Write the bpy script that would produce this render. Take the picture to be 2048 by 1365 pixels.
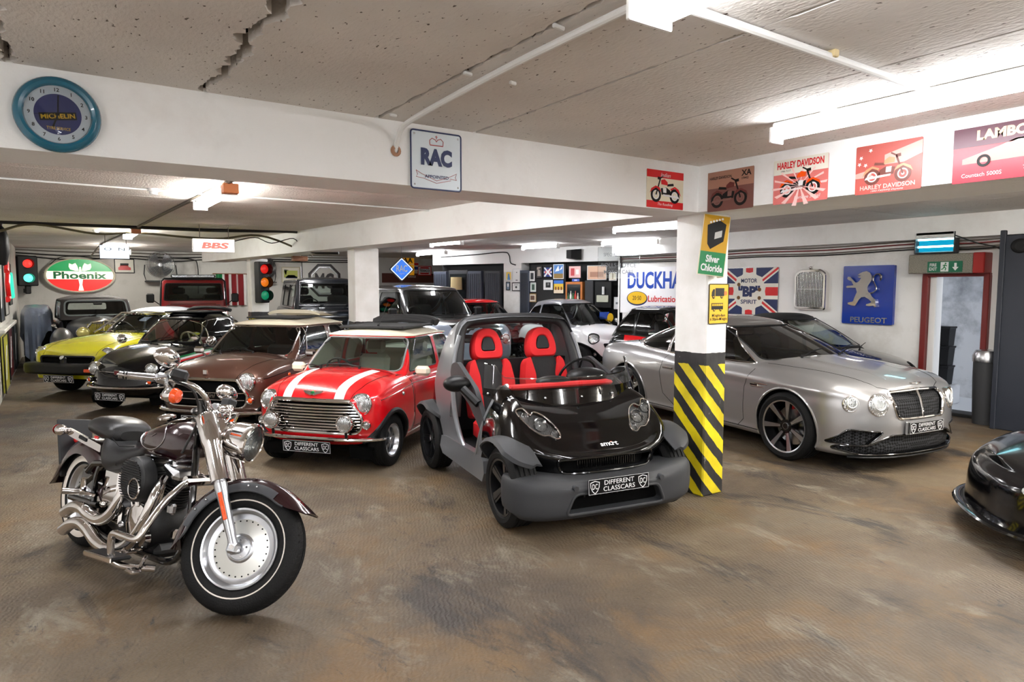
import bpy, bmesh, math, random
from math import pi, sin, cos, radians as R
from mathutils import Vector, Matrix
from mathutils.bvhtree import BVHTree
from mathutils.geometry import delaunay_2d_cdt
for o in list(bpy.data.objects): bpy.data.objects.remove(o)
SC = bpy.context.scene
COL = SC.collection
# ---------------- camera
cam = bpy.data.cameras.new('camera'); CAM = bpy.data.objects.new('camera', cam); COL.objects.link(CAM)
CAM.location = (0, 0, 1.80); CAM.rotation_euler = (R(90-4.63), 0, R(-34.3))
cam.sensor_width = 36; cam.lens = 1340/2048*36; cam.clip_start = .05; cam.clip_end = 200
SC.camera = CAM
# ---------------- world (daylight outside the fire exit)
W = bpy.data.worlds.new('sky'); SC.world = W; W.use_nodes = True
_n = W.node_tree.nodes; _bg = _n['Background']; _bg.inputs['Color'].default_value = (.80, .88, 1, 1); _bg.inputs['Strength'].default_value = 2.6
# ---------------- exposure
SC.view_settings.view_transform = 'Standard'; SC.view_settings.look = 'None'
SC.view_settings.exposure = 0.75; SC.view_settings.gamma = 1.0; SC.view_settings.use_curve_mapping = False
TUBE = 34.0        # brightness of the fluorescent diffusers
random.seed(7)
# ---------------- materials
def srgb(r, g, b):
    f = lambda c: (c/255/12.92 if c/255 <= .04045 else ((c/255+.055)/1.055)**2.4)
    return (f(r), f(g), f(b), 1)
def newmat(name):
    m = bpy.data.materials.new(name); m.use_nodes = True; nt = m.node_tree
    return m, nt, nt.nodes['Principled BSDF']
def mat(name, col, rough=.5, metal=0, coat=0, bump=0, bscale=60, emit=None, es=0, var=0, vscale=8, spec=.5):
    m, nt, b = newmat(name)
    c = srgb(*col); b.inputs['Base Color'].default_value = c
    b.inputs['Roughness'].default_value = rough; b.inputs['Metallic'].default_value = metal
    b.inputs['Coat Weight'].default_value = coat; b.inputs['Coat Roughness'].default_value = .03
    b.inputs['Specular IOR Level'].default_value = spec
    if emit: b.inputs['Emission Color'].default_value = srgb(*emit); b.inputs['Emission Strength'].default_value = es
    if bump or var:
        tc = nt.nodes.new('ShaderNodeTexCoord')
        no = nt.nodes.new('ShaderNodeTexNoise'); no.inputs['Scale'].default_value = bscale; no.inputs['Detail'].default_value = 4
        nt.links.new(tc.outputs['Object'], no.inputs['Vector'])
        if bump:
            bp = nt.nodes.new('ShaderNodeBump'); bp.inputs['Strength'].default_value = bump; bp.inputs['Distance'].default_value = .01
            nt.links.new(no.outputs['Fac'], bp.inputs['Height']); nt.links.new(bp.outputs[0], b.inputs['Normal'])
        if var:
            n2 = nt.nodes.new('ShaderNodeTexNoise'); n2.inputs['Scale'].default_value = vscale; n2.inputs['Detail'].default_value = 6
            nt.links.new(tc.outputs['Object'], n2.inputs['Vector'])
            mx = nt.nodes.new('ShaderNodeMix'); mx.data_type = 'RGBA'
            mx.inputs['A'].default_value = tuple(x*(1-var) for x in c[:3])+(1,); mx.inputs['B'].default_value = tuple(min(1, x*(1+var)) for x in c[:3])+(1,)
            nt.links.new(n2.outputs['Fac'], mx.inputs['Factor']); nt.links.new(mx.outputs['Result'], b.inputs['Base Color'])
    return m
def paint(name, col, metal=0, rough=.3, coat=1, flake=0):
    m, nt, b = newmat(name); c = srgb(*col)
    b.inputs['Base Color'].default_value = c; b.inputs['Metallic'].default_value = metal; b.inputs['Roughness'].default_value = rough
    b.inputs['Coat Weight'].default_value = coat; b.inputs['Coat Roughness'].default_value = .02
    return m
def glassmat(name, tint=(.75, .85, .82), refl=1.0, dirt=0.0):
    m = bpy.data.materials.new(name); m.use_nodes = True; nt = m.node_tree; nt.nodes.clear()
    out = nt.nodes.new('ShaderNodeOutputMaterial'); tr = nt.nodes.new('ShaderNodeBsdfTransparent'); gl = nt.nodes.new('ShaderNodeBsdfGlossy')
    tr.inputs['Color'].default_value = tint+(1,); gl.inputs['Roughness'].default_value = .02; gl.inputs['Color'].default_value = (refl, refl, refl, 1)
    fr = nt.nodes.new('ShaderNodeFresnel'); fr.inputs['IOR'].default_value = 1.55
    mx = nt.nodes.new('ShaderNodeMixShader'); nt.links.new(fr.outputs[0], mx.inputs[0]); nt.links.new(tr.outputs[0], mx.inputs[1]); nt.links.new(gl.outputs[0], mx.inputs[2])
    nt.links.new(mx.outputs[0], out.inputs[0]); return m
def emat(name, col, s):
    m = bpy.data.materials.new(name); m.use_nodes = True; nt = m.node_tree; nt.nodes.clear()
    out = nt.nodes.new('ShaderNodeOutputMaterial'); e = nt.nodes.new('ShaderNodeEmission')
    e.inputs['Color'].default_value = srgb(*col); e.inputs['Strength'].default_value = s
    nt.links.new(e.outputs[0], out.inputs[0]); return m
M = {}
def setup_mats():
    M['chrome'] = mat('chrome', (225, 222, 220), .06, 1)
    M['steel'] = mat('satin_steel', (190, 190, 192), .25, 1)
    M['alloy'] = mat('alloy', (196, 198, 202), .28, 1)
    M['brushed'] = mat('brushed_disc', (205, 205, 200), .38, 1)
    M['rubber'] = mat('tyre_rubber', (12, 12, 12), .7, 0, 0, .3, 120, spec=.25)
    M['black'] = mat('black_plastic', (9, 9, 10), .45, spec=.3)
    M['blackgloss'] = mat('black_gloss', (8, 8, 9), .12, 0, .6)
    M['dark'] = mat('dark_void', (7, 7, 7), .9, spec=.1)
    M['darkcloth'] = mat('dark_cloth', (22, 22, 24), .9, 0, 0, .3, 200)
    M['grey'] = mat('grey_plastic', (52, 53, 55), .55, 0, 0, .12, 300, spec=.3)
    M['white'] = mat('white_gloss', (236, 236, 234), .3)
    M['whitemat'] = mat('white_matt', (230, 230, 228), .7)
    M['cream'] = mat('cream_paint', (222, 214, 192), .25, 0, .6)
    M['amber'] = mat('amber_lens', (235, 80, 12), .12, 0, .8, .4, 90)
    M['redlens'] = mat('red_lens', (190, 12, 12), .12, 0, .8)
    M['lens'] = lensmat()
    M['glass'] = glassmat('window_glass', (.74, .82, .79))
    M['glassdark'] = glassmat('tinted_glass', (.30, .34, .33))
    M['clear'] = glassmat('clear_glass', (.93, .95, .95))
    M['plate'] = mat('plate_black', (6, 6, 7), .4, spec=.2)
    M['ink'] = mat('white_ink', (225, 225, 225), .5)
    M['red'] = mat('sign_red', (205, 24, 28), .35)
    M['green'] = mat('sign_green', (8, 122, 66), .35)
    M['blue'] = mat('sign_blue', (20, 62, 150), .3)
    M['navy'] = mat('sign_navy', (14, 34, 84), .35)
    M['yellow'] = mat('sign_yellow', (222, 178, 22), .35)
    M['cable'] = mat('black_cable', (26, 24, 22), .55)
    M['wire'] = mat('grey_cable', (105, 98, 90), .6)
    M['leather'] = mat('cream_leather', (176, 178, 160), .45, 0, 0, .1, 150)
    M['wood'] = mat('brown_wood', (120, 72, 38), .5, 0, 0, .1, 40, var=.3, vscale=12)
def lensmat():
    m, nt, b = newmat('headlamp_lens')
    b.inputs['Base Color'].default_value = (.62, .64, .65, 1); b.inputs['Metallic'].default_value = .8; b.inputs['Roughness'].default_value = .08
    b.inputs['Coat Weight'].default_value = 1
    tc = nt.nodes.new('ShaderNodeTexCoord'); w = nt.nodes.new('ShaderNodeTexWave'); w.bands_direction = 'Y'; w.inputs['Scale'].default_value = 22; w.inputs['Distortion'].default_value = 1.5
    n = nt.nodes.new('ShaderNodeTexNoise'); n.inputs['Scale'].default_value = 14
    a = nt.nodes.new('ShaderNodeMath'); a.operation = 'ADD'
    nt.links.new(tc.outputs['Object'], w.inputs['Vector']); nt.links.new(tc.outputs['Object'], n.inputs['Vector'])
    nt.links.new(w.outputs['Fac'], a.inputs[0]); nt.links.new(n.outputs['Fac'], a.inputs[1])
    bp = nt.nodes.new('ShaderNodeBump'); bp.inputs['Strength'].default_value = .45; bp.inputs['Distance'].default_value = .02
    nt.links.new(a.outputs[0], bp.inputs['Height']); nt.links.new(bp.outputs[0], b.inputs['Normal']); return m
setup_mats()
# ---------------- mesh builder
V3 = Vector
def frame(d):
    d = V3(d).normalized(); a = V3((0, 0, 1)) if abs(d.z) < .95 else V3((1, 0, 0))
    x = a.cross(d).normalized(); y = d.cross(x); return x, y, d
def crv(pts):
    pts = sorted(pts); n = len(pts)
    X = [p[0] for p in pts]; Y = [p[1] for p in pts]
    if n == 1: return lambda x: Y[0]
    h = [X[i+1]-X[i] for i in range(n-1)]; d = [(Y[i+1]-Y[i])/h[i] for i in range(n-1)]
    m = [d[0]]+[0 if d[i-1]*d[i] <= 0 else 2/(1/d[i-1]+1/d[i]) for i in range(1, n-1)]+[d[-1]]
    def f(x):
        if x <= X[0]: return Y[0]
        if x >= X[-1]: return Y[-1]
        i = 0
        while x > X[i+1]: i += 1
        t = (x-X[i])/h[i]
        return Y[i]*(2*t**3-3*t*t+1)+m[i]*h[i]*(t**3-2*t*t+t)+Y[i+1]*(3*t*t-2*t**3)+m[i+1]*h[i]*(t**3-t*t)
    return f
def spline(P, n=8, closed=False):
    P = [V3(p) for p in P]; out = []; N = len(P)
    rng = range(N) if closed else range(N-1)
    for i in rng:
        a = P[(i-1) % N] if closed or i > 0 else P[0]*2-P[1]
        b = P[i]; c = P[(i+1) % N]; d = P[(i+2) % N] if closed or i+2 < N else P[-1]*2-P[-2]
        for k in range(n):
            t = k/n
            out.append(.5*((2*b)+(c-a)*t+(2*a-5*b+4*c-d)*t*t+(3*b-a-3*c+d)*t**3))
    if not closed: out.append(P[-1])
    return out
def rpoly(P, r, n=5):
    """2D polygon with rounded corners"""
    out = []; N = len(P); rr = r if isinstance(r, (list, tuple)) else [r]*N
    for i in range(N):
        p = V3((*P[i], 0)); a = V3((*P[i-1], 0))-p; b = V3((*P[(i+1) % N], 0))-p
        k = min(rr[i], a.length*.49, b.length*.49)
        if k < 1e-4: out.append((p.x, p.y)); continue
        A = p+a.normalized()*k; B = p+b.normalized()*k
        for j in range(n+1):
            t = j/n; q = A*(1-t)**2+p*2*t*(1-t)+B*t*t; out.append((q.x, q.y))
    return out
def dens(P, d):
    out = []; N = len(P)
    for i in range(N):
        a = P[i]; b = P[(i+1) % N]; k = max(1, int(math.dist(a, b)/d))
        out += [(a[0]+(b[0]-a[0])*j/k, a[1]+(b[1]-a[1])*j/k) for j in range(k)]
    return out
def circ(cx, cy, r, n=32, a0=0, a1=2*pi, ry=None):
    return [(cx+r*cos(a0+(a1-a0)*i/n), cy+(ry or r)*sin(a0+(a1-a0)*i/n)) for i in range(n if abs(a1-a0-2*pi) < 1e-6 else n+1)]
class MB:
    def __init__(s): s.v = []; s.f = []; s.m = []; s.X = Matrix(); s.mi = 0
    def add(s, vs, fs, mi=None):
        o = len(s.v); s.v += [tuple(s.X @ V3(p)) for p in vs]; s.f += [tuple(i+o for i in f) for f in fs]; s.m += [s.mi if mi is None else mi]*len(fs); return s
    def box(s, c, d, b=0, rot=None, mi=None):
        hx, hy, hz = d[0]/2, d[1]/2, d[2]/2; b = min(b, hx*.9, hy*.9, hz*.9)
        vs = []; T = Matrix.Translation(V3(c)) @ (rot.to_4x4() if rot else Matrix())
        if b <= 0:
            vs = [T @ V3((x, y, z)) for x in (-hx, hx) for y in (-hy, hy) for z in (-hz, hz)]
            return s.add(vs, [(0, 1, 3, 2), (4, 6, 7, 5), (0, 4, 5, 1), (2, 3, 7, 6), (0, 2, 6, 4), (1, 5, 7, 3)], mi)
        idx = {}
        for sx in (-1, 1):
            for sy in (-1, 1):
                for sz in (-1, 1):
                    for k, q in enumerate(((hx, hy-b, hz-b), (hx-b, hy, hz-b), (hx-b, hy-b, hz))):
                        idx[sx, sy, sz, k] = len(vs); vs.append(T @ V3((sx*q[0], sy*q[1], sz*q[2])))
        fs = []
        I = lambda *a: idx[a]
        for q in (-1, 1):
            fs += [[I(q, -1, -1, 0), I(q, 1, -1, 0), I(q, 1, 1, 0), I(q, -1, 1, 0)][::q], [I(-1, q, -1, 1), I(-1, q, 1, 1), I(1, q, 1, 1), I(1, q, -1, 1)][::q], [I(-1, -1, q, 2), I(1, -1, q, 2), I(1, 1, q, 2), I(-1, 1, q, 2)][::q]]
        for p in (-1, 1):
            for q in (-1, 1):
                fs += [[I(p, q, -1, 0), I(p, q, -1, 1), I(p, q, 1, 1), I(p, q, 1, 0)][::p*q], [I(p, -1, q, 0), I(p, 1, q, 0), I(p, 1, q, 2), I(p, -1, q, 2)][::p*q], [I(-1, p, q, 1), I(-1, p, q, 2), I(1, p, q, 2), I(1, p, q, 1)][::p*q]]
                for r in (-1, 1): fs.append([I(p, q, r, 0), I(p, q, r, 1), I(p, q, r, 2)][::p*q*r])
        return s.add(vs, fs, mi)
    def tube(s, P, r, n=10, closed=False, cap=True, mi=None, flat=1.0):
        P = [V3(p) for p in P]; N = len(P); rr = r if isinstance(r, (list, tuple)) else [r]*N
        T = [(P[(i+1) % N]-P[i-1]) if closed else (P[min(i+1, N-1)]-P[max(i-1, 0)]) for i in range(N)]
        T = [t.normalized() if t.length > 1e-9 else V3((0, 0, 1)) for t in T]
        x, y, _ = frame(T[0]); vs = []
        for i in range(N):
            if i:
                q = T[i-1].rotation_difference(T[i]); x = q @ x
                x = (x-T[i]*x.dot(T[i])).normalized()
            y = T[i].cross(x)
            vs += [P[i]+x*(rr[i]*cos(2*pi*k/n))+y*(rr[i]*flat*sin(2*pi*k/n)) for k in range(n)]
        fs = [(i*n+k, i*n+(k+1) % n, ((i+1) % N)*n+(k+1) % n, ((i+1) % N)*n+k) for i in range(N if closed else N-1) for k in range(n)]
        if cap and not closed: fs += [tuple(range(n))[::-1], tuple(range((N-1)*n, N*n))]
        return s.add(vs, fs, mi)
    def cyl(s, a, b, r, r2=None, n=24, cap=True, mi=None):
        return s.tube([a, b], [r, r if r2 is None else r2], n, cap=cap, mi=mi)
    def lathe(s, prof, o=(0, 0, 0), d=(0, 0, 1), n=32, a0=0, a1=2*pi, mi=None):
        x, y, z = frame(d); o = V3(o); full = abs(a1-a0-2*pi) < 1e-6; m = n if full else n+1
        vs = []; K = len(prof)
        for i in range(m):
            a = a0+(a1-a0)*i/n; e = x*cos(a)+y*sin(a)
            vs += [o+e*r+z*h for r, h in prof]
        fs = [(i*K+k, ((i+1) % m)*K+k, ((i+1) % m)*K+k+1, i*K+k+1) for i in range(n) for k in range(K-1)]
        return s.add(vs, fs, mi)
    def prism(s, poly, h0, h1, fn=None, mi=None, caps=(1, 1)):
        """2D poly extruded; fn maps (a,b,h) to a 3D point"""
        fn = fn or (lambda a, b, h: (a, b, h)); n = len(poly)
        vs = [fn(a, b, h0) for a, b in poly]+[fn(a, b, h1) for a, b in poly]
        fs = [(i, (i+1) % n, n+(i+1) % n, n+i) for i in range(n)]
        if caps[0]: fs.append(tuple(range(n))[::-1])
        if caps[1]: fs.append(tuple(range(n, 2*n)))
        return s.add(vs, fs, mi)
    def ell(s, c, r, nu=20, nv=12, mi=None, rot=None):
        r = (r, r, r) if isinstance(r, (int, float)) else r; c = V3(c); rot = rot or Matrix.Identity(3)
        vs = [c+rot @ V3((0, 0, -r[2]))]+[c+rot @ V3((r[0]*cos(2*pi*i/nu)*sin(pi*j/nv), r[1]*sin(2*pi*i/nu)*sin(pi*j/nv), -r[2]*cos(pi*j/nv))) for j in range(1, nv) for i in range(nu)]+[c+rot @ V3((0, 0, r[2]))]
        fs = [(0, 1+(i+1) % nu, 1+i) for i in range(nu)]+[(1+(j-1)*nu+i, 1+(j-1)*nu+(i+1) % nu, 1+j*nu+(i+1) % nu, 1+j*nu+i) for j in range(1, nv-1) for i in range(nu)]
        t = len(vs)-1; b = 1+(nv-2)*nu; fs += [(b+i, b+(i+1) % nu, t) for i in range(nu)]
        return s.add(vs, fs, mi)
    def grid(s, G, cu=False, cv=False, mi=None):
        a, b = len(G), len(G[0]); vs = [p for row in G for p in row]
        fs = [(i*b+j, ((i+1) % a)*b+j, ((i+1) % a)*b+(j+1) % b, i*b+(j+1) % b) for i in range(a if cu else a-1) for j in range(b if cv else b-1)]
        return s.add(vs, fs, mi)
    def build(s, name, mats, parent=None, ang=35, loc=None, sub=0):
        me = bpy.data.meshes.new(name); me.from_pydata(s.v, [], s.f)
        for m in (mats if isinstance(mats, (list, tuple)) else [mats]): me.materials.append(m)
        me.polygons.foreach_set('material_index', s.m)
        bm = bmesh.new(); bm.from_mesh(me); bmesh.ops.recalc_face_normals(bm, faces=bm.faces); bm.to_mesh(me); bm.free()
        me.shade_smooth(); me.set_sharp_from_angle(angle=R(ang))
        o = bpy.data.objects.new(name, me); COL.objects.link(o)
        if parent: o.parent = parent
        if loc: o.location = loc
        return o
# ---------------- naming
def tag(o, label=None, cat=None, group=None, kind=None):
    if label: o['label'] = label
    if cat: o['category'] = cat
    if group: o['group'] = group
    if kind: o['kind'] = kind
    return o
def thing(name, label, cat, loc=(0, 0, 0), rz=0, group=None):
    o = bpy.data.objects.new(name, None); COL.objects.link(o); o.empty_display_size = .1
    o.location = loc; o.rotation_euler = (0, 0, rz); return tag(o, label, cat, group)
def struct(o): o['kind'] = 'structure'; return o
KIDS = {}
def dup(o, parent=None, **kw):
    c = o.copy(); COL.objects.link(c)
    if parent: c.parent = parent
    for ch in list(o.children): dup(ch, c)
    for k, v in kw.items():
        if k in ('label', 'group', 'category'): c[k] = v
        else: setattr(c, k, v)
    return c
FONTS = {}
def text(s, parent, m, X, w=None, h=None, name='lettering', bold=0.0, ext=.002, al='CENTER', sp=1.0, shear=0):
    """lettering as a mesh in the local XY plane of X, fitted to w x h"""
    cu = bpy.data.curves.new(name, 'FONT'); cu.body = s; cu.size = 1; cu.offset = bold; cu.extrude = 0; cu.align_x = al; cu.space_character = sp; cu.resolution_u = 3; cu.shear = shear; cu.space_line = .95
    t = bpy.data.objects.new(name, cu); COL.objects.link(t)
    me = bpy.data.meshes.new_from_object(t); bpy.data.objects.remove(t); bpy.data.curves.remove(cu)
    xs = [v.co.x for v in me.vertices]; ys = [v.co.y for v in me.vertices]
    x0, x1, y0, y1 = min(xs), max(xs), min(ys), max(ys)
    sx = w/(x1-x0) if w else None; sy = h/(y1-y0) if h else None
    sx = sx or sy; sy = sy or sx
    for v in me.vertices:
        v.co = ((v.co.x-(x0+x1)/2)*sx, (v.co.y-(y0+y1)/2)*sy, ext)
    me.materials.clear(); me.materials.append(m)
    o = bpy.data.objects.new(name, me); COL.objects.link(o)
    if parent: o.parent = parent
    o.matrix_local = X; return o
def face_mat(o, nrm, up=(0, 0, 1)):
    """matrix whose local z is nrm, local y close to up"""
    z = V3(nrm).normalized(); x = V3(up).cross(z).normalized(); y = z.cross(x)
    m = Matrix((x, y, z)).transposed().to_4x4(); m.translation = V3(o); return m
# ---------------- free surfaces that can be cut along projected outlines
class Srf:
    def __init__(s, V=None, F=None, mi=None):
        s.V = V or []; s.F = F or []; s.mi = mi or [0]*len(s.F); s.N = []
    def weld(s):
        d = {}; mp = []; nv = []
        for p in s.V:
            k = (round(p.x*4e3), round(p.y*4e3), round(p.z*4e3))
            if k not in d: d[k] = len(nv); nv.append(p)
            mp.append(d[k])
        F = []; mi = []
        for f, m in zip(s.F, s.mi):
            g = []
            for i in f:
                j = mp[i]
                if not g or (g[-1] != j): g.append(j)
            if len(g) > 2 and g[0] == g[-1]: g.pop()
            if len(set(g)) > 2 and len(set(g)) == len(g): F.append(tuple(g)); mi.append(m)
        s.V, s.F, s.mi = nv, F, mi; return s
    def fnorm(s, f):
        n = V3((0, 0, 0)); p0 = s.V[f[0]]
        for a, b in zip(f[1:], f[2:]): n += (s.V[a]-p0).cross(s.V[b]-p0)
        return n
    def normals(s):
        N = [V3((0, 0, 0)) for _ in s.V]
        for f in s.F:
            n = s.fnorm(f)
            for i in f: N[i] += n
        s.N = [n.normalized() if n.length > 0 else V3((0, 0, 1)) for n in N]; return s
    def mirror(s):
        o = len(s.V); s.V += [V3((p.x, -p.y, p.z)) for p in s.V]; s.F += [tuple(i+o for i in f[::-1]) for f in s.F]; s.mi += list(s.mi); return s
    def bvh(s):
        if not getattr(s, '_b', None): s._b = BVHTree.FromPolygons([tuple(p) for p in s.V0], s.F0)
        return s._b
    def freeze(s): s.V0 = [p.copy() for p in s.V]; s.F0 = list(s.F); return s
    def proj(s, pts, ax, sg, off=0.0):
        """drop 2D points onto the uncut surface along an axis"""
        out = []; B = s.bvh()
        for a, b in pts:
            o = {'x': (sg*9, a, b), 'y': (a, sg*9, b), 'z': (a, b, sg*9)}[ax]; d = {'x': (-sg, 0, 0), 'y': (0, -sg, 0), 'z': (0, 0, -sg)}[ax]
            h = B.ray_cast(V3(o), V3(d))
            if h[0] is not None:
                n = h[1] if h[1].dot(V3(d)) < 0 else -h[1]
                out.append((h[0]+n*off, n))
        return out
    def loop(s, poly, ax, sg, off=0.0, d=.03): return [p for p, n in s.proj(dens(poly, d), ax, sg, off)]
    def knife(s, poly, ax, sg, mode='cut', mi=1, d=.04, cond=None, thr=.06):
        poly = dens(poly, d); i0, i1, k = {'x': (1, 2, 0), 'y': (0, 2, 1), 'z': (0, 1, 2)}[ax]
        ar = sum(poly[i-1][0]*poly[i][1]-poly[i][0]*poly[i-1][1] for i in range(len(poly)))
        if ar < 0: poly = poly[::-1]
        bx = (min(p[0] for p in poly), max(p[0] for p in poly)); by = (min(p[1] for p in poly), max(p[1] for p in poly))
        cand = []
        for fi, f in enumerate(s.F):
            P = [s.V[i] for i in f]; xs = [p[i0] for p in P]; ys = [p[i1] for p in P]
            if max(xs) < bx[0] or min(xs) > bx[1] or max(ys) < by[0] or min(ys) > by[1]: continue
            n = s.fnorm(f)
            if n.length == 0 or n[k]/n.length*sg < thr: continue
            if cond and not cond(sum(P, V3((0, 0, 0)))/len(P)): continue
            cand.append(fi)
        if not cand: return Srf()
        S = [(p, poly[(i+1) % len(poly)]) for i, p in enumerate(poly)]
        SB = [(min(p[0], q[0]), max(p[0], q[0]), min(p[1], q[1]), max(p[1], q[1])) for p, q in S]
        def inside(x, y):
            c = False
            for (x1, y1), (x2, y2) in S:
                if (y1 > y) != (y2 > y) and x < (x2-x1)*(y-y1)/(y2-y1)+x1: c = not c
            return c
        keep = []; ins = []; new = {}
        for fi in cand:
            f = s.F[fi]; P2 = [(s.V[i][i0], s.V[i][i1]) for i in f]
            fx0, fx1, fy0, fy1 = min(p[0] for p in P2), max(p[0] for p in P2), min(p[1] for p in P2), max(p[1] for p in P2)
            if not any(q[0] <= fx1 and q[1] >= fx0 and q[2] <= fy1 and q[3] >= fy0 for q in SB):
                (ins if inside(sum(p[0] for p in P2)/len(P2), sum(p[1] for p in P2)/len(P2)) else keep).append((f, s.mi[fi])); continue
            for t in range(1, len(f)-1):
                tri = (f[0], f[t], f[t+1]); T = [(s.V[i][i0], s.V[i][i1]) for i in tri]
                ar2 = (T[1][0]-T[0][0])*(T[2][1]-T[0][1])-(T[2][0]-T[0][0])*(T[1][1]-T[0][1])
                if abs(ar2) < 1e-10: continue
                tx0, tx1, ty0, ty1 = min(p[0] for p in T), max(p[0] for p in T), min(p[1] for p in T), max(p[1] for p in T)
                seg = [S[q] for q, e in enumerate(SB) if e[0] <= tx1 and e[1] >= tx0 and e[2] <= ty1 and e[3] >= ty0]
                if not seg:
                    (ins if inside(sum(p[0] for p in T)/3, sum(p[1] for p in T)/3) else keep).append((tri, s.mi[fi])); continue
                vl = [Vector(p) for p in T]; ed = []
                for p, q in seg: ed.append((len(vl), len(vl)+1)); vl += [Vector(p), Vector(q)]
                rv, _, rf, ov, _, of = delaunay_2d_cdt(vl, ed, [[0, 1, 2] if ar2 > 0 else [0, 2, 1]], 0, 1e-6)
                mp = {}
                for g, o in zip(rf, of):
                    if not o: continue
                    ga = (rv[g[1]][0]-rv[g[0]][0])*(rv[g[2]][1]-rv[g[0]][1])-(rv[g[2]][0]-rv[g[0]][0])*(rv[g[1]][1]-rv[g[0]][1])
                    if abs(ga) < 1e-11: continue
                    for i in g:
                        if i in mp: continue
                        on = [q for q in ov[i] if q < 3]
                        if on: mp[i] = tri[on[0]]; continue
                        x, y = rv[i]
                        w1 = ((x-T[0][0])*(T[2][1]-T[0][1])-(T[2][0]-T[0][0])*(y-T[0][1]))/ar2; w2 = ((T[1][0]-T[0][0])*(y-T[0][1])-(x-T[0][0])*(T[1][1]-T[0][1]))/ar2; w0 = 1-w1-w2
                        p = s.V[tri[0]]*w0+s.V[tri[1]]*w1+s.V[tri[2]]*w2; key = (round(p.x, 5), round(p.y, 5), round(p.z, 5))
                        if key not in new:
                            n = s.N[tri[0]]*w0+s.N[tri[1]]*w1+s.N[tri[2]]*w2; new[key] = len(s.V); s.V.append(p); s.N.append(n.normalized())
                        mp[i] = new[key]
                    h = tuple(mp[i] for i in g)
                    if len(set(h)) < 3: continue
                    if (ga > 0) != (ar2 > 0): h = h[::-1]
                    c = ((rv[g[0]][0]+rv[g[1]][0]+rv[g[2]][0])/3, (rv[g[0]][1]+rv[g[1]][1]+rv[g[2]][1])/3)
                    (ins if inside(*c) else keep).append((h, s.mi[fi]))
        cs = set(cand); F = [(f, m) for i, (f, m) in enumerate(zip(s.F, s.mi)) if i not in cs]+keep
        out = Srf()
        if mode == 'mat': F += [(g, mi) for g, m in ins]
        else:
            mp = {}
            for g, m in ins:
                h = []
                for i in g:
                    if i not in mp: mp[i] = len(out.V); out.V.append(s.V[i].copy()); out.N.append(s.N[i].copy())
                    h.append(mp[i])
                out.F.append(tuple(h)); out.mi.append(0)
            if mode == 'copy': F += ins
        s.F = [f for f, m in F]; s.mi = [m for f, m in F]; return out
    def drop(s, fn):
        k = [i for i, f in enumerate(s.F) if not fn(sum((s.V[j] for j in f), V3((0, 0, 0)))/len(f))]
        s.F = [s.F[i] for i in k]; s.mi = [s.mi[i] for i in k]; return s
    def push(s, d): s.V = [p+n*d for p, n in zip(s.V, s.N)]; return s
    def obj(s, name, mats, parent=None):
        used = sorted({i for f in s.F for i in f}); mp = {i: k for k, i in enumerate(used)}
        me = bpy.data.meshes.new(name); me.from_pydata([tuple(s.V[i]) for i in used], [], [tuple(mp[i] for i in f) for f in s.F])
        for m in (mats if isinstance(mats, (list, tuple)) else [mats]): me.materials.append(m)
        me.polygons.foreach_set('material_index', s.mi); me.shade_smooth()
        me.normals_split_custom_set_from_vertices([tuple(s.N[i]) for i in used])
        o = bpy.data.objects.new(name, me); COL.objects.link(o)
        if parent: o.parent = parent
        return o
    def solid(s, name, mats, parent, t):
        """a panel with thickness t"""
        n = len(s.V); E = {}
        for f in s.F:
            for a, b in zip(f, f[1:]+f[:1]): E[a, b] = E.get((a, b), 0)+1
        rim = [(a, b) for a, b in E if (b, a) not in E]
        mb = MB(); mb.v = [tuple(p) for p in s.V]+[tuple(p-q*t) for p, q in zip(s.V, s.N)]
        mb.f = [f for f in s.F]+[tuple(i+n for i in f[::-1]) for f in s.F]+[(b, a, a+n, b+n) for a, b in rim]
        mb.m = list(s.mi)*2+[s.mi[0] if s.mi else 0]*len(rim)
        return mb.build(name, mats, parent, 50)
def selfs(Vg, Fg, mi=None): return Srf(Vg, Fg, mi).weld().normals().freeze()
def outl(xf, xr, af, nf, ar, nr, Wf, ns=40, nc=16):
    """half plan outline from front centre to rear centre"""
    P = []
    for i in range(nc+1):
        t = pi/2*i/nc; r = 1/((cos(t)**nf+sin(t)**nf)**(1/nf)); x = xf-af+af*r*cos(t); P.append((x, Wf(x)*r*sin(t)))
    for i in range(1, ns):
        x = xf-af+(xr+ar-xf+af)*i/ns; P.append((x, Wf(x)))
    for i in range(nc+1):
        t = pi/2*(1-i/nc); r = 1/((cos(t)**nr+sin(t)**nr)**(1/nr)); x = xr+ar-ar*r*cos(t); P.append((x, Wf(x)*r*sin(t)))
    P[0] = (P[0][0], 0); P[-1] = (P[-1][0], 0); return P
def onorm(P):
    N = []
    for i in range(len(P)):
        a = P[max(i-1, 0)]; b = P[min(i+1, len(P)-1)]
        if i == 0: N.append((1, 0)); continue
        if i == len(P)-1: N.append((-1, 0)); continue
        tx, ty = b[0]-a[0], b[1]-a[1]; l = math.hypot(tx, ty) or 1; N.append((ty/l, -tx/l))
    return [(abs(n[0])*(1 if P[i][0] > 0 else -1) if i in (0, len(P)-1) else n[0], n[1]) for i, n in enumerate(N)]
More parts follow.
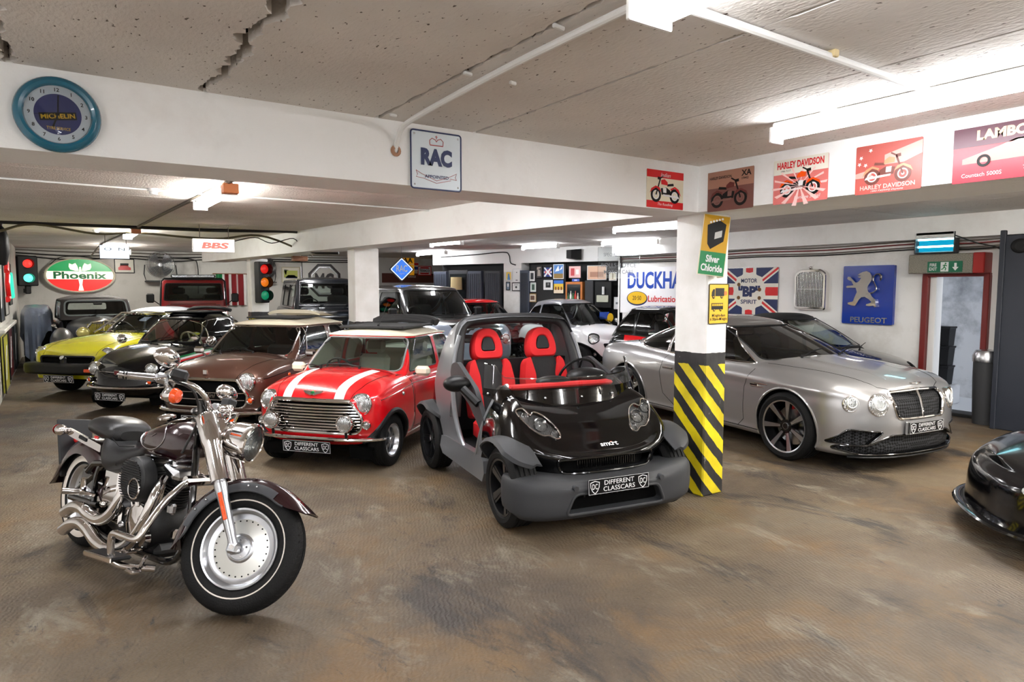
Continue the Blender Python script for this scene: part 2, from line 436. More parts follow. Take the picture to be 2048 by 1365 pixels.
def shell(xf, xr, W_, zb, zs, zc, prof, af=.3, nf=3, ar=.3, nr=3, capp=2.2, nc=10, nv=16, warp=None, ns=44):
    """car lower body: plan outline x side profile, closed over the top to a centre line"""
    Wf, zb, zs, zc = crv(W_), crv(zb), crv(zs), crv(zc)
    P = outl(xf, xr, af, nf, ar, nr, Wf, ns); N = onorm(P)
    v0 = [p[0] for p in prof]; cs = [crv([(p[0], p[k]) for p in prof]) for k in (1, 2, 3)]
    G = []
    for (x, y), (nx, ny) in zip(P, N):
        ny = abs(ny); a = ny*ny; wf = (1-a) if nx > 0 else 0; wr = (1-a) if nx <= 0 else 0
        row = []; b0, s0 = zb(x), zs(x)
        for j in range(nv+1):
            v = j/nv; d = a*cs[0](v)+wf*cs[1](v)+wr*cs[2](v)
            row.append(V3((x-nx*d, max(0, y-ny*d), b0+(s0-b0)*v)))
        q = row[-1]; zz = zc(q.x)
        for k in range(1, nc+1):
            r = 1-k/nc; row.append(V3((q.x, q.y*r, q.z+(zz-q.z)*(1-r**capp))))
        G.append(row)
    return _gridsrf(G, warp)
def _gridsrf(G, warp=None, roofj=None):
    a, b = len(G), len(G[0])
    for row in G:
        for p in row:
            if warp:
                y0 = p.y; q = warp(p); p.x, p.y, p.z = q[0], (q[1] if y0 > 1e-6 else 0), q[2]
    V = [p for row in G for p in row]; F = []; mi = []
    for i in range(a-1):
        for j in range(b-1):
            F.append((i*b+j, (i+1)*b+j, (i+1)*b+j+1, i*b+j+1)[::-1]); mi.append(1 if roofj is not None and j >= roofj else 0)
    s = Srf(V, F, mi)
    # orient outward
    s.mirror(); s.weld(); mid = sum(s.V, V3((0, 0, 0)))/len(s.V); t = sum(s.fnorm(f).dot(s.V[f[0]]-mid) for f in s.F)
    if t < 0: s.F = [f[::-1] for f in s.F]
    return s.normals().freeze()
def ghouse(base, top, zb, zt, crown=.05, bulge=.0, nt=12, nc=10, capp=2.4, warp=None, rx=4, lip=.03):
    """cabin: base/top = (xf, xr, half width curve, af, nf, ar, nr)"""
    A = outl(base[0], base[1], base[3], base[4], base[5], base[6], crv(base[2]), 30, 14); B = outl(top[0], top[1], top[3], top[4], top[5], top[6], crv(top[2]), 30, 14)
    zb, zt = crv(zb), crv(zt); G = []; NB = onorm(B)
    for (xa, ya), (xb, yb), (nx, ny) in zip(A, B, NB):
        row = []; z0, z1 = zb(xa), zt(xb)
        for j in range(nt+1):
            t = j/nt; k = bulge*4*t*(1-t); row.append(V3((xa+(xb-xa)*t+nx*k, max(0, ya+(yb-ya)*t+abs(ny)*k), z0+(z1-z0)*t)))
        # rounded edge, then the roof skin
        e = [V3((xb-nx*lip*s_, max(0, yb-abs(ny)*lip*s_), z1+lip*.55*c_)) for s_, c_ in ((.25, .55), (1, 1))]
        row += e; q = e[-1]; cx = (top[0]+top[1])/2; hx = (top[0]-top[1])/2
        for k in range(1, nc+1):
            r = 1-k/nc; xi = min(1, abs((q.x-cx)/hx)); row.append(V3((q.x, q.y*r, q.z+crown*(1-xi**rx)*(1-r**capp))))
        G.append(row)
    return _gridsrf(G, warp, roofj=nt)
# ---------------- vehicle kit
AY = (0, 1, 0)
def rimspoke(mb, n, r0, r1, w0, w1, h0, h1, th=.02, mi=0, a0=0.0, tw=0):
    for k in range(n):
        a = a0+2*pi*k/n
        P = [(r0, -w0), (r1, -w1), (r1, w1), (r0, w0)]
        def fn(r, t, h, a=a): return (r*cos(a)-t*sin(a), (h0+(h1-h0)*(r-r0)/(r1-r0))+h, r*sin(a)+t*cos(a))
        mb.prism(P, -th, 0, fn, mi)
def make_wheel(Rr, w, rr, style, tyre=None):
    """outer face towards +y, centre at origin: tyre with a rim child"""
    h = w/2; t = MB()
    g = .006; tread = [(Rr, h*.74)]
    for q in (.5, .12, -.26, -.6): tread += [(Rr, h*(q+.06)), (Rr-g, h*(q+.05)), (Rr-g, h*(q-.05)), (Rr, h*(q-.06))]
    t.lathe([(rr-.012, h*.7), (rr, h*.86), (rr+.01, h*.97), ((rr+Rr)/2, h*1.03), (Rr-.03, h*.97), (Rr-.01, h*.86)]+tread+[(Rr, -h*.74), (Rr-.02, -h*.92), ((rr+Rr)/2, -h), (rr, -h*.86), (rr-.012, -h*.7)], d=AY, n=48)
    o = t.build('wheel', tyre or M['rubber']); m = MB()
    if style == 'minilite':
        m.lathe([(rr+.006, h*.84), (rr+.002, h*.9), (rr-.012, h*.86), (rr-.02, h*.5), (rr-.035, h*.3), (rr-.035, -h*.6)], d=AY, n=40)
        rimspoke(m, 8, .045, rr-.02, .017, .024, h*.55, h*.3, .03); m.cyl((0, h*.1, 0), (0, h*.62, 0), .055, .05); m.cyl((0, h*.6, 0), (0, h*.7, 0), .028, .024)
        m.cyl((0, -h*.3, 0), (0, h*.0, 0), rr-.03, n=32, mi=1); mats = [M['alloy'], M['dark']]
    elif style == 'five':
        m.lathe([(rr+.006, h*.84), (rr, h*.92), (rr-.014, h*.86), (rr-.02, h*.2), (rr-.03, -h*.6)], d=AY, n=40)
        rimspoke(m, 5, .03, rr-.012, .026, .042, h*.55, h*.78, .035); rimspoke(m, 5, .03, rr-.02, .008, .02, h*.58, h*.84, .02)
        m.cyl((0, h*.1, 0), (0, h*.62, 0), .05); m.lathe([(.034, h*.6), (.034, h*.68), (.026, h*.68), (.026, h*.64), (0, h*.64)], d=AY, n=24, mi=2)
        m.cyl((0, -h*.3, 0), (0, -h*.1, 0), rr-.03, n=32, mi=1); mats = [mat('black_rim', (20, 20, 22), .3, 0, .4), M['dark'], M['steel']]
    elif style == 'seven':
        m.lathe([(rr+.008, h*.84), (rr+.002, h*.95), (rr-.012, h*.9)], d=AY, n=48, mi=0)
        m.lathe([(rr-.012, h*.9), (rr-.03, h*.3), (rr-.04, -h*.6)], d=AY, n=48, mi=1)
        rimspoke(m, 7, .05, rr-.008, .022, .034, h*.62, h*.86, .03, 1); rimspoke(m, 7, .075, rr-.01, .012, .027, h*.66, h*.9, .012, 0)
        m.cyl((0, h*.1, 0), (0, h*.66, 0), .075, .06, mi=1); m.cyl((0, h*.66, 0), (0, h*.72, 0), .036, mi=0); m.cyl((0, h*.7, 0), (0, h*.735, 0), .03, mi=1)
        m.cyl((0, -h*.2, 0), (0, -h*.05, 0), rr-.07, n=40, mi=2); m.box((-.16, 0, .14), (.07, .06, .1), .02, mi=3)
        mats = [M['alloy'], mat('black_rim_gloss', (12, 12, 13), .2, 0, .5), M['steel'], M['red']]
    elif style == 'loop':
        m.cyl((0, -h*.3, 0), (0, h*.3, 0), rr-.01, n=40, mi=1)
        m.lathe([(rr+.006, h*.84), (rr, h*.92), (rr-.016, h*.86)], d=AY, n=40, mi=1)
        for k in range(6):
            a = 2*pi*k/6; P = []
            for q, s_ in ((.06, 0), (.1, .035), (rr-.03, .05), (rr-.015, 0), (rr-.03, -.05), (.1, -.035)):
                P.append((q*cos(a)-s_*sin(a), h*.75, q*sin(a)+s_*cos(a)))
            m.tube(spline(P, 4, True), .008, 6, True, mi=0)
        m.cyl((0, h*.2, 0), (0, h*.75, 0), .045, mi=0); mats = [M['steel'], M['black']]
    else:
        m.lathe([(rr+.006, h*.84), (rr, h*.9), (rr-.03, h*.55), (rr-.05, h*.5), (.1, h*.62), (.085, h*.85), (0, h*.95)], d=AY, n=36); mats = [M['steel'] if style == 'steel' else M['chrome']]
    m.build('rim', mats, o); return o
def lamp(parent, p, n, r, depth=.05, name='headlamp', bez=None, lens=None, dome=.3, rim=.012):
    x, y, z = frame(n); b = MB(); p = V3(p)
    b.lathe([(r*.8, -depth), (r*1.02, -depth*.6), (r*1.04, 0), (r*1.02, .012), (r-rim*.3, .016), (r-rim, .008), (r-rim, -.01)], p, n, 32)
    o = b.build(name, bez or M['chrome'], parent); l = MB()
    l.lathe([((r-rim)*cos(t), .004+dome*r*sin(t)) for t in [pi/2*i/6 for i in range(7)]], p, n, 32); l.build('lens', lens or M['lens'], o); return o
PLATE = []
def shield(mb, cx, cy, s, h, mi=0):
    out = [(-.5, .42), (0, .56), (.5, .42), (.47, -.05), (.28, -.42), (0, -.68), (-.28, -.42), (-.47, -.05)]
    for a, b in zip(out, out[1:]+out[:1]):
        d = math.hypot(b[0]-a[0], b[1]-a[1]); nx, ny = -(b[1]-a[1])/d*.055, (b[0]-a[0])/d*.055
        P = [(cx+s*q[0], cy+s*q[1]) for q in (a, b, (b[0]*.87, b[1]*.87), (a[0]*.87, a[1]*.87))]; mb.prism(P, 0, h, mi=mi)
def plate(parent, p, n, up=(0, 0, 1), s=1.0):
    if not PLATE:
        b = MB(); b.box((0, 0, .004), (.52, .112, .008), .002)
        o = b.build('number_plate', M['plate']); t = MB()
        for y in (.0525, -.0525): t.box((0, y, .0085), (.512, .0022, .0012))
        for x in (.256, -.256): t.box((x, 0, .0085), (.0022, .105, .0012))
        for x in (-.205, .205): shield(t, x, 0, .078, .0095)
        t.build('plate_border', M['ink'], o)
        text('DIFFERENT\nCLASSCARS', o, M['ink'], Matrix.Translation((0, 0, .0082)), .27, .078, 'plate_lettering', .006, .0012)
        for x in (-.205, .205): text('DC', o, M['ink'], Matrix.Translation((x, .002, .0082)), .044, .04, 'plate_emblem', .01, .0012)
        PLATE.append(o); r = o; r.parent = parent
    else: r = dup(PLATE[0], parent)
    r.matrix_local = face_mat(p, n, up) @ Matrix.Diagonal((s, s, s, 1)); return r
class Car:
    def __init__(s, name, label, x, y, head, cat='car', group=None, sc=1.0):
        s.root = thing(name, label, cat, (x, y, 0), R(head), group); s.root.scale = (sc, sc, sc)
    def arches(s, axles, zc, r, lip=None, lipr=.02, well=M['dark'], flare=None, wy=.35):
        b = s.b
        for ax in axles:
            P = circ(ax, zc, r, 40, -pi*.2, pi*1.2); P = [(ax+r*cos(pi*1.2), -.5)]+[(ax+r*cos(-pi*.2), -.5)]+P
            for sg in (1, -1): b.knife(P, 'y', sg, 'cut', thr=.02)
            s.wells.append((ax, zc, r))
        for ax, zc_, r_ in s.wells:
            for sg in (1, -1):
                w = MB(); C = circ(ax, zc_, r_+.005, 24, -pi*.15, pi*1.15)
                yo = [max(.3, p[0].y*sg) if p else .6 for p in [next(iter(b.proj([c], 'y', sg)), None) for c in C]]
                yo = [min(y, s.wmax) for y in yo]
                w.grid([[(c[0], sg*(y-.004), c[1]), (c[0], sg*wy, c[1])] for c, y in zip(C, yo)])
                w.grid([[(c[0], sg*wy, c[1]), (ax+(c[0]-ax)*.02, sg*wy, zc_+(c[1]-zc_)*.02)] for c in C]); w.build('wheel_well', well, s.root)
        if lip:
            for ax, zc_, r_ in s.wells:
                for sg in (1, -1):
                    L = [p for p, n in b.proj(circ(ax, zc_, r_+lipr*.3, 30, -pi*.13, pi*1.13), 'y', sg, -lipr*.3)]
                    if len(L) > 3: l = MB(); l.tube(L, lipr, 8); l.build('wheel_arch_trim', lip, s.root)
    def body(s, *a, **k):
        s.b = shell(*a, **k); s.wells = []; s.wmax = max(p.y for p in s.b.V); return s.b
    def cabin(s, *a, **k): s.g = ghouse(*a, **k); s.gbase = a[0]; s.ghtop = a[1]; return s.g
    def hollow(s, inset=.05, zmin=.5, pad=0):
        """open the body skin under the cabin"""
        xf, xr, Wc, af, nf, ar, nr = s.gbase; wf = crv(Wc)
        O = [(x, y) for x, y in outl(xf-inset, xr+inset, af, nf, ar, nr, lambda x: wf(x)-inset, 12, 8)]; P = O+[(x, -y) for x, y in O[::-1][1:-1]]
        s.b.knife(P, 'z', 1, 'cut', cond=lambda c: c.z > zmin, d=.1)
    def win(s, poly, ax, sg, name, glass=None, trim=None, tr=.008, rad=.05, srf=None, d=.05):
        g = srf or s.g; P = rpoly(poly, rad); cut = g.knife(P, ax, sg, 'cut', d=d)
        if not cut.F: return None
        o = cut.push(-.004).obj(name, glass or M['glass'], s.root)
        if trim:
            L = g.loop(P, ax, sg, 0.0, d); t = MB(); t.tube(L, tr, 6, True); t.build('window_trim', trim, o)
        return o
    def wins(s, poly, name, **k):
        for sg in (1, -1): s.win(poly, 'y', sg, name, **k)
    def line(s, pts, ax, sg, name, m, r=.003, srf=None, off=0.0, n=6, dens_=.04, closed=False):
        P = []
        for a, b in zip(pts, pts[1:]+(pts[:1] if closed else [])):
            k = max(1, int(math.dist(a, b)/dens_)); P += [(a[0]+(b[0]-a[0])*j/k, a[1]+(b[1]-a[1])*j/k) for j in range(k)]
        if not closed: P.append(pts[-1])
        L = [p for p, q in (srf or s.b).proj(P, ax, sg, off)]
        if len(L) < 2: return
        t = MB(); t.tube(L, r, n, closed); return t.build(name, m, s.root)
    def wheels(s, proto, axles, y, z, names=None):
        first = True
        for ax in axles:
            for sg in (1, -1):
                o = proto if first else dup(proto); first = False
                o.parent = s.root; o.location = (ax, sg*y, z); o.rotation_euler = (0, random.uniform(0, 1), 0 if sg > 0 else pi)
    def under(s, x0, x1, w, z, m=None):
        b = MB(); b.box(((x0+x1)/2, 0, z), (x1-x0, 2*w, .04), .01); return b.build('floor_pan', m or M['dark'], s.root)
    def seat(s, x, y, z, m, h=.5, w=.42, rest=True, tilt=.2, head_m=None, hr=None, m2=None):
        b = MB(); b.box((x+.02, y, z), (.48, w, .14), .05); o = b.build('seat', m, s.root)
        q = MB(); rot = Matrix.Rotation(-tilt, 3, 'Y'); c = V3((x-.24, y, z+.05))
        q.box(c+rot @ V3((0, 0, h/2)), (.11, w*.95, h), .05, rot)
        q.build('seat_back', m, o)
        if rest:
            k = MB(); k.box(c+rot @ V3((0, 0, h+.1)), (.09, w*.6, .17), .04, rot); k.build('headrest', head_m or m, o)
        return o
    def steering(s, x, y, z, m=None, r=.19, tilt=1.15, spokes=3):
        d = V3((-sin(tilt), 0, cos(tilt))); d = V3((-cos(pi/2-tilt), 0, sin(pi/2-tilt))); u, v, w = frame(d); c = V3((x, y, z)); b = MB()
        b.tube([c+u*r*cos(t)+v*r*sin(t) for t in [2*pi*i/28 for i in range(28)]], .012, 8, True)
        for k in range(spokes):
            a = pi/2+2*pi*k/spokes; b.tube([c, c+u*r*cos(a)+v*r*sin(a)], [.014, .01], 6)
        b.cyl(c-w*.02, c+w*.015, .05); b.tube([c, c-w*.35], .02, 8); return b.build('steering_wheel', m or M['black'], s.root)
    def dash(s, x, w, z, m=None, d=.3, h=.18):
        b = MB(); b.box((x, 0, z-h/2), (d, 2*w, h), .06); return b.build('dashboard', m or M['black'], s.root)
    def bumper(s, x, z, m, r=.035, out=.05, a=.75, rear=False, flat=.55, name='bumper', yw=None):
        """bar that follows the nose in plan"""
        ys = [i/20*a*s.wmax*(1 if True else 1) for i in range(-20, 21)]; P = [p for p, n in s.b.proj([(y, z) for y in ys], 'x', -1 if rear else 1, out)]
        b = MB(); b.tube([V3((p.x, p.y, z)) for p in P], r, 10, flat=flat); return b.build(name, m, s.root)
    def wiper(s, a, b_, h=.012):
        m = MB(); a = V3(a); b_ = V3(b_); m.tube([a, (a+b_)/2+V3((.02, 0, .02)), b_], .006, 6); m.tube([a, b_*.35+a*.65], .011, 6); m.cyl(a-V3((0, 0, .03)), a+V3((0, 0, .015)), .014, n=10); return m.build('wiper', M['black'], s.root)
    def mirror(s, p, sg, m, size=(.07, .16, .11), arm=None):
        b = MB(); p = V3(p); b.box(p, size, .03); o = b.build('door_mirror', m, s.root)
        if arm: a = MB(); a.tube([V3(arm), p], .012, 8); a.build('mirror_arm', M['chrome'] if m is M['chrome'] else M['black'], o)
        return o
    def done(s, bm, gm=None, rm=None, names=('body', 'cabin')):
        s.b.obj(names[0], bm if isinstance(bm, list) else [bm], s.root)
        if getattr(s, 'g', None): s.g.obj(names[1], [gm or bm, rm or gm or bm], s.root)
# ---------------- the room
def nodes(name):
    m, nt, b = newmat(name); N = nt.nodes; L = nt.links
    def nd(t, **kw):
        n = N.new('ShaderNode'+t)
        for k, v in kw.items():
            if k in n.inputs: n.inputs[k].default_value = v
            else: setattr(n, k, v)
        return n
    return m, nt, b, nd, L.new
def ramp(nd, lk, src, stops):
    r = nd('ValToRGB'); e = r.color_ramp.elements
    while len(e) < len(stops): e.new(.5)
    for q, (p, c) in zip(e, stops): q.position = p; q.color = c if len(c) == 4 else (*c, 1)
    lk(src, r.inputs['Fac']); return r
def mixc(nd, lk, f, a, b_, mode='MIX'):
    x = nd('Mix', data_type='RGBA', blend_type=mode)
    for k, v in (('Factor', f), ('A', a), ('B', b_)):
        if hasattr(v, 'links'): lk(v, x.inputs[k])
        else: x.inputs[k].default_value = v
    return x.outputs['Result']
def floor_mat():
    m, nt, b, nd, lk = nodes('stained_concrete'); tc = nd('TexCoord'); o = tc.outputs['Object']
    def noise(s, d=5, r=.6, sc=(1, 1, 1), rot=0, dist=0):
        mp = nd('Mapping'); mp.inputs['Scale'].default_value = sc; mp.inputs['Rotation'].default_value = (0, 0, rot); lk(o, mp.inputs['Vector'])
        n = nd('TexNoise', Scale=s, Detail=d, Roughness=r, Distortion=dist); lk(mp.outputs[0], n.inputs['Vector']); return n.outputs['Fac']
    base = ramp(nd, lk, noise(.5, 9, .66, dist=.4), [(.34, srgb(58, 48, 37)), (.48, srgb(80, 67, 50)), (.58, srgb(91, 78, 59)), (.68, srgb(84, 78, 68))])
    c = mixc(nd, lk, ramp(nd, lk, noise(1.1, 8, .7, dist=.8), [(.5, (0, 0, 0)), (.66, (.8, .8, .8))]).outputs[0], base.outputs[0], srgb(98, 74, 42))
    c = mixc(nd, lk, ramp(nd, lk, noise(2.6, 10, .75, (1, .5, 1), .9, .5), [(.54, (0, 0, 0)), (.68, (.85, .85, .85))]).outputs[0], c, srgb(119, 112, 98))
    c = mixc(nd, lk, ramp(nd, lk, noise(1.5, 10, .75, (1, .45, 1), .5, .8), [(.54, (0, 0, 0)), (.62, (.9, .9, .9))]).outputs[0], c, srgb(38, 32, 27))
    c = mixc(nd, lk, ramp(nd, lk, noise(3.8, 10, .78, (1.6, .6, 1), 1.0, .6), [(.60, (0, 0, 0)), (.66, (1, 1, 1))]).outputs[0], c, srgb(23, 21, 19))
    c = mixc(nd, lk, ramp(nd, lk, noise(9, 8, .8, (1, .3, 1), .42), [(.58, (0, 0, 0)), (.70, (.7, .7, .7))]).outputs[0], c, srgb(45, 39, 31))
    sp = ramp(nd, lk, noise(55, 3, .8), [(.68, (0, 0, 0)), (.75, (1, 1, 1))]); c = mixc(nd, lk, sp.outputs[0], c, srgb(123, 113, 98))
    lk(c, b.inputs['Base Color'])
    rg = ramp(nd, lk, noise(1.7, 6), [(.3, (.46, .46, .46)), (.7, (.75, .75, .75))]); lk(rg.outputs[0], b.inputs['Roughness'])
    # tamped ridges
    mp = nd('Mapping'); mp.inputs['Rotation'].default_value = (0, 0, R(24)); lk(o, mp.inputs['Vector'])
    w = nd('TexWave', bands_direction='X', Scale=11, Distortion=7, Detail=4); w.inputs['Detail Scale'].default_value = 1.5; lk(mp.outputs[0], w.inputs['Vector'])
    n1 = noise(.8, 4); k = nd('Math', operation='MULTIPLY'); lk(w.outputs['Fac'], k.inputs[0]); lk(n1, k.inputs[1])
    n2 = noise(30, 6, .7); a = nd('Math', operation='ADD'); lk(k.outputs[0], a.inputs[0]); lk(n2, a.inputs[1])
    bp = nd('Bump', Strength=.3, Distance=.02); lk(a.outputs[0], bp.inputs['Height']); lk(bp.outputs[0], b.inputs['Normal']); return m
def ceil_mat():
    m, nt, b, nd, lk = nodes('pitted_ceiling'); tc = nd('TexCoord'); o = tc.outputs['Object']
    n = nd('TexNoise', Scale=1.5, Detail=6); lk(o, n.inputs['Vector'])
    base = ramp(nd, lk, n.outputs['Fac'], [(.3, srgb(206, 200, 194)), (.7, srgb(224, 219, 213))])
    v = nd('TexNoise', Scale=55, Detail=2, Roughness=.5); mp = nd('Mapping'); mp.inputs['Scale'].default_value = (1, .45, 1); lk(o, mp.inputs['Vector']); lk(mp.outputs[0], v.inputs['Vector'])
    g = nd('TexNoise', Scale=2.3, Detail=3); lk(o, g.inputs['Vector']); q = nd('Math', operation='MULTIPLY_ADD'); lk(g.outputs['Fac'], q.inputs[0]); q.inputs[1].default_value = .16; lk(v.outputs['Fac'], q.inputs[2])
    pit = ramp(nd, lk, q.outputs[0], [(.765, (0, 0, 0)), (.80, (1, 1, 1))])
    lk(mixc(nd, lk, pit.outputs[0], base.outputs[0], srgb(96, 86, 76)), b.inputs['Base Color']); b.inputs['Roughness'].default_value = .85
    bp = nd('Bump', Strength=.5, Distance=.01, invert=True); lk(q.outputs[0], bp.inputs['Height']); lk(bp.outputs[0], b.inputs['Normal']); return m
def wall_mat(name, a, c, grime=.5):
    m, nt, b, nd, lk = nodes(name); tc = nd('TexCoord'); o = tc.outputs['Object']
    n = nd('TexNoise', Scale=1.1, Detail=7, Roughness=.65); lk(o, n.inputs['Vector']); n2 = nd('TexNoise', Scale=40, Detail=4); lk(o, n2.inputs['Vector'])
    lk(ramp(nd, lk, n.outputs['Fac'], [(.32, srgb(*c)), (.5, srgb(*a))]).outputs[0], b.inputs['Base Color']); b.inputs['Roughness'].default_value = .6
    bp = nd('Bump', Strength=.25, Distance=.008); lk(n2.outputs['Fac'], bp.inputs['Height']); lk(bp.outputs[0], b.inputs['Normal']); return m
def pillar_mat():
    m, nt, b, nd, lk = nodes('hazard_pillar'); tc = nd('TexCoord'); o = tc.outputs['Object']; s = nd('SeparateXYZ')
    nz = nd('TexNoise', Scale=9, Detail=4); lk(o, nz.inputs['Vector'])
    lk(o, s.inputs[0]); f = lambda op, x, y: (lambda n: [lk(v, n.inputs[i]) if hasattr(v, 'links') else setattr(n.inputs[i], 'default_value', v) for i, v in enumerate((x, y))] and n.outputs[0])(nd('Math', operation=op))
    w = f('MULTIPLY', f('SUBTRACT', nz.outputs['Fac'], .5), .03); u = f('ADD', f('ADD', f('SUBTRACT', s.outputs['X'], s.outputs['Y']), s.outputs['Z']), w)
    fr = f('FRACT', f('DIVIDE', u, .232), 0); yel = f('LESS_THAN', fr, .5); band = f('LESS_THAN', f('ADD', s.outputs['Z'], w), 1.135); yel = f('MULTIPLY', yel, band); low = f('LESS_THAN', f('ADD', s.outputs['Z'], w), 1.238)
    n = nd('TexNoise', Scale=14, Detail=8, Roughness=.75); mp = nd('Mapping'); mp.inputs['Scale'].default_value = (1.6, 1.6, .5); lk(o, mp.inputs['Vector']); lk(mp.outputs[0], n.inputs['Vector'])
    chip = ramp(nd, lk, n.outputs['Fac'], [(.655, (0, 0, 0)), (.68, (1, 1, 1))]).outputs[0]; g2 = nd('TexNoise', Scale=3, Detail=6); lk(o, g2.inputs['Vector'])
    ye = ramp(nd, lk, g2.outputs['Fac'], [(.3, srgb(170, 152, 12)), (.6, srgb(226, 206, 22))]).outputs[0]; bl = ramp(nd, lk, g2.outputs['Fac'], [(.4, srgb(22, 22, 24)), (.72, srgb(58, 56, 54))]).outputs[0]
    wht = ramp(nd, lk, g2.outputs['Fac'], [(.3, srgb(222, 220, 214)), (.6, srgb(238, 237, 234))]).outputs[0]
    c = mixc(nd, lk, yel, bl, ye); c = mixc(nd, lk, f('MULTIPLY', chip, f('SUBTRACT', 1.0, f('MULTIPLY', yel, .6))), c, srgb(176, 172, 164)); c = mixc(nd, lk, low, wht, c)
    lk(c, b.inputs['Base Color']); b.inputs['Roughness'].default_value = .5; bp = nd('Bump', Strength=.3, Distance=.01); lk(n.outputs['Fac'], bp.inputs['Height']); lk(bp.outputs[0], b.inputs['Normal']); return m
FM, CM, WM, PM = floor_mat(), ceil_mat(), wall_mat('white_painted_wall', (234, 233, 230), (214, 211, 205)), pillar_mat()
WG = wall_mat('grey_painted_wall', (204, 202, 196), (178, 175, 168)); BMW = wall_mat('beam_paint', (238, 238, 236), (226, 224, 221)); VOID = M['dark']
ZC, ZB = 2.78, 2.41
b = MB(); b.add([(-3.2, -7, 0), (10.5, -7, 0), (10.5, 21.4, 0), (-3.2, 21.4, 0)], [(0, 1, 2, 3)]); b.add([(10.5, 10, 0), (14, 10, 0), (14, 21.4, 0), (10.5, 21.4, 0)], [(0, 1, 2, 3)]); struct(b.build('floor', FM))
# ceiling planks with open joints
def ceiling():
    b = MB(); random.seed(11); J = [(-3.2, 0), (-2.4, .02), (-1.6, .02), (-.85, .02), (-.135, .12), (.69, .125), (1.60, .030), (2.26, .024), (3.10, .020), (3.92, .014), (4.7, .012), (5.5, .01), (6.3, .01), (7.1, .01), (7.9, .01), (8.7, .01), (9.5, .01), (10.6, 0)]
    edges = []
    for x, w in J:
        L_, R_ = [], []; y = -7.0; a = c = m = 0
        while y < 3.9:
            if w > .05 and y > -1:
                m = m*.9+random.uniform(-.012, .012); g = .35+.65*min(1, max(0, (3.9-y)/2.2)); a = max(.2, min(1, a*.4+.35+random.uniform(-.35, .4))); c = max(.2, min(1, c*.4+.35+random.uniform(-.35, .4)))
                L_.append((x+m-w*a*.6*g, y)); R_.append((x+m+w*c*.6*g, y)); y += random.uniform(.008, .035)
            else:
                k = random.choice((.15, .5, .8, 1.0, 1.2)) if w else 0; L_.append((x-w*k*.5, y)); R_.append((x+w*k*.5, y)); y += random.uniform(.02, .08) if y > 0 else .3
        L_.append((x, 3.9)); R_.append((x, 3.9)); edges.append((L_, R_))
    for i in range(len(J)-1): b.prism(edges[i][1]+edges[i+1][0][::-1], ZC, ZC+.10)
    ys = [3.9+.74*i for i in range(24)]+[21.4]
    for y0, y1 in zip(ys, ys[1:]):
        xs = [-3.2+.3*i for i in range(46)]; q = lambda y: [(x, y+random.choice((0, .002, .004, .006))) for x in xs]
        b.prism(q(y0)+[(x, y-.009) for x, y in q(y1)][::-1] if y1 < 21.3 else q(y0)+[(x, y1) for x in xs[::-1]], ZC, ZC+.08)
    struct(b.build('ceiling', CM)); b = MB(); b.box((12.2, 7.2, ZC+.05), (3.6, 28.6, .1)); struct(b.build('ceiling_nook', CM)); v = MB(); v.box((5.4, 7.2, ZC+.16), (17.4, 28.6, .04)); struct(v.build('ceiling_void', VOID))
ceiling()
def wall(name, x0, x1, y0, y1, z0=0, z1=2.9, m=WM):
    b = MB(); b.box(((x0+x1)/2, (y0+y1)/2, (z0+z1)/2), (x1-x0, y1-y0, z1-z0)); return struct(b.build(name, m))
wall('wall_left', -.95, -.75, 12.4, 21.4, m=WG); wall('wall_left_near', -3.3, -3.1, -7, 12.4); wall('wall_left_return', -3.3, -.75, 12.3, 12.5); wall('wall_back', -.95, 14, 21.2, 21.4, m=WG); wall('wall_near', -3.3, 10.5, -7.2, -7)
b = MB()
for y0, y1, z0, z1 in ((-7, 3.83, 0, 2.9), (4.66, 11.0, 0, 2.9), (3.83, 4.66, 1.96, 2.9)): b.box((10.5, (y0+y1)/2, (z0+z1)/2), (.2, y1-y0, z1-z0))
struct(b.build('wall_right', WM)); wall('wall_nook', 13.8, 14, 9.8, 21.4); wall('wall_nook_side', 10.4, 14, 10.9, 11.05)
# beams
for nm, P, z0 in (('beam_front', [(-3.2, 3.74), (5.15, 3.74), (5.15, 4.17), (-3.2, 4.17)], ZB), ('beam_side', [(4.40, -7), (5.15, -7), (5.15, 3.74), (4.40, 3.74)], ZB), ('beam_spine', [(4.33, 4.17), (4.80, 4.17), (3.60, 18.0), (3.05, 18.0)], ZB), ('beam_wall', [(10.16, -7), (10.4, -7), (10.4, 11), (10.16, 11)], 2.47)):
    b = MB(); b.prism(P, z0, ZC+.02); struct(b.build(nm, BMW))
for x, y, w, d in ((4.51, 3.72, .27, .35), (3.98, 10.3, .42, .30), (3.62, 15.6, .38, .34)):
    b = MB(); b.box((x+w/2, y+d/2, 1.21), (w, d, 2.42), .012); struct(b.build('pillar', PM))
# wall of cabinets at the back right, in its own frame (s along it, d out of it)
CA, CE, CN = V3((11.3, 10.9, 0)), V3((-.374, .928, 0)).normalized(), V3((-.928, -.374, 0)).normalized()
def cs(s, d, z): return CA+CE*s+CN*d+V3((0, 0, z))
def cbox(b, s0, s1, z0, z1, d0, d1, mi=0): b.prism([(s0, z0), (s1, z0), (s1, z1), (s0, z1)], d0, d1, lambda a, z, h: cs(a, h, z), mi)
b = MB(); cbox(b, -.4, 6.5, 0, 2.9, -.5, -.40); struct(b.build('wall_back_right', mat('dark_partition', (30, 31, 35), .6)))
b = MB(); cbox(b, -.4, 6.5, ZB, 2.79, -.38, .02); struct(b.build('beam_back', BMW)); b = MB(); cbox(b, 3.55, 4.10, 0, ZB, -.38, .0); struct(b.build('pillar_back', WM))
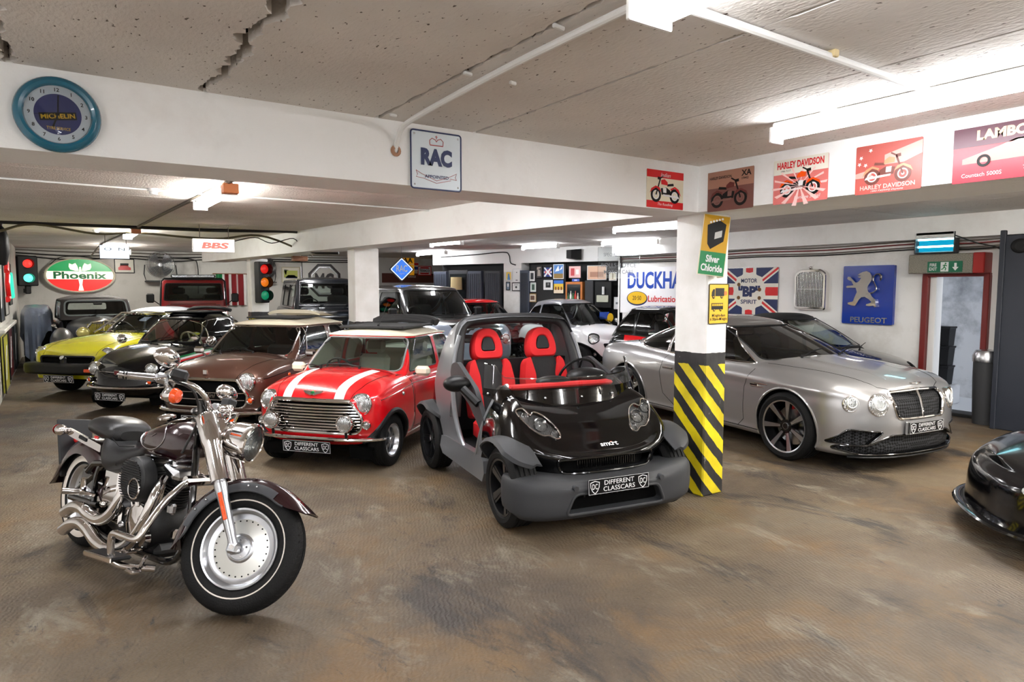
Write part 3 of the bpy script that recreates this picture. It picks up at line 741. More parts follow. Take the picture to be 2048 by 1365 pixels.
# outdoor passage behind the fire exit
CW = wall_mat('weathered_concrete', (196, 198, 202), (120, 122, 126)); b = MB(); b.box((12.3, 4.4, 1.6), (.2, 5.5, 4.4)); struct(b.build('wall_passage', CW))
b = MB(); b.box((11.45, 4.4, -.05), (1.5, 5.5, .1)); struct(b.build('ground_outside', mat('pale_ground', (214, 218, 224), .6, bump=.4, bscale=12)))
b = MB(); b.box((11.0, 5.2, 1.3), (1.0, .05, 2.6)); struct(b.build('wall_passage_side', mat('white_render', (226, 228, 234), .6)))
b = MB(); b.box((10.45, 4.25, .02), (.3, .95, .05), .01); struct(b.build('trim_1', mat('dark_threshold', (30, 30, 30), .6)))
fr = MB()
for y in (3.86, 4.63): fr.box((10.40, y, .98), (.16, .075, 1.96), .008)
fr.box((10.40, 4.245, 1.965), (.16, .84, .05), .008); struct(fr.build('trim_2', mat('red_oxide_frame', (110, 22, 18), .45)))
fr = MB()
for y in (4.55,): fr.box((10.5, y, .98), (.2, .09, 1.94), .008)
struct(fr.build('trim_3', M['white']))
lin = thing('roller_box', 'speckled roller shutter box with red end above the fire exit', 'shutter box', (10.28, 4.30, 2.12)); b = MB(); b.box((0, .08, 0), (.24, .82, .27), .01)
def granite():
    m, nt, bb, nd, lk = nodes('speckled_metal'); tc = nd('TexCoord'); v = nd('TexNoise', Scale=150, Detail=3); lk(tc.outputs['Object'], v.inputs['Vector']); lk(ramp(nd, lk, v.outputs['Fac'], [(.35, srgb(78, 74, 64)), (.65, srgb(168, 164, 150))]).outputs[0], bb.inputs['Base Color']); bb.inputs['Roughness'].default_value = .45; bb.inputs['Metallic'].default_value = .4; return m
b.build('box_body', granite(), lin); b = MB(); b.box((-.005, -.40, 0), (.25, .14, .275), .01); b.build('end_plate', mat('red_end', (150, 26, 20), .4), lin)
# ---------------- fluorescent lights
TUBEM = emat('fluorescent_diffuser', (250, 251, 255), TUBE); TUBEH = emat('bright_diffuser', (255, 251, 244), TUBE*2.2)
def light(label, p, axis, ln, w=.15, z=2.69, warm=False, group=None, end=None, em=None):
    rz = 0 if axis == 'x' else pi/2
    if not isinstance(axis, str): rz = axis
    t = thing('ceiling_light', label, 'ceiling light', (*p, z), rz, group)
    b = MB(); b.box((0, 0, .055), (ln, w*.55, .06), .008); 
    for s in (1, -1): b.box((s*(ln/2-.01), 0, .01), (.02, w, .09), .004)
    for s in (.3, -.3): b.box((s*ln, 0, .085), (.1, .06, max(.012, ZC-z-.08)), .004)
    b.build('light_housing', M['white'], t); d = MB(); d.prism(rpoly([(-w/2, .0), (w/2, .0), (w*.42, .04), (w*.3, .045), (-w*.3, .045), (-w*.42, .04)], .01), -ln/2+.02, ln/2-.02, lambda a, c, h: (h, a, c-.005)); d.build('light_diffuser', em or TUBEM, t)
    if end: e = MB(); e.box((end*(ln/2+.045), 0, .02), (.10, w*.9, .09), .005); e.build('end_cap', mat('orange_plastic', (190, 110, 60), .5), t)
    return t
light('nearest twin tube light, cut by the top edge of the picture', (1.66, .89), 'y', 1.5, .20)
light('long tube light in front of the red posters on the side beam', (3.62, 1.63), 'y', 1.75, .12)
light('tube light with orange end cap nearest to the front beam', (1.40, 7.5), 'y', 1.5, end=-1, em=TUBEH); light('tube light with orange end cap farther back, near the hanging lit sign', (1.15, 13.3), 'y', 1.5, end=-1, em=TUBEH)
light('tube light just left of the striped front pillar', (7.74, 7.6), 1.92, 1.15, .1); light('tube light above the pale off-roader, nearer of the two', (6.91, 12.6), 1.7, 1.1, .1); light('tube light above the pale off-roader, farther of the two', (8.58, 16.5), 1.6, 1.6, .1)
light('tube light above the white city car', (9.23, 12.4), 1.68, 1.2, .1); light('tube light behind the hanging etched glass sign', (9.9, 10.2), 1.9, 1.3, .1); light('small tube light behind the black off-roader', (4.7, 18.6), 'x', 1.2, .1, em=TUBEH)
light('short fill light added unseen behind the hanging two-letter sign', (1.27, 18.4), 'x', .6, .1, z=2.60, em=emat('fill_diffuser', (255, 250, 240), TUBE*6))  # added lamp, hidden by the sign, that brightens the far left wall
for x, y, ax in ((-1.8, -1.2, 'y'), (-1.8, -3.6, 'y'), (.2, -2.2, 'y'), (.2, -4.8, 'y'), (2.2, -2.2, 'y'), (2.2, -4.8, 'y'), (3.7, -2.0, 'y'), (-2.0, 1.2, 'y'), (6.6, -2.5, 'y'), (6.4, .4, 'y'), (6.6, 2.6, 'y'), (8.4, .2, 'y'), (8.6, -2.6, 'y'), (-1.6, 5.0, 'x'), (.5, 5.1, 'x'), (2.9, 5.1, 'x'), (5.6, 8.4, 'y'), (5.3, 12.2, 'y'), (5.1, 15.6, 'y')): light('tube light added out of view to brighten the cars and walls', (x, y), ax, 1.5, .18, group='added fill lights out of view', em=TUBEH if x > 6 else None)  # unseen lamps added behind camera and beams to brighten cars and walls
MX, MY, MH, MSTEER, MLEAN = .42, 4.635, -68.5, 32, 10.3
# ---------------- cruiser motorcycle in the foreground
BG = paint('dark_burgundy_paint', (34, 8, 14), .2, .2); MK = mat('crinkle_black', (18, 18, 19), .5, bump=.15, bscale=250); CH = M['chrome']; SAD = mat('black_saddle_leather', (17, 17, 18), .38, bump=.12, bscale=180)
mc = thing('motorcycle', 'large dark burgundy and chrome cruiser motorcycle with solid disc wheels', 'motorcycle', (MX, MY, 0.0), R(MH)); mc.rotation_euler = (R(-MLEAN), 0, R(MH)); mc.scale = (1.06,)*3
WB = 1.635/2; AX = V3((.34, 0, 1.0)); AD = V3((-.53, 0, .848)).normalized(); MS = Matrix.Translation(AX) @ Matrix.Rotation(R(MSTEER), 4, AD) @ Matrix.Translation(-AX)
FRONT = []
def st(o): o.matrix_local = MS @ o.matrix_local; return o
def disc_wheel(x, front):
    Rr, w = .327, .075; t = MB(); c = (x, 0, .327); pr = [(.205, .052), (.215, .062), (.25, .072), (.285, .070), (.305, .060)]
    full = pr+[(.318, .045), (.325, .026)]
    for q in (.012, -.012): full += [(.327, q+.007), (.320, q+.005), (.320, q-.005), (.327, q-.007)]
    full += [(.325, -.026), (.318, -.045)]+[(r, -h) for r, h in pr[::-1]]
    t.lathe(full, c, AY, 72)
    for k in range(56):
        a = 2*pi*k/56
        for sg in (1, -1):
            P = [(.3255*cos(a+e)+c[0], sg*y, .3255*sin(a+e)+c[2]) for e, y in ((0, .022), (.018*sg, .022), (.055*sg, .052), (.035*sg, .052))]
            Q = [V3(p)+(V3((p[0]-c[0], 0, p[2]-c[2])).normalized()*(.003 if i in (0, 1) else -.006)) for i, p in enumerate(P)]; t.add(Q, [(0, 1, 2, 3)], 1)
    o = t.build('wheel', [M['rubber'], mat('tread_groove', (6, 6, 6), .8) if front else bpy.data.materials['tread_groove']], mc)
    for sg in (1, -1):
        b = MB(); wd = (.243, .250) if front else (.222, .262)
        b.lathe([(wd[0], sg*.0712), (wd[0]+.002, sg*.0728), (wd[1]-.002, sg*.0735), (wd[1], sg*.0725)], c, AY, 64); b.build('whitewall', mat('white_rubber', (214, 206, 196), .6) if 'white_rubber' not in bpy.data.materials else bpy.data.materials['white_rubber'], o)
    d = MB()
    for sg in (1, -1):
        d.lathe([(.208, sg*.058), (.205, sg*.064), (.196, sg*.062), (.186, sg*.050), (.178, sg*.036), (.168, sg*.032), (.150, sg*.031)], c, AY, 64, mi=0); d.lathe([(.150, sg*.031), (.132, sg*.034), (.060, sg*.046)], c, AY, 64, mi=1)
        d.lathe([(.075, sg*.044), (.068, sg*.050), (.060, sg*.052), (.055, sg*.060), (.030, sg*.066), (.026, sg*.072), (0, sg*.073)], c, AY, 40, mi=0)
        for k in range(26): a = 2*pi*k/26; p = (x+.141*cos(a), sg*.033, .327+.141*sin(a)); d.cyl(p, (p[0], sg*.0352, p[2]), .0042, n=8, mi=2)
        for k in range(5): a = 2*pi*k/5+.3; p = (x+.043*cos(a), sg*.06, .327+.043*sin(a)); d.cyl(p, (p[0], sg*.068, p[2]), .006, n=8, mi=3)
    d.build('disc_rim', [M['alloy'], M['brushed'], M['dark'], M['chrome']], o)
    return o
def fender(name, x, a0, a1, r, w, drop, tip=0, m=BG):
    G = []; n = 36
    for i in range(n+1):
        a = R(a0+(a1-a0)*i/n); row = []; e = min(1, i/6, (n-i)/5); dr = drop*math.sin(pi*min(1, max(0.0, .12+.88*e))/2); rr_ = r+(tip*((max(0, 6-i))/6)**2 if tip else 0)
        for k in range(17):
            s = -1+k/8; y = w*s if abs(s) < .75 else math.copysign(w*(.75+.25*sin((abs(s)-.75)/.25*pi/2)), s); q = max(0, (abs(s)-.45)/.55); row.append((x+(rr_-dr*q**2.2)*cos(a), y, .327+(rr_-dr*q**2.2)*sin(a)))
        G.append(row)
    s_ = Srf([V3(p) for row in G for p in row], [(i*17+j, (i+1)*17+j, (i+1)*17+j+1, i*17+j+1) for i in range(n) for j in range(16)]).normals()
    mid = len(s_.V)//2
    if s_.N[mid].z < 0: s_.F = [f[::-1] for f in s_.F]; s_.normals()
    return s_.solid(name, m, mc, .006), G
fw_ = disc_wheel(WB, True); st(fw_)
rw = disc_wheel(-WB, False)
ff, G = fender('front_fender', WB, 37, 192, .366, .095, .075, .035); st(ff)
for sg in (0, 16):
    b = MB(); q = 15 if sg else 1; b.tube([V3(r[sg])+V3((0, (.004 if sg else -.004), 0)) for r in G[4:-2]], .0055, 6); o = b.build('fender_trim', M['grey'], mc); st(o)
    b = MB(); sy = 1 if sg else -1
    b.grid([[V3(r[sg])+V3((0, sy*.004, 0)), V3(r[sg]).lerp(V3(r[q]), .9)+V3((0, sy*.006, 0)), V3(r[q]).lerp(V3(r[q-1 if sg else q+1]), .5)+V3((0, sy*.005, 0))] for r in G[7:-5]]); o = b.build('fender_skirt', mat('skirt_grey', (52, 54, 58), .5) if 'skirt_grey' not in bpy.data.materials else bpy.data.materials['skirt_grey'], mc); st(o)
    b = MB(); [st((lambda k: (k.ell(V3(G[i][sg]).lerp(V3(G[i][q]), .8)+V3((0, sy*.008, 0)), .006, 8, 6), k.build('fender_bolt', M['steel'], mc))[1])(MB())) for i in (12, 14, 24, 27)]
rf, G2 = fender('rear_fender', -WB, -2+8, 176, .375, .12, .10, 0)
# fork, shrouds, nacelle, headlamp
up = V3((-.53, 0, .848)); ax = V3((WB, 0, .327))
for sg in (1, -1):
    f0 = ax+V3((-.0, sg*.118, 0)); b = MB()
    prof = [(-.03, .024), (0, .027), (.05, .023), (.10, .026), (.26, .030), (.32, .034), (.345, .036)]; b.tube([f0+up*h for h, r in prof], [r for h, r in prof], 20); b.tube([f0+up*.345, f0+up*.36], .031, 20)
    b.cyl(f0+V3((0, -sg*.02, 0)), f0+V3((0, sg*.028, 0)), .02); b.box(f0+V3((0, sg*.005, -.005)), (.06, .05, .055), .012); st(b.build('fork_slider', M['alloy'], mc))
    b = MB(); prof = [(.36, .044), (.362, .047), (.56, .049), (.57, .053), (.60, .055), (.735, .058), (.75, .05)]; b.tube([f0+up*h+V3((0, -sg*.004, 0)) for h, r in prof], [r for h, r in prof], 24); st(b.build('fork_shroud', CH, mc))
    b = MB(); b.box(f0+up*.22+V3((.0, sg*.033, 0)), (.022, .008, .15), .003, Matrix.Rotation(R(-32), 3, 'Y')); st(b.build('fork_reflector', M['amber'], mc))
    b = MB(); b.box(f0+up*.30+V3((-.01, -sg*.03, .0)), (.05, .02, .03), .008); st(b.build('fender_bracket', M['steel'], mc))
b = MB(); b.cyl(ax+V3((0, -.15, 0)), ax+V3((0, .15, 0)), .012); st(b.build('axle', CH, mc))
nc = ax+up*.665
b = MB(); b.box(nc+V3((.03, 0, .0)), (.08, .16, .20), .03, Matrix.Rotation(R(-32), 3, 'Y')); b.prism(rpoly([(-.10, -.12), (.10, -.12), (.095, .12), (-.095, .12)], .03), 0, .05, lambda a, h, d: nc+V3((-.02+d, a, 0))+up*h); st(b.build('nacelle', CH, mc))
hc = nc+V3((.185, 0, -.015)); hd = V3((1, 0, -.06)).normalized(); b = MB(); b.lathe([(0, -.17), (.05, -.16), (.085, -.12), (.103, -.06), (.108, 0), (.112, .012), (.110, .03), (.100, .036), (.096, .03)], hc, hd, 48); b.tube([nc+V3((.03, 0, -.06)), hc-hd*.08], [.035, .05], 12); hl = b.build('headlamp', CH, mc); st(hl)
b = MB(); b.lathe([(.098, .026), (.085, .038), (.05, .050), (0, .054)], hc, hd, 40); b.build('headlamp_glass', M['clear'], hl); b = MB(); b.lathe([(.096, .024), (.08, -.01), (.04, -.045), (.0, -.05)], hc, hd, 40); b.cyl(hc-hd*.04, hc+hd*.015, .018, n=14); b.build('reflector', M['lens'], hl)
# handlebars with grips, controls, mirrors and indicators
hb = ax+up*.785
def bar(sg): return spline([hb+V3((0, 0, 0)), hb+V3((.0, sg*.08, .02)), hb+V3((.0, sg*.14, .055)), hb+V3((-.04, sg*.205, .095)), hb+V3((-.12, sg*.265, .10)), hb+V3((-.21, sg*.315, .085)), hb+V3((-.34, sg*.37, .06))], 7)
B_ = bar(1)[::-1]+bar(-1)[1:]; b = MB(); b.tube(B_, .0155, 14); b.box(hb+V3((0, 0, 0)), (.05, .12, .05), .012); b.tube([hb, hb-up*.12], .03); st(b.build('handlebar', CH, mc))
for sg in (1, -1):
    P = bar(sg); e = P[-1]; d = (P[-1]-P[-6]).normalized(); b = MB(); b.tube([e-d*.14, e-d*.13, e-d*.02, e, e+d*.012, e+d*.03, e+d*.034], [.018, .0215, .021, .022, .018, .022, .018], 20); g = b.build('grip', M['steel'], mc); st(g)
    b = MB(); [b.tube([e-d*k, e-d*(k-.006)], .0228, 20) for k in (-.006, .008)]; b.build('grip_rings', M['black'], g)
    c0 = e-d*.175; b = MB(); b.box(c0, (.07, .06, .055), .014, Matrix.Rotation(math.atan2(d.y, d.x), 3, 'Z')); st(b.build('switch_housing', M['alloy'], mc)); b = MB(); b.box(c0-d*.05+V3((.03, 0, .03)), (.085, .065, .06), .012, Matrix.Rotation(math.atan2(d.y, d.x), 3, 'Z')); st(b.build('brake_reservoir', MK, mc))
    n_ = V3((d.y, -d.x, 0))*-sg; n_ = n_ if n_.x > 0 else -n_; b = MB(); b.tube(spline([c0+n_*.03-d*.02, c0+n_*.07+d*.03-V3((0, 0, .02)), c0+n_*.075+d*.12-V3((0, 0, .02)), c0+n_*.06+d*.2-V3((0, 0, .01))], 5), [.009]*16, 8, flat=.6); st(b.build('lever', CH, mc))
    ms = c0-d*.03+V3((0, 0, .03)); mp = ms+V3((-.02, sg*.05, .075)); b = MB(); b.tube(spline([ms, ms+V3((.03, sg*.03, .05)), mp-V3((0, 0, .04))], 5), .008, 8); b.ell(mp+V3((0, 0, .0)), (.035, .082, .052), 24, 14, rot=Matrix.Rotation(R(-20), 3, 'Z')); mm = b.build('mirror', CH, mc); st(mm)
    ti = c0-d*.03+V3((.06, sg*.02, -.085)); b = MB(); b.tube([c0-d*.03-V3((0, 0, .02)), ti+V3((-.01, 0, .03))], .013, 8); b.ell(ti, (.048, .042, .042), 20, 12); tb = b.build('indicator', CH, mc); st(tb); b = MB(); b.lathe([(.041, .0), (.042, .012), (.034, .03), (0, .042)], ti+V3((.015, 0, 0)), (1, 0, 0), 24); b.build('amber_lens', M['amber'], tb)
    b = MB(); b.tube(spline([c0-d*.05, c0-d*.16+V3((.02, 0, -.06)), hb+V3((-.03, sg*.10, -.06)), hb+V3((-.08, sg*.05, -.25))], 6), .007, 8); st(b.build('control_cable', M['cable'], mc))
# speed dial clutter on top of the clamp
b = MB(); b.ell(hb+V3((.07, -.05, .03)), (.04, .025, .02)); b.tube(spline([hb+V3((.05, -.04, .02)), hb+V3((.09, -.05, .05)), hb+V3((.11, -.03, .0)), hb+V3((.08, -.02, -.06))], 5), .008); b.tube(spline([hb+V3((.05, .04, .02)), hb+V3((.10, .05, .04)), hb+V3((.11, .03, -.02))], 5), .008); st(b.build('clamp_fittings', CH, mc))
# frame
b = MB()
for sg in (1, -1):
    b.tube(spline([(.33, sg*.03, .90), (.43, sg*.07, .62), (.48, sg*.10, .36), (.42, sg*.12, .20), (.2, sg*.13, .17), (-.35, sg*.13, .18), (-.5, sg*.13, .28), (-.52, sg*.13, .50), (-.42, sg*.12, .62), (0, sg*.06, .72), (.33, sg*.03, .86)], 5), .019, 10)
    b.tube([(-.45, sg*.13, .34), (-WB, sg*.13, .327)], .022, 10); b.tube([(-.42, sg*.12, .60), (-WB, sg*.125, .34)], .018, 10)
b.tube([ax+up*.62-V3((.05, 0, 0)), ax+up*.86-V3((.05, 0, 0))], .035, 14); b.build('frame', M['blackgloss'], mc)
# tank
def tank():
    G = []; n = 30
    for i in range(n+1):
        t = i/n; x = .36-.66*t; w = .165*(math.sin(pi*min(1, (t*.92+.05)))**.55)*(1-.35*t); zt = .955-.20*t**1.8-.03*(1-t)**4; zb = .685-.0*t; row = []
        for k in range(32):
            a = 2*pi*k/32; e = 2.5; rr_ = 1/((abs(cos(a))**e+abs(sin(a))**e)**(1/e)); row.append((x, w*rr_*cos(a), (zt+zb)/2+(zt-zb)/2*rr_*sin(a)*(min(1, .35+math.sin(pi*min(1, t*.9+.06))))))
        G.append(row)
    b = MB(); b.grid(G, cv=True); b.add(G[0], [tuple(range(32))]); b.add(G[-1], [tuple(range(32))]); return b
tk = tank().build('fuel_tank', BG, mc, 60)
b = MB(); G = [[(x, y, .957-.20*max(0, (.36-x)/.66)**1.8+.012*(1-(y/w)**2)) for y in (-w, -w*.6, 0, w*.6, w)] for x, w in ((.20, .035), (.15, .055), (.05, .058), (-.05, .05), (-.14, .035), (-.2, .02))]; b.grid(G); b.build('tank_console', M['blackgloss'], tk); b = MB(); b.lathe([(.05, 0), (.05, .012), (.035, .02), (0, .022)], (.10, -.085, .935), (0, -.25, 1), 28); b.build('filler_cap', CH, tk)
for sg in (1, -1):
    P = []
    for k in range(36): a = 2*pi*k/36; P.append((.03+.155*cos(a), .835+.085*sin(a)))
    T0 = Srf([V3(p) for p in [tuple(v.co) for v in tk.data.vertices]], [tuple(p.vertices) for p in tk.data.polygons]).normals().freeze(); L = [p for p, n in T0.proj(P, 'y', sg, .002)]
    b = MB(); b.tube(L, .0028, 6, True); b.build('emblem_ring', M['steel'], tk)
    E = [p for p, n in T0.proj([(-.08, .83), (-.055, .865), (-.03, .83), (-.055, .785)], 'y', sg, .004)]; b = MB(); b.add(E, [(0, 1, 2, 3)]); b.build('emblem_shield', mat('badge_red', (150, 60, 54), .3, .4) if 'badge_red' not in bpy.data.materials else bpy.data.materials['badge_red'], tk)
    E = [p for p, n in T0.proj([(-.03, .845), (.10, .845), (.06, .825), (-.03, .82)], 'y', sg, .003)]; E2_ = [p for p, n in T0.proj([(-.065, .79), (-.045, .79), (-.05, .77), (-.06, .77)], 'y', sg, .004)]; b = MB(); b.add(E, [(0, 1, 2, 3)]); b.add(E2_, [(0, 1, 2, 3)]) if len(E2_) == 4 else 0; b.build('emblem_wing', M['steel'], tk)
# saddle and pillion pad
def pad(name, st_):
    G = []
    for x, w, zt, zb in st_:
        row = []
        for k in range(24):
            a = 2*pi*k/24; e = 2.8; rr_ = 1/((abs(cos(a))**e+abs(sin(a))**e)**(1/e)); row.append((x, w*rr_*cos(a), (zt+zb)/2+(zt-zb)/2*rr_*sin(a)))
        G.append(row)
    q = []
    for i in range(24):
        q.append(spline([r[i] for r in G], 5))
    b = MB(); H = list(map(list, zip(*q))); b.grid(H, cv=True); b.add(H[0], [tuple(range(24))]); b.add(H[-1], [tuple(range(24))]); return b.build(name, SAD, mc, 60)
sd = pad('saddle', [(-.02, .03, .765, .73), (-.06, .085, .77, .69), (-.18, .125, .735, .62), (-.30, .155, .715, .56), (-.40, .165, .74, .53), (-.47, .15, .785, .56), (-.50, .11, .79, .65)]); pp = pad('pillion_pad', [(-.40, .08, .80, .74), (-.43, .125, .845, .715), (-.52, .14, .87, .715), (-.66, .135, .87, .73), (-.76, .115, .845, .74), (-.80, .07, .81, .75)])
b = MB(); b.tube([(-.12+.0, .10, .757), (-.16, .0, .765), (-.12, -.10, .757)], .003, 6); b.tube([(-.17, -.11, .735), (-.30, -.13, .72), (-.42, -.12, .755)], .003, 6); b.build('saddle_seam', M['black'], sd); b = MB(); b.tube([(-.44, .12, .79), (-.5, 0, .80), (-.44, -.12, .79)], .016, 8); b.build('pad_strap', SAD, pp)
# rear end: struts, lights, plate
for sg in (1, -1):
    b = MB(); b.prism(rpoly([(-.50, .655), (-.50, .70), (-.95, .755), (-1.02, .75), (-1.02, .72), (-.90, .70)], .012), .128, .142, lambda a, c, h, sg=sg: (a, sg*h, c)); so = b.build('fender_strut', CH, mc); b = MB(); b.box((-.74, sg*.145, .712), (.10, .008, .022), .003, Matrix.Rotation(R(7), 3, 'Y')); b.build('strut_badge', M['black'], so)
    p = V3((-1.01, sg*.165, .735 if sg < 0 else .70)); b = MB(); b.tube([(-.97, sg*.13, .735), p], .011, 8); b.ell(p, (.055, .036, .036), 18, 12); o = b.build('indicator', CH, mc); b = MB(); b.lathe([(.034, 0), (.03, .018), (0, .026)], p+V3((-.035, 0, 0)), (-1, 0, 0), 20); b.build('red_lens', M['redlens'], o)
b = MB(); b.box((-1.14, 0, .60), (.02, .22, .40), .006, Matrix.Rotation(R(-24), 3, 'Y')); b.build('plate_carrier', M['black'], mc); b = MB(); b.ell((-1.09, 0, .66), (.05, .04, .035)); b.build('tail_lamp', M['redlens'], mc); b = MB(); b.box((-.60, -.127, .735), (.05, .01, .02), .004); b.build('side_reflector', M['redlens'], mc)
# engine
b = MB(); b.lathe([(0, -.14), (.13, -.14), (.15, -.11), (.15, .10), (.12, .13), (0, .13)], (.05, 0, .32), AY, 32); b.box((-.22, 0, .31), (.30, .24, .22), .04); b.box((.05, 0, .19), (.34, .22, .08), .03); b.build('crankcase', MK, mc)
b = MB(); b.lathe([(.115, .0), (.112, .02), (.09, .03), (0, .032)], (.06, -.14, .33), (0, -1, 0), 32); b.lathe([(.05, 0), (.048, .03), (0, .034)], (.17, -.15, .27), (0, -1, 0), 24); b.box((-.24, -.13, .33), (.16, .03, .13), .02); b.tube([(.06, -.16, .43), (.04, -.16, .53)], .018, 10); b.tube([(.16, -.15, .40), (.22, -.16, .52)], .012, 10); b.tube([(.0, -.15, .40), (-.06, -.16, .52)], .012, 10); b.ell((.12, -.165, .36), (.03, .015, .03)); b.build('engine_covers', CH, mc)
for tl, xs in ((R(22), .10), (R(-22), -.02)):
    d = V3((sin(tl), 0, cos(tl))); c0 = V3((xs, 0, .42)); b = MB()
    for i in range(9): q = c0+d*(.03+.018*i); b.lathe([(0, -.0045), (.092, -.0045), (.092, .0045), (0, .0045)], q, d, 28)
    b.cyl(c0, c0+d*.20, .072); b.build('cylinder', MK, mc); b = MB(); b.box(c0+d*.235, (.17, .17, .07), .025, Matrix.Rotation(tl, 3, 'Y')); b.ell(c0+d*.275, (.085, .08, .03)); b.build('rocker_cover', M['steel'], mc)
    b = MB(); [b.tube([c0+V3((s*.03, -.088, -.06)), c0+d*.20+V3((s*.02, -.092, 0))], .009, 8) for s in (1, -1)]; b.build('pushrod_tubes', CH, mc)
b = MB(); b.lathe([(.125, 0), (.13, .02), (.125, .07), (.11, .085), (.0, .09)], (.07, -.145, .585), (0, -1, 0), 40); o = b.build('air_cleaner', MK, mc); o.scale = (1, 1, 1)
b = MB(); [b.box((.07, -.236, .585+.013*(i-8)), (2*.115*math.sqrt(max(.02, 1-((i-8)/9)**2)), .006, .006)) for i in range(17)]; b.build('cleaner_ribs', M['black'], o); b = MB(); b.tube([(.135+.055*cos(a), -.240, .545+.055*sin(a)) for a in [2*pi*i/28 for i in range(28)]], .005, 6, True); b.build('cleaner_ring', CH, o)
b = MB(); b.box((-.315, -.115, .47), (.20, .06, .24), .03); b.box((-.315, .115, .47), (.20, .06, .24), .03); b.box((-.315, 0, .50), (.16, .22, .2), .02); b.build('oil_tank', CH, mc)
b = MB(); b.box((-.02, .19, .31), (.62, .07, .24), .06); b.build('primary_cover', CH, mc)
# exhausts
def pipe(P, r, name='exhaust_pipe'):
    Q = spline(P, 8); b = MB(); n = len(Q); b.tube(Q, [r*(.78+.32*min(1, i/(n*.55))) for i in range(n)], 18, cap=False); b.tube(Q[-2:], r*.95, 18, cap=False); e = MB(); e.lathe([(0, 0), (r*1.04, 0)], Q[-1]-(Q[-1]-Q[-2]).normalized()*.02, Q[-1]-Q[-2], 18)
    o = b.build(name, CH, mc); e.build('pipe_mouth', M['dark'], o)
pipe([(-.06, -.10, .58), (-.09, -.16, .52), (-.11, -.185, .44), (-.16, -.195, .35), (-.26, -.20, .295), (-.38, -.205, .30), (-.47, -.21, .325), (-.57, -.215, .315), (-.66, -.22, .265)], .033); pipe([(.19, -.10, .60), (.25, -.17, .55), (.25, -.2, .45), (.19, -.21, .32), (.08, -.215, .215), (-.08, -.22, .165), (-.22, -.22, .175), (-.34, -.22, .22), (-.44, -.22, .24), (-.54, -.225, .22), (-.63, -.23, .165)], .033)
# engine guard, boards and controls
b = MB(); b.tube(spline([(.43, -.09, .63), (.44, -.15, .60), (.45, -.24, .52), (.455, -.31, .42), (.45, -.34, .36), (.42, -.35, .34), (.32, -.35, .335), (.22, -.35, .33), (.18, -.345, .30), (.175, -.33, .2), (.21, -.29, .15), (.3, -.15, .13)], 7), .0185, 12); b.tube(spline([(.43, .09, .63), (.42, .16, .60), (.40, .26, .50), (.37, .34, .38), (.30, .36, .33), (.25, .34, .2), (.3, .15, .16)], 7), .0185, 12); b.tube([(.43, -.12, .625), (.43, .12, .625)], .03, 10); b.build('engine_guard', CH, mc)
for sg in (1, -1):
    b = MB(); b.box((.10, sg*.31, .185), (.30, .11, .022), .01, Matrix.Rotation(R(-4), 3, 'Y')); o = b.build('footboard', M['black'], mc); b = MB(); b.box((.10, sg*.365, .183), (.30, .012, .03), .005, Matrix.Rotation(R(-4), 3, 'Y')); b.tube([(.1, sg*.13, .19), (.1, sg*.28, .175)], .014, 8); b.build('board_edge', CH, o)
b = MB(); b.tube(spline([(.28, -.2, .2), (.36, -.28, .15), (.42, -.33, .17)], 5), .011, 8); b.box((.43, -.34, .18), (.07, .06, .02), .008); b.build('brake_pedal', CH, mc); b = MB(); b.tube([(-.45, -.16, .40), (-.48, -.22, .42), (-.50, -.24, .42)], .012, 8); b.tube([(-.52, -.20, .40), (-.50, -.21, .50)], .016); b.cyl((-.50, -.23, .42), (-.52, -.32, .43), .02, n=14); b.build('passenger_peg', CH, mc)
b = MB(); b.tube([(.05, .14, .18), (-.08, .22, .09), (-.16, .30, .035)], .013, 8); b.build('side_stand', CH, mc); b = MB(); b.lathe([(.0, .1), (.105, .1), (.105, .13), (0, .13)], (-WB, 0, .327), AY, 32); b.box((-.4, .13, .36), (.85, .025, .1), .01); b.build('drive_belt', M['black'], mc)
b = MB(); b.tube([(-.28, -.13, .62), (-.55, -.14, .58), (-.62, -.14, .52)], .02, 8); b.box((-.62, -.10, .46), (.25, .05, .12), .02, Matrix.Rotation(R(15), 3, 'Y')); b.build('swingarm_cover', M['blackgloss'], mc)
for k in range(7):
    a = [(.30, -.1, .45), (.32, .04, .62), (-.1, -.12, .36), (-.15, -.13, .28), (.28, -.05, .3), (-.42, -.12, .35), (.2, -.06, .70)][k]; b = MB(); b.ell(a, (.03, .02, .022), 14, 8) if k % 2 else b.box(a, (.05, .04, .06), .012); b.build('engine_fitting', CH if k % 3 else M['steel'], mc)
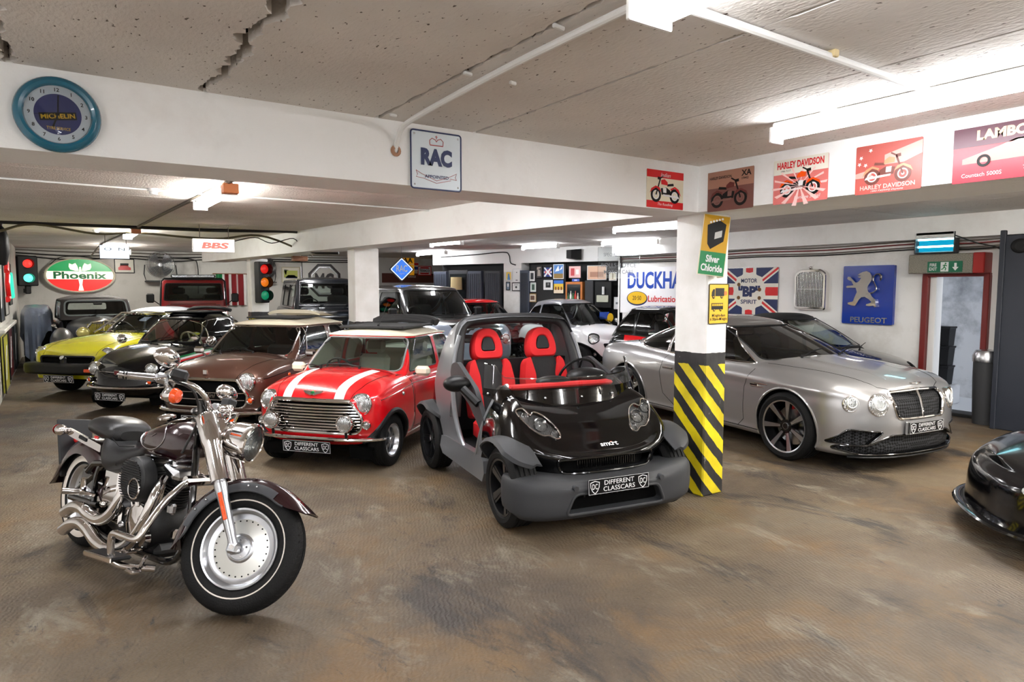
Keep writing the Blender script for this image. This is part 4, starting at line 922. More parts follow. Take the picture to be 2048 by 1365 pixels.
# ---------------- open black and grey two seater beside the pillar
sm01 = lambda t: max(0, min(1, t))**2*(3-2*max(0, min(1, t)))
SIL = paint('satin_graphite', (128, 130, 134), .6, .36, .25); BLK = paint('piano_black', (4, 4, 5), 0, .08, .15)
c = Car('open_two_seater', 'open black and grey two-seater with red seats and low wind deflector beside the striped pillar', 3.60, 4.865, 259.9)
c.body(1.22, -1.27, [(-1.27, .62), (-.9, .72), (-.2, .725), (.4, .73), (.8, .77), (1.22, .735)],
       [(-1.27, .35), (-1.0, .25), (.9, .25), (1.22, .32)],
       [(-1.27, .93), (-1.05, 1.16), (-.78, 1.42), (-.54, 1.485), (-.25, 1.44), (.08, 1.28), (.35, 1.08), (.55, .965), (.7, .925), (.85, .875), (1.0, .79), (1.1, .70), (1.17, .615), (1.22, .56)],
       [(-1.27, .95), (-1.05, 1.2), (-.78, 1.46), (-.54, 1.515), (-.25, 1.48), (.1, 1.34), (.4, 1.08), (.62, .93), (.75, .88), (.88, .81), (1.0, .72), (1.08, .63), (1.15, .57)],
       [(0, .05, .06, .1), (.1, .01, .02, .04), (.3, 0, 0, 0), (.5, .010, .0, .03), (.75, .06, .0, .1), (.9, .12, .012, .16), (.97, .165, .04, .2), (1, .205, .07, .24)],
       af=.46, nf=3.0, ar=.5, nr=2.6, nc=16, nv=30, ns=70, capp=2.6,
       warp=lambda p: (p.x, p.y*(1-(1-.57/.75)*sm01((.60-p.z)/.14)*sm01((p.x-.42)/.12)), p.z))
# black front and black rear corner panels
for sg in (1, -1):
    c.b.knife([(.40, .2), (.46, .62), (.44, 1.6), (2, 1.6), (2, .2)], 'y', sg, 'mat', 1)
    c.b.knife(rpoly([(-.50, .2), (-.66, .5), (-.86, .86), (-1.05, 1.0), (-1.4, .98), (-1.4, .2)], .06), 'y', sg, 'mat', 1)
c.b.knife([(.45, -1), (2, -1), (2, 1), (.45, 1)], 'z', 1, 'mat', 1, cond=lambda p: p.z > .5, thr=.02)
c.b.mi = [1 if sum(c.b.V[i].x for i in f)/len(f) > .60 else m for f, m in zip(c.b.F, c.b.mi)]
# openings: cockpit, door sides, rear screen
c.b.knife(rpoly([(.52, -.52), (.60, 0), (.52, .52), (-.42, .50), (-.46, 0), (-.42, -.50)], .1), 'z', 1, 'cut', cond=lambda p: p.z > .8, d=.06)
door = rpoly([(.50, 2.0), (.47, .86), (.40, .62), (.30, .41), (.14, .36), (-.04, .43), (-.24, .68), (-.37, 1.02), (-.44, 1.40), (-.40, 2.0)], [.01, .05, .08, .08, .08, .1, .15, .2, .05, .01])
for sg in (1, -1):
    L = [p for p, n in c.b.proj(dens(door, .04), 'y', sg, .0)]
    L = [p for p in L if p.z < 1.43]
    c.b.knife(door, 'y', sg, 'cut', thr=.02)
    E_ = [(.475, .90), (.47, .84), (.40, .62), (.30, .42), (.14, .365), (-.04, .435), (-.24, .69), (-.37, 1.03), (-.435, 1.36)]
    q = [p for p, n in c.b.proj([(x-(.006 if x < .1 else -.004), z-.008) for x, z in [(v.x, v.y) for v in spline([(*e, 0) for e in E_], 6)]], 'y', sg, -.012)]
    m = MB(); m.tube(q, .022, 8); m.build('door_surround', SIL, c.root)
c.b.knife(rpoly([(-.50, 1.40), (.50, 1.40), (.53, 1.05), (-.53, 1.05)], .08), 'x', -1, 'cut', thr=.1)
c.b.drop(lambda p: p.x > -1.2 and abs(p.y) < .46 and p.z > 1.30 and p.x < -.68)
c.arches((-.906,), .30, .345, None, wy=.42)
# roll bar
m = MB(); m.tube(spline([(-.30, -.69, .62), (-.41, -.62, 1.06), (-.49, -.565, 1.36), (-.52, -.50, 1.455), (-.53, -.38, 1.485), (-.54, 0, 1.495), (-.53, .38, 1.485), (-.52, .50, 1.455), (-.49, .565, 1.36), (-.41, .62, 1.06), (-.30, .69, .62)], 8), .052, 12, flat=.8); m.build('roll_bar', mat('padded_roll_bar', (24, 24, 26), .55, 0, 0, .15, 120), c.root)
g = MB(); g.grid([[V3((-.60-.16*(1-t), y*(1.0+.05*(1-t)), 1.05+.40*t)) for t in (0, .5, 1)] for y in [-.46+.92*i/8 for i in range(9)]]); g.build('rear_screen', M['glass'], c.root)
# front slot and its mesh
slot = rpoly([(-.42, .535), (.42, .535), (.38, .43), (-.38, .43)], .04); L = c.b.loop(slot, 'x', 1, .004)
h = c.b.knife(slot, 'x', 1, 'cut'); m = MB(); m.tube(L, .011, 8, True)
for i in range(26): m.box((1.17, -.25+.02*i, .485), (.01, .005, .06))
o = m.build('air_intake', M['blackgloss'], c.root); h.push(-.06).obj('intake_backing', M['dark'], o)
# headlamps
for sg in (1, -1):
    pts = [(.60, .855), (.545, .87), (.50, .825), (.455, .84), (.385, .805), (.33, .73), (.32, .68), (.355, .66), (.405, .685), (.46, .69), (.52, .73), (.575, .79)]
    P = [(p.x*sg, p.y) for p in spline([(a, b, 0) for a, b in pts], 5, True)]
    k = c.b.knife(P, 'x', 1, 'cut', d=.025, thr=.02)
    L = c.b.loop(P, 'x', 1, .002, .025); hb = MB(); hb.tube(L, .006, 6, True)
    for (y, z, r) in ((.545, .815, .042), (.435, .765, .058), (.355, .70, .032)):
        p, n = c.b.proj([(y*sg, z)], 'x', 1, -.02)[0]; nn = (n+V3((.8, 0, .1))).normalized()
        hb.lathe([(r*.2, -.05), (r*.75, -.025), (r, .008), (r*.93, .012)], p, nn, 24); hb.ell(p-nn*.025, r*.32, 12, 8)
    hl = hb.build('headlamp', M['chrome'], c.root)
    bk = Srf(list(k.V), list(k.F)); bk.N = list(k.N); bk = Srf([p-n*.03 for p, n in zip(k.V, k.N)], k.F); bk.N = k.N; bk.obj('reflector', M['lens'], hl)
    k.obj('lens', M['clear'], hl)
# emblem lettering on the nose
p, n = c.b.proj([(.06, .60)], 'x', 1, .002)[0]
text('sm rt', c.root, M['ink'], face_mat(p, n), .155, .036, 'nose_lettering', .02, .001)
p2, n2 = c.b.proj([(.078, .60)], 'x', 1, .002)[0]; t = MB(); t.lathe([(.0105, 0), (.0165, 0), (.0165, .002), (.0105, .002)], (0, 0, 0), (0, 0, 1), 20); t.box((.0145, -.001, .001), (.0055, .033, .002)); t.prism([(-.005, .014), (.004, .014), (.014, .024)], 0, .003, mi=1)
o = t.build('nose_lettering', [M['ink'], M['amber']], c.root); o.matrix_local = face_mat(p2, n2)
# front bumper
keep = c.b; wk = c.wells; GREY = M['grey']
B = shell(1.34, .90, [(.90, .72), (1.02, .80), (1.2, .79), (1.34, .755)], [(.90, .18), (1.34, .125)], [(.90, .40), (1.0, .44), (1.2, .44), (1.34, .41)], [(.90, .41), (1.2, .45), (1.30, .43)],
          [(0, .05, .05, .0), (.15, .01, .01, 0), (.4, .0, .0, 0), (.7, .0, .0, 0), (.9, .01, .01, 0), (1, .035, .03, 0)], af=.36, nf=4.4, ar=.02, nr=8, nc=10, nv=16, ns=14, capp=6,
          warp=lambda p: (p.x+.02*max(0, 1-abs(p.z-.35)/.08)*max(0, 1-(p.y/.42)**4), p.y, p.z-.03*max(0, 1-(p.y/.52)**4)*(1 if p.z > .36 else 0)))
op = rpoly([(-.36, .32), (.36, .32), (.43, .165), (-.43, .165)], .05); L = B.loop(op, 'x', 1, -.004)
h = B.knife(op, 'x', 1, 'cut'); bo = B.obj('front_bumper', GREY, c.root)
m = MB(); m.tube(L, .012, 8, True); m.build('bumper_opening', GREY, bo)
m = MB(); m.grid([[p, p+V3((-.10, 0, .012))] for p in L], cu=True); m.build('opening_walls', GREY, bo)
hh = Srf([p+V3((-.09, 0, 0)) for p in h.V], h.F); hh.N = h.N; hh.obj('opening_backing', M['dark'], bo)
m = MB()
for i in range(12): m.box((1.29, -.26+.047*i, .295), (.015, .012, .04))
m.box((1.27, 0, .30), (.012, .56, .03)); m.build('opening_fins', M['black'], bo)
for y in (-.36, .38): m = MB(); m.cyl((1.32, y, .365), (1.358, y, .365), .019); m.build('bumper_plug', M['grey'], bo)
plate(bo, (1.375, -.02, .37), (1, 0, .05))
# mudguards
for path in (((.545, .40), (.59, .52), (.69, .61), (.82, .655), (.95, .655), (1.07, .62), (1.17, .57), (1.25, .53)), ((-.60, .52), (-.68, .60), (-.80, .65), (-.93, .66), (-1.07, .62), (-1.18, .54), (-1.25, .42))):
    for sg in (1, -1):
        Q = spline([(a, 0, b) for a, b in path], 5); G = []
        for i, p in enumerate(Q):
            e = min(1, i/8, (len(Q)-1-i)/9); w0 = .58; w1 = .64+.185*math.sqrt(max(.03, e)); row = []; t_ = (Q[min(i+1, len(Q)-1)]-Q[max(i-1, 0)]).normalized(); n_ = V3((-t_.z, 0, t_.x)); n_ = n_ if n_.z > -.2 else -n_
            for y, dz in ((w0, .0), (w0+.02, .016), ((w0+w1)/2, .026), (w1-.02, .014), (w1, -.012), (w1-.01, -.02), ((w0+w1)/2, .006), (w0, -.006)): row.append(p+n_*dz+V3((0, sg*y, 0)))
            G.append(row)
        m = MB(); m.grid(G, cv=True); m.add(G[0], [tuple(range(8))]); m.add(G[-1], [tuple(range(8))]); m.build('mudguard', GREY, c.root)
c.wheels(make_wheel(.30, .205, .215, 'five'), (.906, -.906), .665, .30)
# sills
for sg in (1, -1):
    m = MB(); m.prism([(.50, .235), (.54, .31), (.50, .40), (.40, .425), (-.44, .415), (-.56, .40), (-.58, .30), (-.5, .24)], .68, .745, lambda a, b, h, sg=sg: (a, sg*(h-.25*max(0, b-.36)), b)); m.build('sill', SIL, c.root)
# wind deflector: smoked band and clear upper edge
G = []; G2 = []; cl = []
for i in range(41):
    e = abs(i/20-1); sg = 1 if i > 20 else -1; a = e*1.5; p = V3((.40+.36*cos(a), sg*.70*sin(a), 0)); zb = .87+.065*e**2; zt = .985+.0*e; zu = 1.065+.02*e*e+.095*sm01((e-.66)/.14)
    G.append([p+V3((.05*(1-e*.6), sg*.02*e, zb)), p+V3((0, 0, zt))]); G2.append([p+V3((0, 0, zt)), p+V3((-.05, -sg*.03*e, zu))])
    if i in (2, 8, 14, 20, 26, 32, 38): cl.append(p+V3((.03, sg*.01*e, zb*.55+zt*.45)))
m = MB(); m.grid(G); o = m.build('wind_deflector', glassmat('smoked_screen', (.10, .10, .11)), c.root); m = MB(); m.grid(G2); m.build('clear_edge', M['clear'], o)
m = MB(); m.tube([r[-1] for r in G2], .005, 6); m.build('deflector_rim', M['clear'], o)
for p in cl: m = MB(); m.ell(p+V3((.008, .008*p.y, .0)), .011, 10, 6); m.build('screw', M['steel'], o)
# floor, dash, seats
m = MB(); m.box((-.1, 0, .33), (1.3, 1.3, .04)); m.box((-.62, 0, .72), (.08, 1.2, .75)); m.box((.52, 0, .6), (.06, 1.2, .6)); m.build('cockpit_floor', M['darkcloth'], c.root)
m = MB(); m.box((.40, 0, .90), (.36, 1.12, .14), .06); o = m.build('dashboard', M['black'], c.root); RS = mat('red_seat_cloth', (196, 14, 20), .8, 0, 0, .2, 160)
m = MB(); m.box((.52, -.04, .985), (.12, .96, .035), .015); m.build('dash_strip', RS, o)
m = MB(); m.ell((.36, .30, 1.02), (.14, .19, .075)); m.ell((.40, -.05, 1.0), (.10, .16, .045)); m.build('gauge_pod', M['black'], o)
c.steering(.16, .32, .99, r=.185, tilt=1.1)
for y in (-.29, .29):
    BL = mat('black_seat_cloth', (24, 24, 25), .85, 0, 0, .2, 160) if y < 0 else bpy.data.materials['black_seat_cloth']
    m = MB(); m.box((-.06, y, .50), (.46, .36, .15), .05); o = m.build('seat', BL, c.root)
    rot = Matrix.Rotation(-.24, 3, 'Y'); b0 = V3((-.36, y, .56)); F_ = lambda a, b, h: b0+rot @ V3((h, a, b))
    m = MB(); m.prism(rpoly([(-.15, 0), (.15, 0), (.16, .40), (.115, .58), (-.115, .58), (-.16, .40)], .05), -.06, .035, F_); m.build('seat_back', BL, o)
    for sg in (1, -1):
        m = MB(); m.prism(rpoly([(sg*.10, .0), (sg*.225, .02), (sg*.235, .35), (sg*.205, .52), (sg*.155, .57), (sg*.115, .40)], .03), -.07, .07, F_); m.build('side_bolster', RS, o)
        m = MB(); m.box((-.04, y+sg*.2, .50), (.5, .08, .18), .035); m.build('seat_bolster', RS, o)
    hd = rpoly([(-.15, .56), (.15, .56), (.158, .70), (.095, .86), (-.095, .86), (-.158, .70)], [.09, .09, .08, .10, .10, .08], 8)
    m = MB(); cx = .70
    lay = ((1.0, -.06), (1.02, -.02), (1.0, .03), (.90, .055), (.52, .06), (.46, .05))
    m.grid([[F_(a*k, cx+(b-cx)*k, h) for a, b in hd] for k, h in lay], cv=True); m.prism(hd, -.061, -.06, F_); m.build('headrest', RS, o)
    m = MB(); m.prism(rpoly([(-.075, .645), (.075, .645), (.04, .77), (-.04, .77)], .035), .03, .054, F_); m.build('headrest_pad', BL, o)
# swing bar with mirror at the door openings
for sg in (1, -1):
    m = MB(); m.prism(rpoly([(-.36, 1.10), (-.22, 1.13), (.26, .95), (.47, .72), (.43, .60), (.14, .80), (-.26, .93), (-.38, 1.0)], .05), .675, .715, lambda a, b, h, sg=sg: (a, sg*(h-.08*max(0, b-.9)), b)); o = m.build('door_bar', M['grey'], c.root)
    m = MB(); m.ell((.12, sg*.82, .985), (.09, .12, .07), 20, 12); m.tube([(.2, sg*.79, .95), (.34, sg*.71, .84)], .035, 8); m.build('door_mirror', M['black'], o)
lamp(c.root, (.55, -.70, .62), (0, -1, .1), .022, .03, 'side_repeater', lens=M['lens'])
c.done([SIL, BLK])
# ---------------- red saloon with white bonnet stripes, and the brown one beside it
def mini_like(c, bm, gm, rm, red=True):
    c.body(1.43, -1.52, [(-1.52, .64), (-1.1, .70), (.5, .705), (1.1, .695), (1.43, .67)],
           [(-1.52, .30), (-1.2, .2), (1.1, .2), (1.43, .25)],
           [(-1.52, .74), (-1.2, .83), (-.4, .865), (.55, .865), (.9, .85), (1.2, .80), (1.36, .745), (1.43, .70)],
           [(-1.5, .76), (-1.2, .85), (.5, .94), (.75, .935), (1.05, .905), (1.22, .86), (1.33, .80), (1.40, .715)],
           [(0, .07, .11, .1), (.12, .03, .05, .05), (.35, 0, .015, 0), (.6, 0, 0, 0), (.82, .012, 0, .03), (.92, .035, .005, .06), (.97, .06, .012, .09), (1, .10, .03, .13)],
           af=.27, nf=2.9, ar=.34, nr=2.8, nc=12, nv=22, ns=56, capp=2.6)
    c.cabin((.70, -1.16, [(0, .635)], .20, 3.4, .25, 3), (.225, -.88, [(0, .535)], .16, 3.4, .2, 3.2), [(0, .845)], [(-1, 1.235), (0, 1.25)], crown=.075, bulge=.012, lip=.035)
    c.hollow(); ax = (1.018, -1.018)
    c.arches(ax, .255, .30, M['black'], .03 if red else .012)
    tr = mat('grey_gasket', (150, 152, 152), .3, .6) if red else M['chrome']
    c.win([(-.57, .90), (.57, .90), (.50, 1.228), (-.50, 1.228)], 'x', 1, 'windscreen', trim=tr, tr=.011, rad=.07)
    c.win([(-.5, .93), (.5, .93), (.43, 1.2), (-.43, 1.2)], 'x', -1, 'rear_window', trim=tr, rad=.08)
    c.wins([(.50, .89), (-.27, .89), (-.27, 1.225), (.235, 1.225)], 'door_window', trim=tr if not red else M['black'], tr=.007, rad=.04)
    c.wins([(-.37, .89), (-.90, .89), (-.76, 1.215), (-.37, 1.225)], 'quarter_window', trim=tr, tr=.007, rad=.05)
    if not red:
        for sg in (1, -1): c.line([(.30, .895), (.20, 1.22)], 'y', sg, 'quarterlight_bar', M['chrome'], .006, c.g)
    # gutter seam and the external body seams
    g = MB(); T = c.ghtop; O = outl(T[0]+.012, T[1]-.012, .16, 3.4, .2, 3.2, lambda x: .547, 24, 12); L = [(x, y, 1.253 if x > -.5 else 1.253-.015*(-.5-x)/.38) for x, y in O]; L += [(x, -y, z) for x, y, z in L[::-1][1:-1]]
    g.tube(L, .009, 6, True); g.build('roof_gutter', rm, c.root)
    for sg in (1, -1):
        c.line([(.60, .855), (.565, .80), (.555, .55), (.56, .27)], 'y', sg, 'body_seam', M['chrome'], .008)
        c.line([(.52, .85), (.52, .3), (-.3, .3), (-.34, .85)], 'y', sg, 'door_gap', M['dark'], .003)
        c.line([(1.25, .70), (.5, .775), (-1.2, .74)], 'y', sg, 'waist_trim', M['chrome'] if red else M['dark'], .004)
        c.line([(-.9, .3), (.7, .255)], 'y', sg, 'sill_trim', M['chrome'], .009)
    for sg in (1, -1): c.line([(1.38, sg*.40), (1.25, sg*.455), (.95, sg*.50), (.70, sg*.53)], 'z', 1, 'bonnet_gap', M['dark'], .003)
    c.line([(.70, -.53), (.715, 0), (.70, .53)], 'z', 1, 'bonnet_gap', M['dark'], .003)
    c.under(-1.35, 1.3, .6, .22)
    t = MB(); t.box((-.2, 0, .30), (1.9, 1.1, .04)); t.box((-1.05, 0, .6), (.06, 1.16, .5)); t.box((.68, 0, .6), (.05, 1.16, .55)); t.build('cabin_floor', M['darkcloth'], c.root)
    # front grille
    gp = rpoly([(-.415, .70), (.415, .70), (.535, .53), (.50, .41), (.44, .385), (-.44, .385), (-.50, .41), (-.535, .53)], .05)
    hole = c.b.knife(gp, 'x', 1, 'cut', thr=.2); k = MB()
    L = c.b.loop(gp, 'x', 1, .006); k.tube(L, .014 if red else .011, 8, True)
    if red:
        k.tube([p+V3((.004, 0, .004)) for p, n in c.b.proj([(-.42+.84*i/16, .693) for i in range(17)], 'x', 1, .004)], .026, 8, flat=.8)
        for i in range(9):
            z = .412+i*.0295; w = .50 if z < .53 else .535-(z-.53)*.70; w = min(w, .515) if z > .43 else .47
            k.tube([V3((p.x-.012, p.y, z)) for p, n in c.b.proj([(-w+2*w*j/16, z) for j in range(17)], 'x', 1, 0)], .0095, 6)
    else:
        k.tube([p for p, n in c.b.proj([(-.42+.84*i/16, .694) for i in range(17)], 'x', 1, .006)], .022, 8, flat=.8)
        for z, w in ((.55, .49), (.47, .49)):
            k.tube([V3((p.x-.008, p.y, z)) for p, n in c.b.proj([(-w+2*w*j/16, z) for j in range(17)], 'x', 1, 0)], .005, 6)
        for sg in (1, -1): k.tube([p for p, n in c.b.proj([(sg*.425, .70), (sg*.48, .62), (sg*.535, .53), (sg*.52, .44)], 'x', 1, .01)], .02, 8)
    go = k.build('grille', M['chrome'], c.root)
    hole.push(-.05).obj('grille_backing', M['dark'], go)
    for sg in (1, -1): lamp(c.root, (1.35, sg*.505, .67), (1, sg*.08, .05), .105, .11)
    ind = (lambda p: lamp(c.root, p, (1, 0, 0), .04, .05, 'indicator', lens=M['lens' if red else 'amber']))
    for sg in (1, -1): ind((1.385, sg*.575, .475))
    for sg in (1, -1):
        p = c.b.proj([(.80, .70)], 'y', sg, 0)[0][0]; m = MB(); m.ell(p, (.022, .015, .022)); m.build('side_repeater', M['lens'] if red else M['amber'], c.root)
    c.bumper(1.5, .33, M['chrome'], .036, .05, .94, name='front_bumper')
    c.bumper(-1.5, .36, M['chrome'], .036, .05, .9, True, name='rear_bumper')
    q = MB(); q.tube([(.73, .16, .955), (.69, -.02, .972), (.66, -.25, .965)], .006, 6); q.tube([(.73, -.30, .945), (.69, -.44, .955), (.655, -.5, .95)], .006, 6)
    for y in (.16, -.30): q.cyl((.735, y, .915), (.73, y, .96), .015, n=10)
    q.build('wipers', M['black'], c.root)
    c.dash(.58, .52, .90, M['black'], .22, .16)
RED = paint('cherry_red_paint', (196, 6, 18), 0, .25)
c = Car('mini_car', 'small red saloon with white bonnet stripes, cream roof and fog lamps', 3.10, 7.35, 220.3)
mini_like(c, RED, RED, M['cream'])
for sg in (1, -1): c.b.knife([(.72, sg*.40), (.72, sg*.305), (1.30, sg*.235), (1.46, sg*.235), (1.46, sg*.335), (1.30, sg*.335)], 'z', 1, 'mat', 1, thr=.02, cond=lambda p: p.z > .6)
for sg in (1, -1): c.b.knife([(sg*.235, .60), (sg*.335, .60), (sg*.335, .86), (sg*.235, .86)], 'x', 1, 'mat', 1, thr=.2, cond=lambda p: p.z > .68 and p.x > 1.28)
c.wheels(make_wheel(.265, .17, .165, 'minilite'), (1.018, -1.018), .60, .262)
for sg in (1, -1):
    f = lamp(c.root, (1.50, sg*.40, .50), (1, 0, 0), .082, .08, 'fog_lamp', bez=M['chrome'])
    b = MB(); b.tube([(1.47, sg*.40, .44), (1.46, sg*.40, .36)], .014); b.build('lamp_bracket', M['black'], f)
    c.mirror((.44, sg*.76, .895), sg, M['cream'], (.08, .17, .105), (.46, sg*.66, .86))
plate(c.root, (1.475, -.02, .255), (1, 0, -.05))
b = MB()
for sg in (1, -1): b.prism([(0, -.012), (.02, -.02), (.085, .0), (.115, .022), (.03, .02)], 0, .008, lambda a, h, d, sg=sg: (1.376+d-(h*.7), sg*a, .765+h))
b.build('wing_badge', M['chrome'], c.root); b = MB(); b.cyl((1.372, 0, .767), (1.388, 0, .765), .02, n=16); b.build('badge_centre', M['green'], c.root)
b = MB(); b.box((-.26, 0, 1.337), (.80, .74, .022), .01); b.box((.13, 0, 1.335), (.05, .8, .03), .012)
for sg in (1, -1): b.box((-.3, sg*.385, 1.335), (.9, .035, .035), .012)
b.build('sunroof_frame', mat('black_fabric', (26, 26, 28), .8, 0, 0, .2, 120), c.root)
b = MB(); b.tube(spline([(-.80, -.43, 1.35), (-.82, -.3, 1.395), (-.83, 0, 1.405), (-.82, .3, 1.395), (-.80, .43, 1.35)], 6), .06, 10, flat=.75); b.tube(spline([(-.72, -.40, 1.35), (-.74, 0, 1.385), (-.72, .40, 1.35)], 6), .04, 10)
b.build('folded_sunroof', bpy.data.materials['black_fabric'], c.root)
for y in (-.28, .28): c.seat(-.18, y, .50, M['leather'], .42, .44)
b = MB(); b.box((-.85, 0, .56), (.36, 1.0, .16), .05); b.box((-1.0, 0, .8), (.12, 1.0, .4), .05); b.build('rear_seat', M['leather'], c.root)
c.steering(.30, -.30, .83, r=.18)
b = MB(); b.tube([(.10, .08, 1.33), (.13, .085, 1.36)], .014); b.tube([(.12, .085, 1.35), (-.02, .14, 1.62)], .0028, 6); b.build('aerial', M['black'], c.root)
c.done([RED, M['white']], RED, M['cream'])
# ---------------- silver grand tourer at the right
SV = paint('silver_paint', (160, 159, 159), .72, .32, 1)
c = Car('grand_tourer', 'large silver coupe with mesh grille and seven spoke wheels behind the striped pillar', 7.34, 5.30, -98.5)
def bwarp(p):
    x, y, z = p
    # haunch over the rear wheel and power line along the front wing
    h = math.exp(-((x+1.35)/.55)**2)*math.exp(-((z-.66)/.22)**2)*.035 if y > .5 else 0
    k = .02*math.exp(-((z-.80+.02*(x-1))/.045)**2)*(1 if x > -.3 else max(0, 1+(x+.3)/.5)) if y > .5 else 0
    return (x, y+h+k, z)
c.body(2.24, -2.50, [(-2.5, .84), (-1.9, .93), (-1.3, .955), (-.4, .935), (.6, .935), (1.37, .955), (1.9, .94), (2.24, .90)],
       [(-2.5, .34), (-2.1, .22), (-1.2, .19), (1.2, .19), (2.24, .155)],
       [(-2.5, .86), (-2.2, .95), (-1.6, .985), (-1.0, .955), (-.2, .915), (.6, .925), (1.1, .925), (1.5, .905), (1.85, .86), (2.08, .81), (2.24, .74)],
       [(-2.5, .88), (-2.2, .98), (-1.6, 1.02), (.9, 1.035), (1.2, 1.01), (1.6, .965), (1.9, .915), (2.08, .865), (2.2, .80), (2.24, .77)],
       [(0, .06, .06, .10), (.06, .02, .0, .05), (.14, .03, -.01, .0), (.25, .015, .01, 0), (.45, 0, .01, 0), (.65, .0, .02, .0), (.85, .02, .035, .03), (.94, .06, .06, .06), (1, .115, .10, .11)],
       af=.62, nf=2.55, ar=.6, nr=2.5, nc=16, nv=30, ns=80, capp=2.4, warp=bwarp)
c.cabin((1.10, -2.12, [(-2.1, .60), (-1.0, .80), (.3, .80), (1.1, .74)], .45, 2.6, .9, 2.2), (.12, -.95, [(-.95, .50), (0, .565)], .30, 3, .5, 2.4), [(-2.1, .96), (-1.2, .93), (.3, .90), (1.1, .97)], [(-.95, 1.315), (-.3, 1.345), (.12, 1.325)], crown=.055, bulge=.045, lip=.05, nt=16)
c.hollow(.06, .7)
c.arches((1.373, -1.373), .355, .395, None, wy=.5)
for ax in (1.373, -1.373):
    for sg in (1, -1): c.line([(ax+.398*cos(t), .355+.398*sin(t)) for t in [pi*(-.12+1.24*i/24) for i in range(25)]], 'y', sg, 'wheel_arch_lip', SV, .012)
c.win([(-.70, .985), (.70, .985), (.545, 1.315), (-.545, 1.315)], 'x', 1, 'windscreen', M['glassdark'], M['black'], .010, .05)
c.win([(-.55, 1.03), (.55, 1.03), (.42, 1.27), (-.42, 1.27)], 'x', -1, 'rear_window', M['glassdark'], M['black'], .01, .08)
c.wins([(.80, .945), (-.66, .945), (-.66, 1.31), (-.1, 1.335), (.17, 1.30)], 'door_window', glass=M['glassdark'], trim=M['chrome'], tr=.009, rad=[.03, .02, .02, .25, .12])
c.wins([(-.70, .95), (-1.26, .985), (-1.40, 1.035), (-1.28, 1.12), (-1.0, 1.25), (-.70, 1.30)], 'quarter_window', glass=M['glassdark'], trim=M['chrome'], tr=.009, rad=[.02, .05, .05, .1, .1, .03])
for sg in (1, -1):
    c.line([(.88, .90), (.80, .70), (.78, .33), (.70, .25)], 'y', sg, 'door_gap', M['dark'], .003)
    c.line([(-.62, .92), (-.68, .70), (-.62, .42), (-.40, .27)], 'y', sg, 'door_gap', M['dark'], .003)
    c.line([(-1.0, .25), (1.0, .245)], 'y', sg, 'sill_crease', M['dark'], .004)
    p, n = c.b.proj([(-.52, .76)], 'y', sg, .012)[0]; m = MB(); m.box(p, (.20, .03, .028), .012); m.build('door_handle', M['chrome'], c.root)
    p, n = c.b.proj([(1.0, .74)], 'y', sg, .0)[0]; m = MB()
    for dz in (.018, -.018): m.box(p+V3((.05 if dz > 0 else .0, 0, dz)), (.19, .028, .016), .007)
    m.box(p+V3((-.05, 0, 0)), (.12, .02, .03), .008); m.build('wing_vent', M['chrome'], c.root)
    c.line([(.93, sg*.72), (1.25, sg*.70), (1.7, sg*.60), (1.95, sg*.52), (2.05, sg*.46)], 'z', 1, 'bonnet_gap', M['dark'], .003)
    c.line([(1.0, sg*.34), (1.6, sg*.29), (2.0, sg*.26)], 'z', 1, 'bonnet_crease', SV, .005, off=-.002)
c.line([(2.05, -.46), (2.12, -.3), (2.15, 0), (2.12, .3), (2.05, .46)], 'z', 1, 'bonnet_gap', M['dark'], .003)
mesh = mat('mesh_black', (14, 14, 15), .4)
def mesh_mat():
    m, nt, b = newmat('diamond_mesh'); tc = nt.nodes.new('ShaderNodeTexCoord'); mp = nt.nodes.new('ShaderNodeMapping'); mp.inputs['Rotation'].default_value = (R(45), 0, 0); mp.inputs['Scale'].default_value = (1, 1, 1)
    ch = nt.nodes.new('ShaderNodeTexChecker'); ch.inputs['Scale'].default_value = 46
    nt.links.new(tc.outputs['Object'], mp.inputs['Vector']); nt.links.new(mp.outputs[0], ch.inputs['Vector'])
    ch.inputs['Color1'].default_value = (.004, .004, .004, 1); ch.inputs['Color2'].default_value = (.028, .028, .03, 1); nt.links.new(ch.outputs['Color'], b.inputs['Base Color']); b.inputs['Roughness'].default_value = .6; b.inputs['Specular IOR Level'].default_value = .1
    bp = nt.nodes.new('ShaderNodeBump'); bp.inputs['Distance'].default_value = .01; nt.links.new(ch.outputs['Fac'], bp.inputs['Height']); nt.links.new(bp.outputs[0], b.inputs['Normal']); return m
DM = mesh_mat()
def intake(poly, name, depth=.03, rim=None, rr=.008, rad=.05, ins=None):
    P = rpoly(poly, rad); L = c.b.loop(P, 'x', 1, .001); h = c.b.knife(P, 'x', 1, 'cut', thr=.05)
    if not h.F: return
    b = MB(); b.tube(L, rr, 8, True); o = b.build(name, rim or M['blackgloss'], c.root)
    w = MB(); w.grid([[p, p+V3((-depth-.01, 0, 0))] for p in L], cu=True); w.build('intake_rim', M['blackgloss'], o)
    k = Srf([p+V3((-depth, 0, 0)) for p in h.V], h.F); k.N = h.N; k.obj('mesh', DM, o); return o
g = intake([(-.375, .775), (0, .79), (.375, .775), (.385, .70), (.335, .52), (-.335, .52), (-.385, .70)], 'radiator_grille', .035, M['chrome'], .016, .06)
L = [p for p, n in c.b.proj([(0, z) for z in (.785, .7, .6, .525)], 'x', 1, .004)]; m = MB(); m.tube(L, .012, 8); m.build('grille_bar', M['chrome'], g)
for sg in (1, -1): intake([(sg*.50, .405), (sg*.80, .43), (sg*.905, .29), (sg*.66, .27)], 'side_intake', .04, rad=.03)
